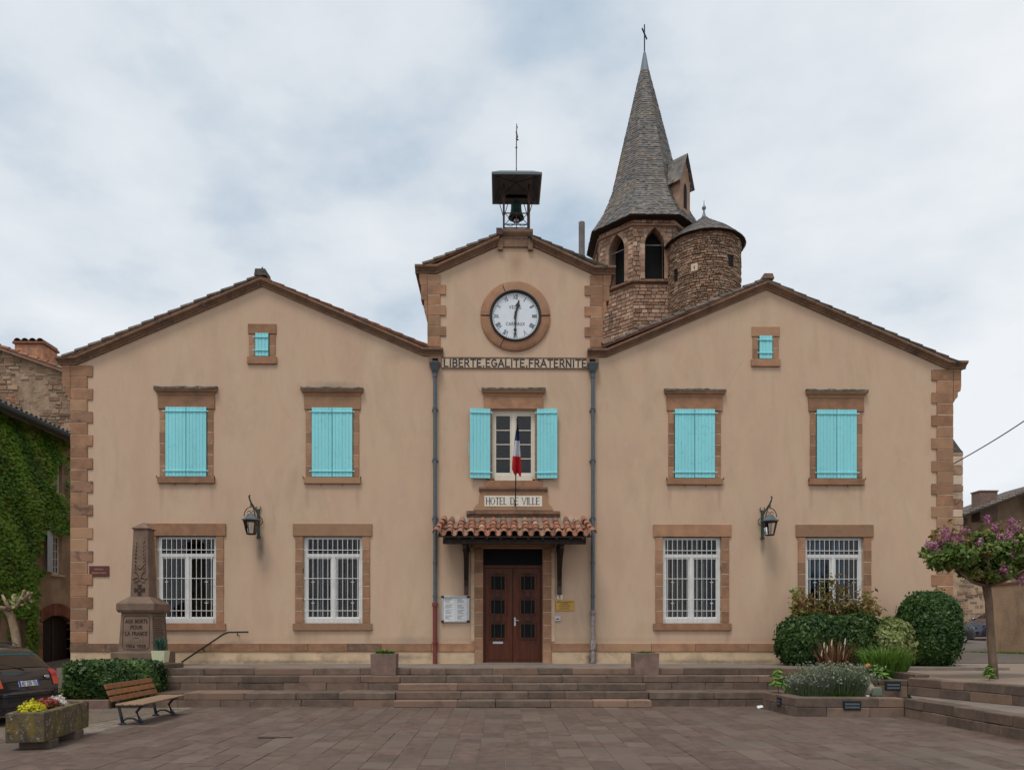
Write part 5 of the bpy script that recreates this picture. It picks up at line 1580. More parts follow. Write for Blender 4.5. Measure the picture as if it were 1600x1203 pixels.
# church buttress past the right corner
by = 24.0
p0, p1 = at(1470, 1000, by), at(1505, 700, by)
butt = empty('church_buttress', (p0.x + .5, by, 1.0))
tag(butt, 'weathered stone buttress with sloping top seen past the right corner of the town hall', 'buttress')
b = MB(); z = 2.0; i = 0
zt0, zt1 = at(1490, 686, by).z, at(1503, 706, by).z
while z < zt1 - .1:
    h = min(rng.uniform(.42, .6), zt1 - z)
    bb = MB(); bb.cbox(-1.6 - (p0.x + .5) + p1.x - .0, p1.x - (p0.x + .5) + rng.uniform(-.03, .03), 0, 1.6, z - 1 + .01, z + h - 1 - .01, .03)
    bb.build('buttress_stone', M[rng.choice(('church', 'old_render', 'panel', 'stained'))], butt); z += h
bb = MB(); xa, xb = p1.x - 1.6 - (p0.x + .5), p1.x - (p0.x + .5)
bb.prism([(xa, zt1 - 1), (xb, zt1 - 1), (xb - .15, zt1 - .85), (xa + 1.0, zt0 - 1), (xa, zt0 - 1)], 0, 1.6); bb.build('sloping_cap', M['lichen'], butt)

# ================================================================== HOUSES
# stone house at the back left, gable side towards the square
hy = 11.0
def hp(px, py): q = at(px, py, hy); return (q.x, q.z)
rub = empty('rubble_house', (hp(40, 800)[0], hy, .9))
tag(rub, 'old rubble stone house with patchy render and brick chimney above the ivy house', 'house')
RO = -rub.location
xl, xr = hp(-160, 600)[0], hp(128, 600)[0]
zl, zr = hp(-160, 492)[1], hp(128, 592)[1]
b = MB(); b.prism([(xl, .5), (xr, .5), (xr, zr), (xl, zl)], hy, hy + 6); o = b.build('wall', M['dark_render'], rub); o.location = RO
b = MB(); r_ = random.Random(21)
zbot = 5.0
slope = (zr - zl)/(xr - xl)
def rskip(u0, u1, v0, v1):
    xm = (u0+u1)/2 + xl; zm = v0 + zbot
    if zm > zl + slope*(xm - xl) - .15: return []
    q = 800 + ((xm - CAMX)/(hy + DIST) - math.tan(YAW))*1200; p = 985 - (zm - EYE)/(hy + DIST)*1200
    inside = (q < 38 + 12*math.sin(p*.06) and p < 640 + 8*math.sin(q*.2)) or (q > 84 + 10*math.sin(p*.09)) or (p > 655 + 10*math.sin(q*.15)) or r_.random() < .22
    if q < 32 and 618 < p < 650: return []
    return [(u0, u1)] if inside else []
masonry(b, lambda u, v, o: (xl + u, hy - o, zbot + v), xr - xl, zl - zbot, (.10, .24), (.16, .5), joint=.035, proud=.05, skip=rskip, depth=.02, r=r_)
o = b.build('rubble_masonry', M['rubble'], rub); o.location = RO; tag(o, kind='stuff')
b = MB()
q0 = hp(-40, 615); q1 = hp(31, 648)
masonry(b, lambda u, v, o: (q0[0] + u, hy - .0 - o, q1[1] - .25 + v), q1[0] - q0[0], q0[1] - q1[1] + .2, (.07, .09), (.18, .26), joint=.015, proud=.03, depth=.02, r=r_)
o = b.build('brick_patch', M['orange_render'], rub); o.location = RO; tag(o, kind='stuff')
b = MB(); b.prism([(xl, zl), (xr + .25, zr - .10), (xr + .25, zr + .06), (xl, zl + .17)], hy - .22, hy + 6)
rf = b.build('roof', M['tile'], rub); rf.location = RO
tl = barrel(.5, .11, .09)
n = 20
for i in range(n):
    f = i/n
    o = link('roof_tile', tl, M['tile'], rf)
    o.location = (xr + .25 + (xl - xr - .25)*f, hy - .16, zr + .05 + (zl - zr + .11)*f); o.rotation_euler = (math.atan(-slope) - R(3), 0, PI/2)
c0, c1 = hp(11, 552), hp(56, 530)
b = MB(); b.cbox(c0[0], c1[0], hy + .5, hy + 1.6, c0[1] - 1.2, c1[1] - .02, .02); ch = b.build('chimney', M['orange_render'], rub); ch.location = RO
b = MB(); b.cbox(c0[0] - .07, c1[0] + .07, hy + .43, hy + 1.67, c1[1] - .02, c1[1] + .08, .02); b.build('chimney_band', M['brick'], ch)
for i in range(4):
    o = link('chimney_tile', barrel(1.1, .16, .16), M['tile_grey'], ch); o.location = (c0[0] + .12 + i*(c1[0]-c0[0]-.24)/3, hy + .48, c1[1] + .08); 
# ivy-clad house along the side street (its wall runs into depth)
IX = -16.4
ivh = empty('ivy_house', (IX, 3.0, .5))
tag(ivh, 'street house at left with ivy-covered wall, arched door and white shutter', 'house')
IO = -ivh.location
def ip(px, py): q = atx(px, py, IX); return (q.y, q.z)
ya_, yb_ = -1.5, 12.0
zg = atx(50, 665, IX).z
b = MB()
dy0, dz0 = ip(66, 1034); dy1, dzt = ip(112, 962)[0], ip(104, 962)[1]
m0, m1 = ip(81, 896), ip(97, 838); u0_, u1_ = ip(89, 770), ip(97, 728)
holes_i = [(dy0, dy1, .3, dzt), (m0[0], m1[0], m0[1], m1[1]), (u0_[0], u1_[0], u0_[1], u1_[1])]
loops = [[Vector((ya_, .0, 0)), Vector((yb_, .0, 0)), Vector((yb_, zg, 0)), Vector((ya_, zg, 0))]]
for y0, y1, z0, z1 in holes_i: loops.append([Vector((y0, z0, 0)), Vector((y0, z1, 0)), Vector((y1, z1, 0)), Vector((y1, z0, 0))])
flat = [p for l in loops for p in l]
b.add([(IX, p.x, p.y) for p in flat], [tuple(t) for t in tessellate_polygon(loops)])
for y0, y1, z0, z1 in holes_i:
    b.add([(IX,y0,z0),(IX,y1,z0),(IX,y1,z1),(IX,y0,z1),(IX-.3,y0,z0),(IX-.3,y1,z0),(IX-.3,y1,z1),(IX-.3,y0,z1)], [(0,1,5,4),(1,2,6,5),(2,3,7,6),(3,0,4,7)])
b.add([(IX, ya_, 0), (IX - 8, ya_, 0), (IX - 8, ya_, zg), (IX, ya_, zg)], [(0,1,2,3)])
o = b.build('wall', M['old_render'], ivh); o.location = IO
b = MB(); b.add([(IX + .5, ya_ - .3, zg - .05), (IX + .5, yb_, zg - .05), (IX - 5, yb_, zg + 1.1), (IX - 5, ya_ - .3, zg + 1.1), (IX + .5, ya_ - .3, zg + .02), (IX + .5, yb_, zg + .02), (IX - 5, yb_, zg + 1.18), (IX - 5, ya_ - .3, zg + 1.18)],
      [(0,1,2,3),(4,5,6,7),(0,1,5,4),(1,2,6,5),(2,3,7,6),(3,0,4,7)])
ir = b.build('roof', M['tile_grey'], ivh); ir.location = IO
tl = barrel(.45, .10, .085)
y = ya_
while y < 8:
    o = link('roof_tile', tl, M['tile_grey'] if rng.random() < .75 else M['tile'], ir); o.location = (IX + .56, y, zg + .045); o.rotation_euler = (R(11), 0, PI/2); y += .26
b = MB(); b.lathe([(.085, 0), (.085, 1)], n=8, a0=PI, a1=2*PI)
b = MB(); vs, fs = [], []
for i, yy in enumerate((ya_ - .4, yb_)):
    for k in range(9):
        t = PI + PI*k/8; vs.append((IX + .62 + .10*math.cos(t), yy, zg - .02 + .10*math.sin(t)))
for k in range(8): fs.append((k, k+1, 9+k+1, 9+k))
b.add(vs, fs); b.tube([(IX + .72, ya_ - .4, zg - .015), (IX + .72, yb_, zg - .015)], .018, 6); o = b.build('gutter', M['pipe'], ivh); o.location = IO
# door
b = MB(); b.box(IX - .25, IX - .18, dy0, dy1, .3, dzt); idr = b.build('arched_door', M['darkwood'], ivh); idr.location = IO
b = MB(); b.box(IX - .18, IX - .16, (dy0+dy1)/2 - .03, (dy0+dy1)/2 + .03, .3, dzt - .1); b.build('door_batten', M['rusty'], idr)
n = 13
ym, hwd = (dy0 + dy1)/2, (dy1 - dy0)/2
for i in range(n):
    t0, t1 = -1 + 2*i/n, -1 + 2*(i+.94)/n
    ar = lambda t: .30*(1 - t*t)
    bb = MB(); bb.add([(xx, ym + t*(hwd + .12)*(1 + .0), dzt - .28 + ar(t) + e) for xx in (IX + .03, IX - .25) for (t, e) in ((t0, 0), (t1, 0), (t1, .42), (t0, .42))],
           [(0,1,2,3)] + [(j, (j+1) % 4, 4+(j+1) % 4, 4+j) for j in range(4)])
    bb.build('arch_brick', M['brick'], idr)
for s, yy in ((-1, dy0), (1, dy1)):
    z = .3
    while z < dzt - .3:
        h = rng.uniform(.35, .5); w = rng.uniform(.25, .42)
        bb = MB(); bb.cbox(IX - .2, IX + .03, *sorted((yy, yy + s*w)), z, min(z + h, dzt - .28) - .01, .012); bb.build('jamb_stone', M['panel'] if rng.random() < .5 else M['trim'], idr); z += h
# windows
def iwin(y0, y1, z0, z1, cols, rows):
    b = MB(); xx = IX - .12
    b.box(xx - .05, xx, y0, y0 + .07, z0, z1); b.box(xx - .05, xx, y1 - .07, y1, z0, z1); b.box(xx - .05, xx, y0 + .07, y1 - .07, z1 - .07, z1); b.box(xx - .05, xx, y0 + .07, y1 - .07, z0, z0 + .07)
    for i in range(1, cols): yy = y0 + (y1-y0)*i/cols; b.box(xx - .045, xx - .004, yy - .02, yy + .02, z0 + .07, z1 - .07)
    for i in range(1, rows): zz = z0 + (z1-z0)*i/rows; b.box(xx - .04, xx - .008, y0 + .07, y1 - .07, zz - .014, zz + .014)
    w = b.build('window', M['white'], ivh); w.location = IO
    MB().box(xx - .035, xx - .03, y0 + .07, y1 - .07, z0 + .07, z1 - .07).build('pane', M['glass'], w)
    MB().box(xx - .2, xx - .19, y0, y1, z0, z1).build('dark_room', M['black'], w)
    MB().box(IX - .12, IX + .06, y0 - .08, y1 + .08, z0 - .08, z0 - .002).build('sill', M['panel'], w)
    return w
w1 = iwin(m0[0], m1[0], m0[1], m1[1], 3, 5); iwin(u0_[0], u1_[0], u0_[1], u1_[1], 2, 3)
bb = MB(); bb.m = Matrix.Translation((IX + .02, m0[0], 0)) @ Matrix.Rotation(R(16), 4, 'Z')
for i in range(5): bb.cbox(0, .03, -.62 + i*.124, -.62 + (i+1)*.124 - .004, m0[1] + .03, m1[1] + .05, .005)
bb.build('shutter', M['white_blue'], w1)
# ivy
ivy = empty('climbing_ivy', (IX, 1.0, .6)); tag(ivy, 'dense green climbing ivy covering the street house wall', 'ivy')
g = np.random.default_rng(31)
n = 42000
Y = g.uniform(-1.4, 6.6, n); Z = g.uniform(.6, zg - .05, n)
d_ = Y + DIST
QX = 800 + ((IX - CAMX)/d_ - math.tan(YAW))/(1 + (IX - CAMX)/d_*math.tan(YAW))*1200; QY = 985 - (Z - EYE)/d_*1200
edge = 8*np.sin(QY*.07) + 5*np.sin(QY*.19 + 1)
keep = (QY < 818 + edge) | ((QX < 62 + edge*.8) & (QY < 905)) | ((QX < 50 + edge*.6) & (QY < 965)) | ((QX < 53 + edge*.3) & (QX > 36) & (QY < 1020)) | ((QX < 20) & (QX > 10) & (QY < 1000))
keep |= (QX > 72) & (QY < 830 + edge)
for y0, y1, z0, z1 in holes_i[1:]: keep &= ~((Y > y0 - .30) & (Y < y1 + .1) & (Z > z0 - .05) & (Z < z1 - .02))
keep &= ~((QX > 92) & (QY > 690) & (QY < 790) & (g.random(n) < .55))
keep &= g.random(n) < np.clip(.55 + .5*np.sin(Y*3 + Z*2.1)*np.sin(Z*1.7 + 1), .35, 1)
Y, Z = Y[keep], Z[keep]
dep = .04 + .10*(np.sin(Y*2.3 + 1)*np.sin(Z*1.9) + 1)*.5 + .08*g.random(len(Y))
P = np.stack([IX + dep, Y, Z], 1); Nn = np.tile([.62, -.35, .72], (len(P), 1))
o = leafy('foliage', M['ivy'], ivy, P, Nn, .115, 31, aspect=1.15, spread=.35, k=.9); o.location = -ivy.location
b = MB()
for k in range(7):
    y0 = .4 + k*.55; pts = [(IX + .05, y0 + .12*math.sin(z*1.3 + k), z) for z in np.linspace(.5, 5, 9)]; b.tube(pts, .03, 5)
o = b.build('stem', M['bark'], ivy); o.location = -ivy.location

# --- right background: house with overhanging roof, rubble yard wall, rendered wall
ry = 30.0
def rp(px, py, y=ry): q = at(px, py, y); return (q.x, q.z)
rh = empty('overhanging_roof_house', (rp(1570, 900)[0], ry, 1.5)); tag(rh, 'pale house with low tiled roof and wide dark eaves at the far right', 'house')
HO = -rh.location
e0, e1 = rp(1506, 806), rp(1690, 738)
wx0 = rp(1528, 800)[0]
b = MB(); b.prism([(wx0, 1.0), (2*e1[0] - wx0, 1.0), (2*e1[0] - wx0, rp(1528, 800)[1] + .0), (e1[0], e1[1] - .1), (wx0, rp(1528, 800)[1] + .0)], ry + 4.5, ry + 9); o = b.build('wall', M['old_render'], rh); o.location = HO
b = MB(); b.prism([(e0[0], e0[1] - .10), (e1[0], e1[1] - .10), (e1[0], e1[1]), (e0[0], e0[1])], ry, ry + 8)
b.prism([(2*e1[0] - e0[0], e0[1] - .10), (e1[0] + .002, e1[1] - .10), (e1[0] + .002, e1[1]), (2*e1[0] - e0[0], e0[1])], ry, ry + 8)
b.box(e0[0], e0[0] + .3, ry + .1, ry + 8, e0[1] - .55, e0[1] - .12)
o = b.build('eaves', M['darkwood'], rh); o.location = HO
b = MB(); b.prism([(e0[0] + 2.1, e0[1] + .82), (e1[0], e1[1] + .02), (e1[0], e1[1] + .55), (e0[0] + 3.0, e0[1] + 1.22)], ry + .1, ry + 7)
b = MB(); b.prism([(e0[0], e0[1] + .004), (e1[0], e1[1] + .004), (e1[0], e1[1] + .12), (e0[0], e0[1] + .12)], ry + .02, ry + 8); b.prism([(2*e1[0] - e0[0], e0[1] + .004), (e1[0] + .002, e1[1] + .004), (e1[0] + .002, e1[1] + .12), (2*e1[0] - e0[0], e0[1] + .12)], ry + .02, ry + 8); rr2 = b.build('roof', M['tile_grey'], rh); rr2.location = HO
tl = barrel(.5, .12, .10)
sl = (e1[1] - e0[1])/(e1[0] - e0[0])
for i in range(18):
    f = i/18
    for k, (yy, mt) in enumerate(((.1, 'tile_grey'), (.4, 'tile'), (.7, 'tile'))):
        o = link('roof_tile', tl, M[mt], rr2); o.location = (e0[0] + (e1[0]-e0[0])*f, ry + yy, e0[1] + .1 + (e1[1]-e0[1])*f + k*.03); o.rotation_euler = (math.atan(sl) - R(3), 0, -PI/2)
c0, c1 = rp(1531, 800, ry + 2), rp(1559, 768, ry + 2)
b = MB(); b.cbox(c0[0], c1[0], ry + 2, ry + 3, c0[1] - .6, c1[1], .02); ch = b.build('chimney', M['planter'], rh); ch.location = HO
b = MB(); b.cbox(c0[0] - .05, c1[0] + .05, ry + 1.95, ry + 3.05, c1[1] + .004, c1[1] + .1, .02); b.build('chimney_cap', M['planter'], ch)
b = MB(); q0, q1 = rp(1529, 835), rp(1537, 812); b.box(q0[0], q1[0], ry + 4.4, ry + 4.49, q0[1], q1[1]); o = b.build('window', M['black'], rh); o.location = HO
b = MB(); q0, q1 = rp(1593, 800), rp(1612, 786)
b.cbox(q0[0], q1[0], ry + 4.44, ry + 4.55, q0[1], q1[1], .02); o = b.build('window_quoin', M['trim'], rh); o.location = HO
# lean-to with red tiles below the buttress
ly = 22.5
la = empty('red_tiled_shed', (at(1505, 900, ly).x, ly, 1.4)); tag(la, 'small shed with red tiled roof half hidden behind the pink-flowered tree', 'shed')
b = MB(); q0, q1 = at(1470, 838, ly), at(1548, 862, ly)
b.prism([(q0.x, 1.0), (q1.x, 1.0), (q1.x, q1.z - .1), (q0.x, q0.z)], ly + .3, ly + 4); o = b.build('wall', M['old_render'], la); o.location = -la.location
b = MB(); b.add([(q0.x - .2, ly, q0.z - .25), (q1.x + .2, ly, q1.z - .15), (q1.x + .2, ly + 4, q1.z + 1.0), (q0.x - .2, ly + 4, q0.z + 1.0)], [(0,1,2,3)]); lr = b.build('roof', M['tile'], la); lr.location = -la.location
tl = barrel(4.0, .10, .10)
n = 11
for i in range(n):
    o = link('roof_tile', tl, M['tile'], lr); f = (i + .5)/n
    o.location = (q0.x - .2 + (q1.x - q0.x + .4)*f, ly - .05, q0.z - .25 + (q1.z - q0.z + .1)*f + .02); o.rotation_euler = (math.atan(.3), 0, 0)
# rubble yard wall
yw = 21.0
yard = empty('rubble_yard_wall', (at(1512, 950, yw).x, yw, 1.4)); tag(yard, 'tall rubble stone yard wall behind the round clipped bush', 'wall')
q0, q1 = at(1460, 985, yw), at(1552, 860, yw)
b = MB(); b.box(q0.x, q1.x + 1, yw, yw + .4, 1.0, q1.z - .2); o = b.build('wall_core', M['old_render'], yard); o.location = -yard.location
b = MB(); r_ = random.Random(44)
masonry(b, lambda u, v, o: (q0.x + u, yw - o, 1.2 + v), q1.x + 1 - q0.x, q1.z - 1.45, (.12, .24), (.18, .55), joint=.05, proud=.05, depth=.02, r=r_, skip=lambda a, c, d, e: [(a, c)] if r_.random() < .62 else [])
o = b.build('rubble_masonry', M['rubble'], yard); o.location = -yard.location; tag(o, kind='stuff')
# rendered wall on the right, running towards the camera
rw = empty('rendered_garden_wall', (at(1560, 1000, 7).x, 6, .9)); tag(rw, 'rough brown rendered garden wall with stone coping behind the tree', 'wall')
g0, g1 = at(1541, 1014, 7.2), at(1640, 1026, 4.2)
zt = at(1541, 916, 7.2).z
g1 = g0 + (g1 - g0) * 2.6
b = MB(); b.prismz([(g0.x, g0.y), (g1.x, g1.y), (g1.x + .3, g1.y + .4), (g0.x + .35, g0.y + .45)], .5, zt); o = b.build('wall', M['old_render'], rw); o.location = -rw.location
n = 18
for i in range(n):
    f0, f1 = i/n, (i + .985)/n
    bb = MB(); dx, dy = g1.x - g0.x, g1.y - g0.y
    bb.prismz([(g0.x + dx*f0 - .02, g0.y + dy*f0 - .08), (g0.x + dx*f1 - .02, g0.y + dy*f1 - .08), (g0.x + dx*f1 + .3, g0.y + dy*f1 + .38), (g0.x + dx*f0 + .3, g0.y + dy*f0 + .38)], zt + .003, zt + .075)
    o = bb.build('coping_stone', M['weathered'], rw); o.location = -rw.location
# overhead wire
b = MB(); a_, c_ = at(1482, 729, 1.0), at(1900, 409, -7.0)
pts = [a_.lerp(c_, t) - Vector((0, 0, .35*math.sin(PI*t))) for t in np.linspace(0, 1, 24)]; b.tube(pts, .016, 5)
tag(b.build('overhead_cable', M['iron']), 'thin black overhead cable leaving the right corner of the town hall', 'cable')

# ================================================================== THINGS ON THE FACADE
# --- flag
fp = at(805, 790, -.10); ft = at(808, 655, -1.35)
flag = empty('flag', (fp.x, fp.y, fp.z)); tag(flag, 'French tricolour hanging limp from a slanting pole above the door sign', 'flag')
b = MB(); p0 = Vector((0, 0, 0)); p1 = ft - fp
b.tube([p0, p1], .016, 6); b.lathe([(0, -.03), (.03, 0), (0, .05)], tuple(p1), 8); b.build('flag_pole', M['iron'], flag)
b = MB(); b.tube([p0 + Vector((0, .10, 0)), p0 - Vector((0, .02, -.05))], .03, 6); b.build('pole_holder', M['iron'], flag)
def flag_cloth():
    """cloth folded against the pole: strips from hoist (blue, top) down to the fly (red)"""
    # key outlines in the picture: top (808,668), widening to (800..814, 740)
    rows = [(808.5, 809.5, 662), (805.5, 811, 676), (804, 812, 688), (802.5, 812.5, 700), (801, 813.5, 712), (800, 814.5, 724), (799.8, 814.8, 733), (803, 814, 740)]
    V, nn = [], 12
    for i, (l, r_, py) in enumerate(rows):
        f = i/(len(rows)-1)
        yy = -1.22 + .55*f
        for k in range(nn + 1):
            t = k/nn
            px = l + (r_-l)*t
            q = at(px, py + 3*t*f + (2.5*math.sin(t*9) if i == len(rows)-1 else 0), yy + .06*math.sin(t*10 + i*.4)*(.3 + f))
            V.append(q - fp)
    return V, nn, len(rows)
V, nn, nr = flag_cloth()
for nm, mt, r0, r1 in (('blue_band', 'blue', 0, 3), ('white_band', 'flag_white', 3, 5), ('red_band', 'red', 5, nr - 1)):
    if nm == 'blue_band': r0, r1 = 0, 2
    if nm == 'white_band': r0, r1 = 2, 4
    if nm == 'red_band': r0, r1 = 4, nr - 1
    b = MB(); vs = []; fs = []
    for i in range(r0, r1 + 1): vs += [tuple(V[i*(nn+1) + k]) for k in range(nn+1)]
    for i in range(r1 - r0):
        for k in range(nn): fs.append((i*(nn+1)+k, i*(nn+1)+k+1, (i+1)*(nn+1)+k+1, (i+1)*(nn+1)+k))
    b.add(vs, fs); b.build(nm, M[mt], flag, smooth=True)

# --- wall lanterns
def lantern(x, s, label):
    r = empty('wall_lantern', (x, 0, 4.40)); tag(r, label, 'lantern', 'wrought iron wall lanterns')
    b = MB(); b.box(-.035, .035, -.05, -.002, -.02, .82)
    for k in (-1, 1):
        b.tube([(0, -.03, .78)] + [(k*(.02 + .05*math.sin(t)), -.03, .80 + .05*(1-math.cos(t))) for t in np.linspace(.3, 2.6, 6)], .014, 5)
        b.tube([(0, -.03, .04), (k*.04, -.03, -.01), (k*.07, -.03, .03)], .012, 5)
    b.build('back_plate', M['green_iron'], r)
    b = MB(); X = s*.08                                   # the arm reaches out and sideways
    Yo = -.42
    b.tube([(0, -.03, .66), (X*.5, Yo*.5, .80), (X*.95, Yo, .93), (X*1.15, Yo*1.2, 1.02), (X*1.22, Yo*1.28, 1.10), (X*1.1, Yo*1.2, 1.13)], .024, 6)
    b.tube([(0, -.03, .40), (X*.3, Yo*.3, .50), (X*.6, Yo*.6, .72), (X*.75, Yo*.8, .86)], .014, 5)
    b.tube([(0, -.03, .60)] + [(-s*.13*math.sin(t), -.05, .60 - .12*(1-math.cos(t))) for t in np.linspace(.5, 2.8, 7)], .012, 5)
    b.tube([(X*.95, Yo, .92), (X*.95, Yo, .84)], .03, 6)
    b.build('bracket_arm', M['green_iron'], r)
    b = MB(); c = (X*.95, Yo, 0)
    b.tube([(c[0] + .20*math.cos(t), c[1], .56 + .26*math.sin(t)) for t in np.linspace(0, PI, 12)], .013, 5)
    for k in (-1, 1): b.tube([(c[0] + k*(.06 + .045*math.cos(t)), c[1], .66 + .05*math.sin(t)) for t in np.linspace(0, 5, 9)], .010, 5)
    b.build('scroll_hoop', M['rusty'], r)
    b = MB(); b.m = Matrix.Translation(c) @ Matrix.Rotation(R(22.5), 4, 'Z')
    b.lathe([(.0, .63), (.10, .62), (.13, .56), (.19, .50), (.26, .46), (.26, .44), (.20, .44), (.0, .47)], n=6)
    b.build('lantern_hood', M['pipe'], r)
    b = MB()
    for k in range(6):
        t = R(22.5 + 60*k); b.tube([(c[0] + .215*math.cos(t), c[1] + .215*math.sin(t), .44), (c[0] + .125*math.cos(t), c[1] + .125*math.sin(t), .06)], .011, 5)
        t2 = t + R(60)
        for rr, z in ((.125, .06), (.21, .43)): b.tube([(c[0] + rr*math.cos(t), c[1] + rr*math.sin(t), z), (c[0] + rr*math.cos(t2), c[1] + rr*math.sin(t2), z)], .016, 5)
    b.build('lantern_frame', M['rusty'], r)
    b = MB(); b.m = Matrix.Translation(c) @ Matrix.Rotation(R(22.5), 4, 'Z'); b.lathe([(.12, .065), (.205, .43)], n=6); b.build('lantern_glass', M['lamp_glass'], r)
    b = MB(); b.lathe([(.0, .14), (.03, .17), (.035, .22), (.02, .28), (.02, .40)], c, 8); b.build('bulb', M['white'], r, smooth=True)
lantern(-7.32, -1, 'wrought iron lantern on the wall left of the door, between two barred windows')
lantern(7.10, 1, 'wrought iron lantern on the wall right of the door, between two barred windows')
# soot marks on the render below the lanterns
for x in (-7.30, 7.09):
    pass

# --- plaques
def plaque(name, px0, px1, py0, py1, mat, label, cat='plaque', lines=(), ink='ink', proud=.03):
    p, q = at(px0, py1), at(px1, py0)
    r = empty(name, ((p.x+q.x)/2, 0, p.z)); tag(r, label, cat)
    w, h = (q.x - p.x)/2, q.z - p.z
    MB().cbox(-w, w, -proud, -.001, 0, h, .006).build('plate', M[mat], r)
    if lines:
        b = MB()
        for (t, zf, hf, wf) in lines:
            if t == '#':                                   # print too small to read: broken strokes
                b.m = Matrix.Translation((0, -proud, 0)); x = -w*wf
                while x < w*wf - .01:
                    l = rng.uniform(.012, .03); b.box(x, min(x + l, w*wf), -.003, 0, zf*h, (zf + hf*rng.uniform(.7, 1))*h); x += l + rng.uniform(.006, .02)
                continue
            hh = hf*h; gs = sum(G[c][0] for c in t); gap = .22
            sx = max(.2, (2*w*wf/hh - gap*(len(t)-1))/gs)
            b.m = Matrix.Translation((-w*wf, -proud, zf*h)); lettering(b, t, 0, 0, hh, w=.16, gap=gap, sx=sx, depth=.003)
        b.build('lettering', M[ink], r)
    return r
plaque('wall_plaque', 140, 171, 884, 900.5, 'maroon', 'maroon plaque on the wall beside the left corner stones', lines=(('#', .62, .14, .45), ('#', .28, .14, .7)), ink='trim')
plaque('brass_plaque', 868, 897, 937, 954, 'gold', 'yellow printed plaque on the wall right of the door', lines=(('#', .76, .10, .86), ('#', .60, .09, .45), ('#', .48, .04, .65), ('#', .36, .06, .6), ('#', .22, .035, .5), ('#', .12, .035, .6)))
plaque('house_number', 870, 879, 929.5, 936, 'plate_cream', 'small white house number plate above the yellow plaque', 'number plate', lines=(('8', .22, .58, .28),))
r = plaque('intercom', 866, 876, 962, 970, 'alu', 'small grey intercom box below the yellow plaque', 'intercom', proud=.05)
MB().box(-.05, .05, -.056, -.045, .045, .075).build('speaker_slot', M['plastic'], r)
MB().tube([(.05, -.05, .025), (.05, -.062, .025)], .014, 8).build('call_button', M['plate_cream'], r)
# notice board
p, q = at(690, 972), at(733.5, 931)
nbd = empty('notice_board', ((p.x+q.x)/2, 0, p.z)); tag(nbd, 'glazed aluminium notice board full of papers left of the door', 'notice board')
w, h = (q.x-p.x)/2, q.z - p.z
MB().box(-w + .03, w - .03, -.03, -.001, .03, h - .03).build('backboard', M['paper'], nbd)
b = MB(); b.cbox(-w, -w + .045, -.07, -.001, 0, h, .008); b.cbox(w - .045, w, -.07, -.001, 0, h, .008); b.cbox(-w + .046, w - .046, -.068, -.001, 0, .045, .008); b.cbox(-w + .046, w - .046, -.068, -.001, h - .045, h, .008)
b.build('frame', M['alu'], nbd)
for sx in (-1, 1):
    for zz in (0, h):
        b = MB(); b.cbox(*sorted((sx*(w+.006), sx*(w-.075))), -.076, .0, *((zz - .006, zz + .06) if zz == 0 else (zz - .06, zz + .006)), .01); b.build('corner_cap', M['plastic'], nbd)
for i in range(2):
    for j in range(4):
        b = MB(); x0 = -w + .07 + i*(w - .05); z0 = .07 + j*(h - .12)/4
        b.box(x0, x0 + w - .10, -.034, -.031, z0, z0 + (h - .12)/4 - .025)
        o = b.build('paper_sheet', M['white'], nbd)
        b = MB()
        for k in range(5): b.box(x0 + .03, x0 + (w - .15)*rng.uniform(.55, 1), -.0355, -.0341, z0 + .02 + k*.024, z0 + .028 + k*.024)
        b.build('print_lines', M['ink_soft'], o)
# handrail on the wall
b = MB(); pts = [at(388, 987, -.14), at(357, 987.5, -.14), at(350, 990, -.14), at(284, 1034, -.14)]
b.tube(pts, .024, 8)
hr = empty('handrail', (pts[3].x, -.14, T)); tag(hr, 'bent black iron handrail fixed to the wall beside the memorial', 'handrail')
o = b.build('rail', M['iron'], hr); o.location = -hr.location
for px, py in ((371, 987.5), (318, 1011.5)):
    b = MB(); q = at(px, py, -.14); b.tube([q, q + Vector((0, 0, -.09)), q + Vector((0, .14, -.09))], .014, 6); o = b.build('wall_bracket', M['iron'], hr); o.location = -hr.location

# ================================================================== WAR MEMORIAL
my = -2.05
mb_ = at(212, 1018, my)
mem = empty('war_memorial', (mb_.x, my + .45, T - .35)); tag(mem, 'brown stone war memorial obelisk with carved inscription on a stepped pedestal', 'memorial')
sc_m = (my + DIST)/1200
def mz(py): return EYE + (985 - py)*sc_m - (T - .35)
b = MB()
def frus(b, w0, z0, w1, z1): 
    b.add([(-w0,-w0,z0),(w0,-w0,z0),(w0,w0,z0),(-w0,w0,z0),(-w1,-w1,z1),(w1,-w1,z1),(w1,w1,z1),(-w1,w1,z1)], [(0,3,2,1),(4,5,6,7),(0,1,5,4),(1,2,6,5),(2,3,7,6),(3,0,4,7)])
w = .45
MB().cbox(-.60, .60, -.56, .56, 0, mz(1018) - .003, .02).build('plinth', M['memorial'], mem)
b = MB(); frus(b, .445, mz(1018), .395, mz(957)); o = b.build('pedestal', M['memorial'], mem)
b = MB(); frus(b, .45, mz(957) + .002, .485, mz(953)); frus(b, .485, mz(953)+.001, .485, mz(943)); frus(b, .485, mz(943)+.001, .27, mz(932)); b.build('pedestal_cap', M['memorial'], mem)
b = MB(); frus(b, .240, mz(932) + .002, .185, mz(827)); sh = b.build('obelisk_shaft', M['memorial'], mem)
b = MB(); frus(b, .18, mz(827) + .002, .225, mz(824)); frus(b, .225, mz(824)+.001, .02, mz(814)); b.build('obelisk_cap', M['memorial'], mem)
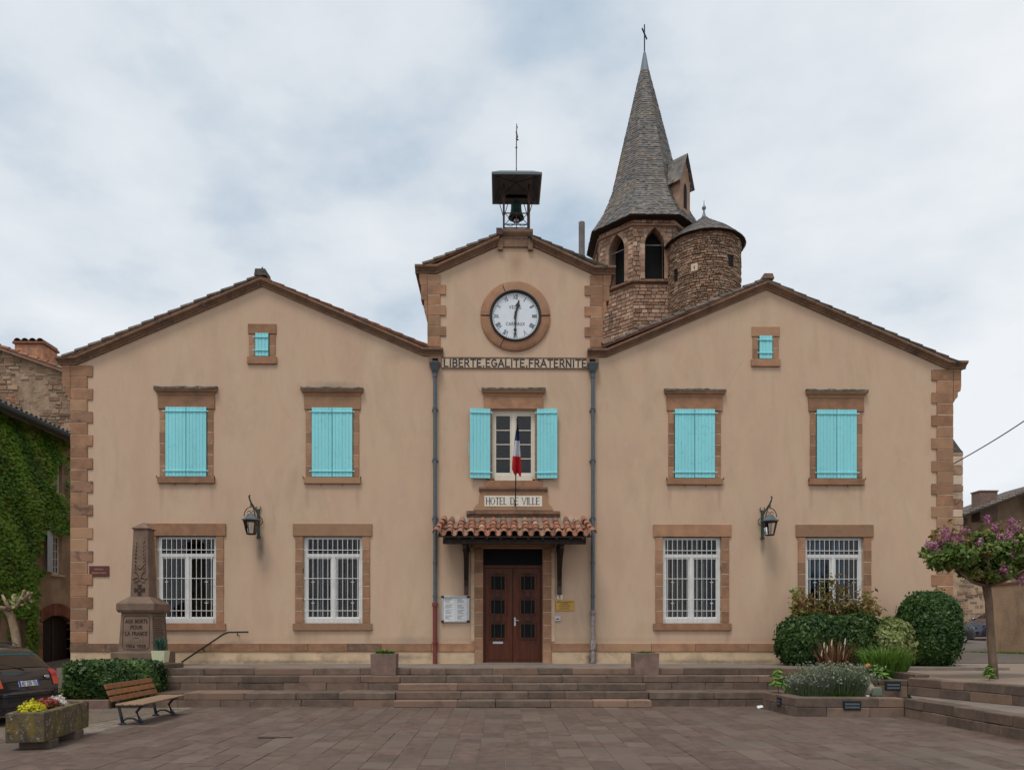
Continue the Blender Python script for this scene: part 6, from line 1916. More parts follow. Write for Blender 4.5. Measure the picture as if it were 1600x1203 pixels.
# inscription panel: raised frame and letters on the leaning front face
ang = math.atan((.445 - .395)/(mz(957) - mz(1018)))
b = MB(); b.m = Matrix.Translation((0, -.445, mz(1018))) @ Matrix.Rotation(ang*-1, 4, 'X')
hP = mz(957) - mz(1018)
fw, f0, f1 = .34, .06*hP, .92*hP
pts = [(-fw, f0+.06), (-fw+.06, f0), (fw-.06, f0), (fw, f0+.06), (fw, f1-.06), (fw-.06, f1), (-fw+.06, f1), (-fw, f1-.06), (-fw, f0+.06)]
for (x0, z0), (x1, z1) in zip(pts[:-1], pts[1:]): b.tube([(x0, 0, z0), (x1, 0, z1)], .009, 4)
for t, zf, hh in (('AUX MORTS', .74, .088), ('POUR', .585, .088), ('LA FRANCE', .425, .088), ('1914 1918', .10, .085)):
    gs = sum(G[c][0] for c in t); wd = {'POUR': .30, '1914 1918': .50}.get(t, .56); gap = .18
    m0_ = b.m.copy(); b.m = m0_ @ Matrix.Translation((-wd/2, 0, zf*hP))
    lettering(b, t, 0, 0, hh, w=.17, gap=gap, sx=(wd/hh - gap*(len(t)-1))/gs, depth=.006, serif=.10); b.m = m0_
b.box(-.07, .07, -.006, 0, .35*hP, .36*hP)
b.build('inscription', M['carved'], mem)
b = MB(); b.m = Matrix.Translation((.445, 0, mz(1018))) @ Matrix.Rotation(-ang*1, 4, 'Y') @ Matrix.Rotation(PI/2, 4, 'Z')
for (x0, z0), (x1, z1) in zip(pts[:-1], pts[1:]): b.tube([(x0, 0, z0), (x1, 0, z1)], .008, 4)
for k in range(13): b.box(-.28, .28*rng.uniform(.2, .95), -.004, 0, hP*(.16 + k*.055), hP*(.16 + k*.055) + .016)
b.build('name_list', M['carved'], mem)
# carved relief on the shaft: palm fronds, wreath ribbon and a cross
a2 = math.atan((.240 - .185)/(mz(827) - mz(932))); hS = mz(827) - mz(932)
b = MB(); b.m = Matrix.Translation((0, -.240, mz(932))) @ Matrix.Rotation(-a2, 4, 'X')
for s in (-1, 1):
    for k in range(9):
        z = hS*(.38 + .055*k); x = s*(.145 - .004*k)
        b.tube([(s*.05 + x*.3, 0, z - .05), (x*.9, -.012, z), (x*1.1, 0, z + .06)], [.012, .016, .005], 5)
    b.tube([(s*.03, 0, hS*.30), (s*.12, -.01, hS*.40), (s*.13, -.01, hS*.6), (s*.10, 0, hS*.85)], .012, 5)
    b.tube([(0, -.01, hS*.27), (s*.08, -.014, hS*.30), (s*.15, -.01, hS*.26), (s*.19, -.01, hS*.29)], .016, 5)
    b.tube([(0, -.01, hS*.27), (s*.07, -.012, hS*.23), (s*.14, -.01, hS*.22)], .014, 5)
b.tube([(.08*math.cos(t), -.01, hS*.48 + .10*math.sin(t)) for t in np.linspace(PI, 2*PI, 9)], .014, 5)
b.build('carved_relief', M['memorial'], mem, smooth=True)
b = MB(); b.m = Matrix.Translation((0, -.240, mz(932))) @ Matrix.Rotation(-a2, 4, 'X') @ Matrix.Translation((0, -.008, hS*.105))
for k in range(4):
    m0_ = b.m.copy(); b.m = m0_ @ Matrix.Rotation(PI/2*k, 4, 'Y'); b.prism([(-.03, .05), (.03, .05), (.055, .135), (-.055, .135)], -.012 - k*.0004, .01); b.m = m0_
b.tube([(.05*math.cos(t), -.01, .05*math.sin(t)) for t in np.linspace(0, 2*PI, 15)], .010, 5, caps=False)
b.build('carved_cross', M['carved'], mem)
# cream pot with a blue-green plant
pp = at(251, 1033, -2.75)
pot = empty('square_cream_pot', (pp.x, -2.75, pp.z - .02)); tag(pot, 'square cream flower pot in front of the memorial', 'pot')
hpot = at(251, 1016, -2.75).z - (pp.z - .02)
b = MB(); b.add([(-.14,-.14,0),(.14,-.14,0),(.14,.14,0),(-.14,.14,0),(-.165,-.165,hpot),(.165,-.165,hpot),(.165,.165,hpot),(-.165,.165,hpot),(-.145,-.145,hpot),(.145,-.145,hpot),(.145,.145,hpot),(-.145,.145,hpot),(-.14,-.14,hpot-.05),(.14,-.14,hpot-.05),(.14,.14,hpot-.05),(-.14,.14,hpot-.05)],
  [(0,3,2,1)] + [(i, (i+1) % 4, 4+(i+1) % 4, 4+i) for i in range(4)] + [(4+i, 4+(i+1) % 4, 8+(i+1) % 4, 8+i) for i in range(4)] + [(8+i, 8+(i+1) % 4, 12+(i+1) % 4, 12+i) for i in range(4)])
b.build('pot_body', M['pot'], pot)
b = MB(); b.box(-.14, .14, -.14, .14, hpot - .06, hpot - .045); b.build('pot_soil', M['soil'], pot)
V, F, rr = blades(90, (0, 0, hpot - .05), .09, .44, .03, .32, 5); o = link('spiky_plant', np_mesh('spiky_plant', V, F, rr), M['bluegreen'], None)
o.location = pot.location; tag(o, 'blue-green spiky plant growing in the square cream pot', 'plant')

# ================================================================== PLANTERS ON THE STEPS
def planter(px0, px1, pyt, pyb, label, plabel, mat, seed):
    y = -3.02
    p, q = at(px0, pyb, y), at(px1, pyt, y)
    w = (q.x - p.x)/2; z0 = T - RIS + .002; h = q.z - z0
    r = empty('stone_planter', ((p.x+q.x)/2, y + w, z0)); tag(r, label, 'planter', 'square stone planters on the steps')
    b = MB(); e = .05
    o4 = lambda a, z: [(-a, -a*.8, z), (a, -a*.8, z), (a, a*.8, z), (-a, a*.8, z)]
    b.add(o4(w - .01, 0) + o4(w, h - .01) + o4(w - .01, h) + o4(w - e, h) + o4(w - e, h - .08),
          [(0,3,2,1)] + [(4*k + i, 4*k + (i+1) % 4, 4*k + 4 + (i+1) % 4, 4*k + 4 + i) for k in range(4) for i in range(4)])
    b.build('planter_box', M['planter'], r)
    b = MB(); b.box(-w + e, w - e, -(w-e)*.8, (w-e)*.8, h - .10, h - .06); b.build('planter_soil', M['soil'], r)
    V, F, rr = blades(260, (0, 0, h - .07), w*.55, .20 if mat == 'daylily' else .14, .022, .9, seed)
    o = link('potted_plant', np_mesh('potted_plant', V, F, rr), M[mat], None); o.location = r.location; tag(o, plabel, 'plant')
    return r
planter(578, 618, 1021, 1055.5, 'square stone planter on the steps left of the door', 'tufted green plant in the planter left of the door', 'daylily', 3)
pr_ = planter(991.5, 1031, 1020, 1055, 'square stone planter on the steps right of the door', 'low yellow-green plant in the planter right of the door', 'bright', 4)
# litter
b = MB(); c_ = atz(1190, 1106, .004)
b.add([(-.10,-.05,0),(.02,-.07,.03),(.11,-.03,.0),(.10,.05,.04),(-.02,.07,.02),(-.10,.04,.05),(0,0,.07)], [(0,1,6),(1,2,6),(2,3,6),(3,4,6),(4,5,6),(5,0,6)])
o = b.build('crumpled_paper', M['litter']); o.location = c_; tag(o, 'scrap of white paper on the paving beside the bed wall', 'litter')

# ================================================================== BENCH
bp = empty('park_bench', (atz(190, 1133).x, -22 + 13.9 * 1.08, 0), R(0)); tag(bp, 'wooden slatted bench with grey cast iron legs by the hedge', 'bench')
dn, df = 1.76*1200/148, 1.76*1200/132
L = 1.95
yn = -DIST + dn + .10
# local: x towards the square (seat front), y along the bench
def bench_leg(y):
    b = MB()
    b.tube([(-.02, y, .02), (-.06, y, .22), (-.10, y, .40), (-.17, y, .62), (-.23, y, .80)], [.030, .026, .026, .022, .018], 6)
    b.tube([(.33, y, .02), (.27, y, .12), (.22, y, .25), (.30, y, .36), (.42, y, .405)], [.030, .026, .026, .024, .020], 6)
    b.tube([(-.10, y, .40), (.10, y, .385), (.42, y, .405)], .022, 6)
    b.tube([(-.05, y, .05), (.05, y, .12), (.16, y, .12), (.28, y, .05)], .02, 6)
    b.cbox(-.09, .03, y - .035, y + .035, 0, .03, .008); b.cbox(.27, .40, y - .035, y + .035, 0, .03, .008)
    return b
for y in (.25, L - .25): bench_leg(y).build('leg', M['bench_iron'], bp, smooth=True)
for k in range(3):
    z, x = .52 + k*.125, -.135 - k*.048
    b = MB(); b.m = Matrix.Translation((x, 0, z)) @ Matrix.Rotation(R(-20), 4, 'Y'); b.cbox(-.0, .030, 0, L, -.052, .052, .008); b.build('back_slat', M['bench_wood'], bp)
for k in range(4):
    b = MB(); b.cbox(-.04 + k*.125, .075 + k*.125, 0, L, .405 + .004*(k == 3), .440 + .004*(k == 3), .008); b.build('seat_slat', M['seat_wood'], bp)
bp.location = (atz(213, 1133).x - .30, yn - .1, 0); bp.rotation_euler = (0, 0, R(2)); bp.scale = (1.05, 1.05, .93)

# ================================================================== STONE TROUGH
near_r = atz(66, 1171); 
tz0 = .10
tn = -DIST + 1.76*1200/186
xr_ = CAMX + (66-783)/1200*(tn + DIST); xl_ = CAMX + (11.5-783)/1200*(tn + DIST)
trg = empty('stone_trough', ((xl_+xr_)/2 + .06, tn, 0), R(10)); tag(trg, 'mossy lichen-spotted stone trough on two blocks, planted with flowers', 'planter')
W2, TL, TH = (xr_-xl_)/2*1.0, 1.85, .56
b = MB(); rs = random.Random(8)
def ringt(z, gx, gy):
    pts = []
    n = 8
    for (x0, y0, x1, y1) in ((-W2+gx, gy, W2-gx, gy), (W2-gx, gy, W2-gx, TL-gy), (W2-gx, TL-gy, -W2+gx, TL-gy), (-W2+gx, TL-gy, -W2+gx, gy)):
        for i in range(n): pts.append((x0 + (x1-x0)*i/n + rs.uniform(-.005, .005), y0 + (y1-y0)*i/n + rs.uniform(-.005, .005), z + rs.uniform(-.004, .004)))
    return pts
rings = [ringt(.12, .006, .006), ringt(.135, 0, 0), ringt(.3, 0, 0), ringt(.45, 0, 0), ringt(TH - .02, 0, 0), ringt(TH, .015, .015), ringt(TH, .09, .10), ringt(TH - .09, .10, .11)]
m = len(rings[0]); vs = [p for r_ in rings for p in r_]
fs = [(i*m+k, i*m+(k+1) % m, (i+1)*m+(k+1) % m, (i+1)*m+k) for i in range(len(rings)-1) for k in range(m)] + [tuple(range(m)), tuple(range((len(rings)-1)*m, len(rings)*m))]
b.add(vs, fs); b.build('trough_body', M['trough'], trg, angle=25)
MB().box(-W2 + .10, W2 - .10, .11, TL - .11, TH - .09, TH - .05).build('trough_soil', M['soil'], trg)
for y0, y1 in ((.18, .50), (TL - .62, TL - .28)):
    MB().cbox(-W2 + .10, W2 + .02, y0, y1, -.01, .118, .015).build('support_block', M['step'], trg)
fl = [(.30, 'yellow_fl', 'yellow_flowers', 'clump of bright yellow flowers at the near end of the trough'), (.80, 'red_fl', 'red_flowers', 'bronze and red begonias in the middle of the trough'), (1.22, 'white_fl', 'white_flowers', 'white and pink begonias towards the far end of the trough')]
for yy, mt, nm, lb in fl:
    P, Nn = blob_points(420, (0, 0, .04), (.17, .21, .15), 2, .2, .5, seed=int(yy*100))
    r = empty(nm, trg.matrix_basis @ Vector((-.02, yy, TH - .04)), 0); tag(r, lb, 'flowers')
    leafy('blossom', M[mt], r, P, Nn, .05, int(yy*77), aspect=1.1, k=2)
    P, Nn = blob_points(160, (0, 0, .0), (.19, .22, .10), 2, .2, .5, seed=int(yy*100)+1)
    leafy('leaves', M['bright' if mt == 'yellow_fl' else 'hedge'], r, P, Nn, .06, int(yy*79))

# ================================================================== CARS
def car(loc, rz, paint_m, label, plate=None, kind='estate', sc_=1.0):
    """local: rear bumper at x=0, nose at +x, y across"""
    r = empty('parked_car', loc, rz); tag(r, label, 'car'); r.scale = (sc_,)*3
    if kind == 'estate':
        prof = [(0, .66), (.05, .80), (.10, .93), (.16, 1.0), (.42, 1.30), (.60, 1.41), (.85, 1.46), (1.6, 1.485), (2.4, 1.45), (2.75, 1.36), (3.35, .98), (3.5, .93), (4.2, .82), (4.5, .70), (4.62, .50)]
    else:
        prof = [(0, .70), (.05, .86), (.12, 1.02), (.20, 1.12), (.45, 1.42), (.65, 1.52), (.95, 1.56), (1.6, 1.57), (2.1, 1.52), (2.4, 1.42), (3.0, 1.05), (3.15, 1.0), (3.75, .90), (4.02, .76), (4.12, .5)]
    Lc = prof[-1][0]
    HWc = .87
    def wid(x, z):
        f = 1.0
        if x < .5: f = .90 + .10*math.sqrt(max(0, 1 - (1 - x/.5)**2))
        if x > Lc - .8: f = .80 + .20*math.sqrt(max(0, 1 - ((x - Lc + .8)/.8)**2))
        t = HWc*f
        if z > .92: t -= (z - .92)*.36
        if z < .42: t -= (.42 - z)*.2
        return t
    zs = [.22, .34, .48, .64, .80, .92]
    b = MB(); vs, fs = [], []
    rows = []
    for (x, zt) in prof:
        row = []
        lv = [min(z, zt - .02*(6-i)) for i, z in enumerate(zs)]
        lv = [.22 + (min(.92, zt - .03) - .22)*(z - .22)/.70 for z in zs]
        up = [lv[-1] + (zt - .03 - lv[-1])*k/3 for k in (1, 2, 3)]
        for z in lv + up: row.append((x, wid(x, z), z))
        we = wid(x, zt - .03)
        row += [(x, we*.93, zt - .004), (x, we*.6, zt + .012), (x, 0, zt + .02)]
        full = row + [(p[0], -p[1], p[2]) for p in reversed(row[:-1])]
        rows.append(full)
    m = len(rows[0])
    for rw_ in rows: vs += rw_
    for i in range(len(rows) - 1):
        for k in range(m - 1): fs.append((i*m+k, i*m+k+1, (i+1)*m+k+1, (i+1)*m+k))
    fs.append(tuple(range(m))); fs.append(tuple(range((len(rows)-1)*m, len(rows)*m)))
    b.add(vs, fs)
    b.build('car_body', paint_m, r, angle=32)
    def on(x, z, o=.006): return wid(x, z) + o
    def zt(x):
        for (x0, z0), (x1, z1) in zip(prof[:-1], prof[1:]):
            if x <= x1: return z0 + (z1-z0)*(x-x0)/(x1-x0)
    # glass
    b = MB(); rg = []
    g0, g1 = (.185, .56) if kind == 'estate' else (.23, .60)
    for k in range(7):
        x = g0 + (g1-g0)*k/6; z = zt(x); w_ = wid(x, z - .03)*.90
        rg.append([(x - .008, y, z + .018 + .010*(1 - abs(y/w_))) for y in (-w_, -w_*.6, 0, w_*.6, w_)])
    vs = [p for q in rg for p in q]; b.add(vs, [(i*5+k, i*5+k+1, i*5+6+k, i*5+5+k) for i in range(6) for k in range(4)]); b.build('rear_window', M['car_glass'], r, smooth=True)
    ws0, ws1 = (2.80, 3.30) if kind == 'estate' else (2.45, 2.96)
    b = MB(); rg = []
    for k in range(5):
        x = ws0 + (ws1-ws0)*k/4; z = zt(x); w_ = wid(x, z - .03)*.90
        rg.append([(x, y, z + .018 + .010*(1 - abs(y/w_))) for y in (-w_, -w_*.6, 0, w_*.6, w_)])
    vs = [p for q in rg for p in q]; b.add(vs, [(i*5+k, i*5+k+1, i*5+6+k, i*5+5+k) for i in range(4) for k in range(4)]); b.build('windscreen', M['car_glass'], r, smooth=True)
    for s in (-1, 1):
        for xa, xb in (((.55, 1.15), (1.22, 2.0), (2.07, 2.95)) if kind == 'estate' else ((.55, 1.2), (1.28, 2.0), (2.06, 2.7))):
            b = MB(); n = 5; vs = []
            for k in range(n + 1):
                x = xa + (xb-xa)*k/n; z1 = min(zt(x) - .09, 1.40 if kind == 'estate' else 1.48); z0 = .97 if kind == 'estate' else 1.04
                z1 = max(z1, z0 + .01)
                vs += [(x, s*on(x, z0), z0), (x, s*on(x, z1), z1)]
            b.add(vs, [(2*k, 2*k+2, 2*k+3, 2*k+1) for k in range(n)]); b.build('side_window', M['car_glass'], r)
        b = MB()                                        # door seams and handles
        b.cbox(1.75, 1.93, *sorted((s*on(1.8, .86, -.01), s*on(1.8, .86, .025))), .84, .87, .006); b.cbox(2.72, 2.9, *sorted((s*on(2.8, .86, -.01), s*on(2.8, .86, .025))), .84, .87, .006); b.build('door_handle', paint_m, r)
        b = MB(); b.cbox(2.86, 3.04, *sorted((s*.86, s*1.04)), .98, 1.11, .03); b.build('wing_mirror', paint_m, r)
        # lights
        b = MB(); vs = []
        for k in range(5):
            z = .70 + .30*k/4 if kind == 'estate' else .80 + .32*k/4
            xx = np.interp(z, [p_[1] for p_ in prof[:4]], [p_[0] for p_ in prof[:4]])
            w_ = wid(xx + .02, z)
            vs += [(xx - .012, s*(w_*.80), z), (xx - .006, s*(w_ + .004), z), (xx + .14, s*(wid(xx + .14, z) + .008), z)]
        b.add(vs[6:], [(3*k+j, 3*k+j+1, 3*k+4+j, 3*k+3+j) for k in range(2) for j in range(2)]); tlg = b.build('tail_light', M['tail_red'], r)
        b = MB(); b.add(vs[:9], [(3*k+j, 3*k+j+1, 3*k+4+j, 3*k+3+j) for k in range(2) for j in range(2)]); b.build('indicator', M['tail_amber'], tlg)
        b = MB(); vs = []
        for z in (.62, .70, .76):
            xx = Lc - .10 - (z - .62)*1.0
            vs += [(xx + .02, s*.42, z), (xx - .05, s*.64, z), (xx - .30, s*(wid(xx - .3, z) + .012), z)]
        b.add(vs, [(3*k+j, 3*k+j+1, 3*k+4+j, 3*k+3+j) for k in range(2) for j in range(2)]); b.build('headlight', M['headlight'], r)
    # bumpers, plate, wiper
    b = MB(); n = 10; vs, fs = [], []
    sec = [(.0, .30), (-.07, .34), (-.09, .46), (-.085, .58), (-.02, .62), (.04, .62)]
    for k in range(n + 1):
        y = -.80 + 1.6*k/n; bx = .16*(abs(y)/.8)**4
        vs += [(bx + dx, y, z) for dx, z in sec]
    m = len(sec)
    for k in range(n):
        for j in range(m - 1): fs.append((k*m+j, k*m+j+1, (k+1)*m+j+1, (k+1)*m+j))
    b.add(vs, fs); b.build('rear_bumper', paint_m, r, angle=40)
    b = MB(); b.box(-.094, -.088, -.72, .72, .50, .525); b.build('bumper_strip', M['plastic'], r)
    b = MB(); vs, fs = [], []
    for k in range(n + 1):
        y = -.74 + 1.48*k/n; bx = -.22*(abs(y)/.74)**3
        vs += [(Lc + bx + dx, y, z) for dx, z in ((-.05, .24), (.07, .28), (.09, .42), (.03, .50), (-.04, .52))]
    for k in range(n):
        for j in range(4): fs.append((k*5+j, k*5+j+1, (k+1)*5+j+1, (k+1)*5+j))
    b.add(vs, fs); b.build('front_bumper', paint_m, r, angle=40)
    b = MB(); b.box(Lc + .02, Lc + .035, -.35, .35, .54, .62); b.build('grille', M['plastic'], r)
    z0 = .70
    b = MB(); b.m = Matrix.Translation((.012, 0, z0)) @ Matrix.Rotation(R(16), 4, 'Y'); b.cbox(-.016, -.004, -.26, .26, 0, .115, .003); pl = b.build('number_plate', M['plate_white'], r)
    if plate:
        b = MB(); b.m = Matrix.Translation((.012, 0, z0)) @ Matrix.Rotation(R(16), 4, 'Y')
        b.box(-.0175, -.0145, .215, .258, .004, .111); b.box(-.0175, -.0145, -.258, -.215, .004, .111); b.build('plate_band', M['plate_blue'], pl)
        b = MB(); b.m = Matrix.Translation((-.004, 0, z0)) @ Matrix.Rotation(R(16), 4, 'Y') @ Matrix.Rotation(-PI/2, 4, 'Z') @ Matrix.Translation((-.195, 0, .022))
        gs = sum(G[c][0] for c in plate); lettering(b, plate, 0, 0, .072, w=.15, gap=.16, sx=(.39/.072 - .16*(len(plate)-1))/gs, depth=.002); b.build('plate_characters', M['ink'], pl)
        b = MB(); b.m = Matrix.Translation((.03, -.50, .86)) ; b.lathe([(0, 0), (.05, 0), (.05, .0)], n=12)
        b = MB(); b.m = Matrix.Translation((.045, -.52, .86)) @ Matrix.Rotation(-PI/2 + R(20), 4, 'Y'); b.m = b.m @ Matrix.Diagonal((.6, 1.3, 1, 1)); b.lathe([(0, .012), (.05, .012), (.055, 0)], n=14); b.build('maker_badge', M['alu'], r)
        b = MB(); b.tube([(.145, -.03, 1.0), (.16, .02, 1.025), (.26, .50, 1.14)], [.016, .012, .008], 6); b.build('rear_wiper', M['plastic'], r)
        b = MB(); b.box(-.088, -.08, -.3, .3, .36, .44)
        b = MB(); b.tube([(.045, -.62, .80), (.03, 0, .815), (.045, .62, .80)], .010, 5); b.build('tailgate_trim', M['plastic'], r)
        b = MB()
        for s in (-1, 1): b.tube([(.75, s*.60, 1.47), (.85, s*.60, 1.53), (2.4, s*.60, 1.52), (2.5, s*.60, 1.46)], .016, 6)
        b.build('roof_rail', M['plastic'], r)
        b = MB(); b.box(.165, .17, -.62, -.50, 1.03, 1.08)
    for x in (.80, Lc - .80):
        for s in (-1, 1):
            b = MB(); b.m = Matrix.Translation((x, s*.78, .315)) @ Matrix.Rotation(PI/2, 4, 'X')
            b.lathe([(.20, -.10), (.29, -.10), (.315, -.07), (.315, .07), (.29, .10), (.20, .10)], n=22); wh = b.build('wheel', M['rubber'], r, angle=40)
            b = MB(); b.m = Matrix.Translation((x, s*.78, .315)) @ Matrix.Rotation(PI/2, 4, 'X')
            b.lathe([(0, -.06*s*-1), (.05, .07*-s), (.19, .055*-s), (.205, .095*-s)], n=20); b.build('rim', M['rim'], wh, angle=30)
    b = MB(); b.box(.3, Lc - .3, -.74, .74, .16, .24); b.box(.4, Lc - .9, -.62, .62, .5, .80); b.build('underbody', M['plastic'], r)
    return r
# rear of the dark estate faces the square; its flank runs off to the left
xc_ = CAMX + (43 - 783)/1200*14.9
car((xc_ + .15, -DIST + 14.85, 0), R(180 - 7), M['car_black'], 'black estate car parked behind the stone trough, rear towards the square', plate='AD 220 TD')
q_ = at(1529, 996, 16.5); car((q_.x + 3.2, 16.9, 1.30), R(180 + 14), M['car_navy'], 'dark navy car parked beyond the rendered garden wall', kind='hatch')
q_ = at(1503, 1000, 13.5); car((q_.x - 3.9, 12.9, 1.17), R(10), M['car_black'], 'black car whose front peeks out behind the round bush', kind='hatch')

# ================================================================== PLANTS
# --- clipped hedge by the memorial
h0, h1 = at(90, 1100, -4.45), at(259, 1031, -3.55)
hc = ((h0.x + h1.x)/2, -3.90, .60); hr_ = ((h1.x - h0.x)/2, .52, (h1.z - .16)/2 + .0)
hedge = empty('clipped_hedge', (hc[0], hc[1], .16)); tag(hedge, 'low box-shaped clipped hedge in front of the war memorial', 'hedge')
hcz = .16 + hr_[2]
P, Nn = blob_points(15000, (0, 0, hr_[2]), hr_, 7, .035, .16, seed=41, zmin=.0)
leafy('foliage', M['hedge'], hedge, P, Nn, .062, 41, k=1.6)
core('twigs', M['hedge'], hedge, (0, 0, hr_[2]), hr_, 7, .90)
# weeds at the hedge's left foot
P, Nn = blob_points(700, (0, 0, .12), (.28, .25, .40), 2, .3, .8, seed=43, zmin=0)
wd_ = empty('pale_weeds', (h0.x - .05, -4.6, 0.02)); tag(wd_, 'pale green weeds at the left foot of the clipped hedge', 'weeds'); leafy('leaves', M['varieg'], wd_, P, Nn, .06, 43)
# --- round clipped bush
by_ = -1.25
p_, q_ = at(1409, 1037, by_), at(1494, 926, by_)
rad = (q_.x - p_.x)/2; hz_ = (q_.z - T)/2
bush = empty('round_clipped_bush', ((p_.x + q_.x)/2, by_, T)); tag(bush, 'big rounded clipped evergreen bush at the right corner of the town hall', 'bush')
P, Nn = blob_points(17000, (0, 0, hz_*.97), (rad, .75, hz_*1.05), 2.7, .04, .14, seed=51, zmin=.0)
leafy('foliage', M['clip'], bush, P, Nn, .060, 51, k=1.6)
core('twigs', M['clip'], bush, (0, 0, hz_*.97), (rad, .75, hz_*1.03), 2.7, .90)
# --- broad shrub under the right window: two lobes
def shrub(px0, px1, pyt, y, name, label, mat, n, size, seed, power=2.6, rough=.10, depth=.7, k=1.3):
    p, q = at(px0, 1036, y), at(px1, pyt, y)
    w = (q.x - p.x)/2; h = (q.z - (T - .1))/2
    r = empty(name, ((p.x+q.x)/2, y, T - .1)); tag(r, label, 'shrub')
    P, Nn = blob_points(n, (0, 0, h), (w, depth, h*1.02), power, rough, .30, seed=seed, zmin=0)
    leafy('foliage', mat, r, P, Nn, size, seed, k=k)
    core('twigs', mat, r, (0, 0, h), (w, depth, h), power, .82)
    return r
shrub(1216, 1318, 960, -1.15, 'dark_shrub', 'dark clipped shrub against the wall below the right barred window', M['clip'], 11000, .062, 61, 2.7, .13)
shrub(1288, 1374, 957, -1.05, 'green_shrub', 'loose dark green shrub between the clipped shrub and the variegated one', M['hedge'], 8000, .075, 62, 2.3, .2)
shrub(1362, 1424, 966, -1.5, 'variegated_shrub', 'pale variegated shrub next to the round clipped bush', M['varieg'], 4200, .075, 63, 2.2, .18, .5)
# yellow-green bamboo with bare stems in front of the window
nd = empty('sacred_bamboo', (at(1305, 980, -1.0).x, -1.0, T)); tag(nd, 'airy yellow and reddish bamboo-like shrub in front of the rightmost barred window', 'shrub')
b = MB(); P, Nn = [], []
g = np.random.default_rng(71)
for k in range(80):
    px = g.uniform(1232, 1376); top = 898 + abs(px - 1304)*.45 + g.uniform(0, 42)
    base = at(1304 + (px - 1304)*.5, 1000, -1.0 + g.uniform(-.3, .3)); tp = at(px, top, -1.0 + g.uniform(-.35, .35))
    midp = base.lerp(tp, .5) + Vector((g.normal(0, .05), g.normal(0, .05), .05))
    loc = nd.location
    b.tube([base - loc, midp - loc, tp - loc], [.010, .007, .003], 4)
    for t in np.linspace(.35, 1, 13):
        for _ in range(2):
            q = base.lerp(tp, t) + Vector(g.normal(0, .07, 3)); P.append(tuple(q - loc)); Nn.append(g.normal(0, 1, 3) + [0, -.5, .8])
b.build('stems', M['bark'], nd)
P = np.array(P); leafy('foliage', M['nandina'], nd, P, np.array(Nn), .062, 71, aspect=2.6, k=1.0)
# green climbing shoot at the left of the window
P = np.array([tuple(at(1243 + g.normal(0, 3.2), py, -.5) ) for py in g.uniform(920, 975, 160)]); lo_ = Vector((P[:, 0].mean(), -.5, T))
cs = empty('green_shoot', lo_); tag(cs, 'single upright bright green shoot left of the rightmost window', 'plant')
leafy('foliage', M['bright'], cs, P - np.array(lo_) + g.normal(0, .03, P.shape), np.tile([0, -1, .4], (len(P), 1)), .06, 72)
b = MB(); b.tube([(0, 0, 0), (.02, 0, .8), (0, 0, 1.35)], [.014, .01, .005], 5); b.build('stem', M['bark'], cs)
# --- plants of the raised bed
def clump_thing(name, label, cat, loc, arrays, mat, pname='blades'):
    r = empty(name, loc); tag(r, label, cat)
    V, F, rr = arrays; link(pname, np_mesh(pname, V, F, rr), mat, r); return r
q_ = at(1305, 1040, -3.3); r = clump_thing('red_cordyline', 'clump of reddish brown sword leaves with white tips behind the lavender', 'plant', (q_.x, -3.3, T - .16), blades(80, (0, 0, 0), .36, .95, .045, .30, 81), M['redgrass'])
b = MB()
for px, py in ((1287, 1006), (1299, 1002), (1320, 1000), (1302, 1035), (1284, 1018), (1292, 1012), (1300, 1008)):
    t = at(px, py, -3.3) - r.location; b.tube([(t.x*.6, 0, .1), (t.x*.9, 0, t.z*.6), (t.x, 0, t.z - .10)], .006, 4); b.tube([(t.x, 0, t.z - .10), (t.x + .015, 0, t.z + .05)], [.022, .010], 6)
b.build('white_plumes', M['panel'], r)
q_ = at(1382, 1055, -3.55); clump_thing('daylily_clump', 'bright green arching clump of daylily leaves behind the white rock', 'plant', (q_.x, -3.6, .66), blades(420, (0, 0, 0), .42, .80, .030, .55, 82), M['daylily'])
b = MB(); q_ = at(1356, 1040, -4.2); of = empty('orange_flower', (q_.x, -4.2, .5)); tag(of, 'single orange flower below the daylily leaves', 'flower')
b.tube([(.05, .1, 0), (.02, .03, .3), (0, 0, q_.z - .5)], .006, 4); b.build('stem', M['bark'], of)
P, Nn = blob_points(60, (0, 0, q_.z - .5), (.055, .055, .05), 2, .2, .6, seed=83); leafy('petals', M['orange_fl'], of, P, Nn, .05, 83)
lv = empty('lavender', (at(1296, 1085, -5.3).x, -5.2, LZ - .07)); tag(lv, 'wide grey-green lavender bush spilling over the front of the bed', 'lavender')
allV, allF, allR = [], [], []; o_ = 0
for (dx, dy, rad_, hh, n_, sd) in ((-.32, 0, .42, .50, 700, 84), (.15, .05, .46, .74, 900, 85), (.45, -.05, .30, .52, 500, 86), (-.62, .1, .25, .36, 300, 87)):
    V, F, rr = blades(n_, (dx, dy, 0), rad_, hh, .013, .55, sd, .2); allV.append(V); allF.append(F + o_); allR.append(rr); o_ += len(V)
link('stems', np_mesh('stems', np.concatenate(allV), np.concatenate(allF), np.concatenate(allR)), M['lavender'], lv)
P = np.concatenate([v[4::5] for v in allV]); P = P[g.random(len(P)) < .5]; leafy('flower_spikes', M['lavender'], lv, P, np.tile([0, -.6, .6], (len(P), 1)), .03, 88, aspect=2.2)
V, F, rr = blades(500, (.1, .1, 0), .6, .22, .02, .8, 89); link('low_leaves', np_mesh('low_leaves', V, F, rr), M['daylily'], lv)
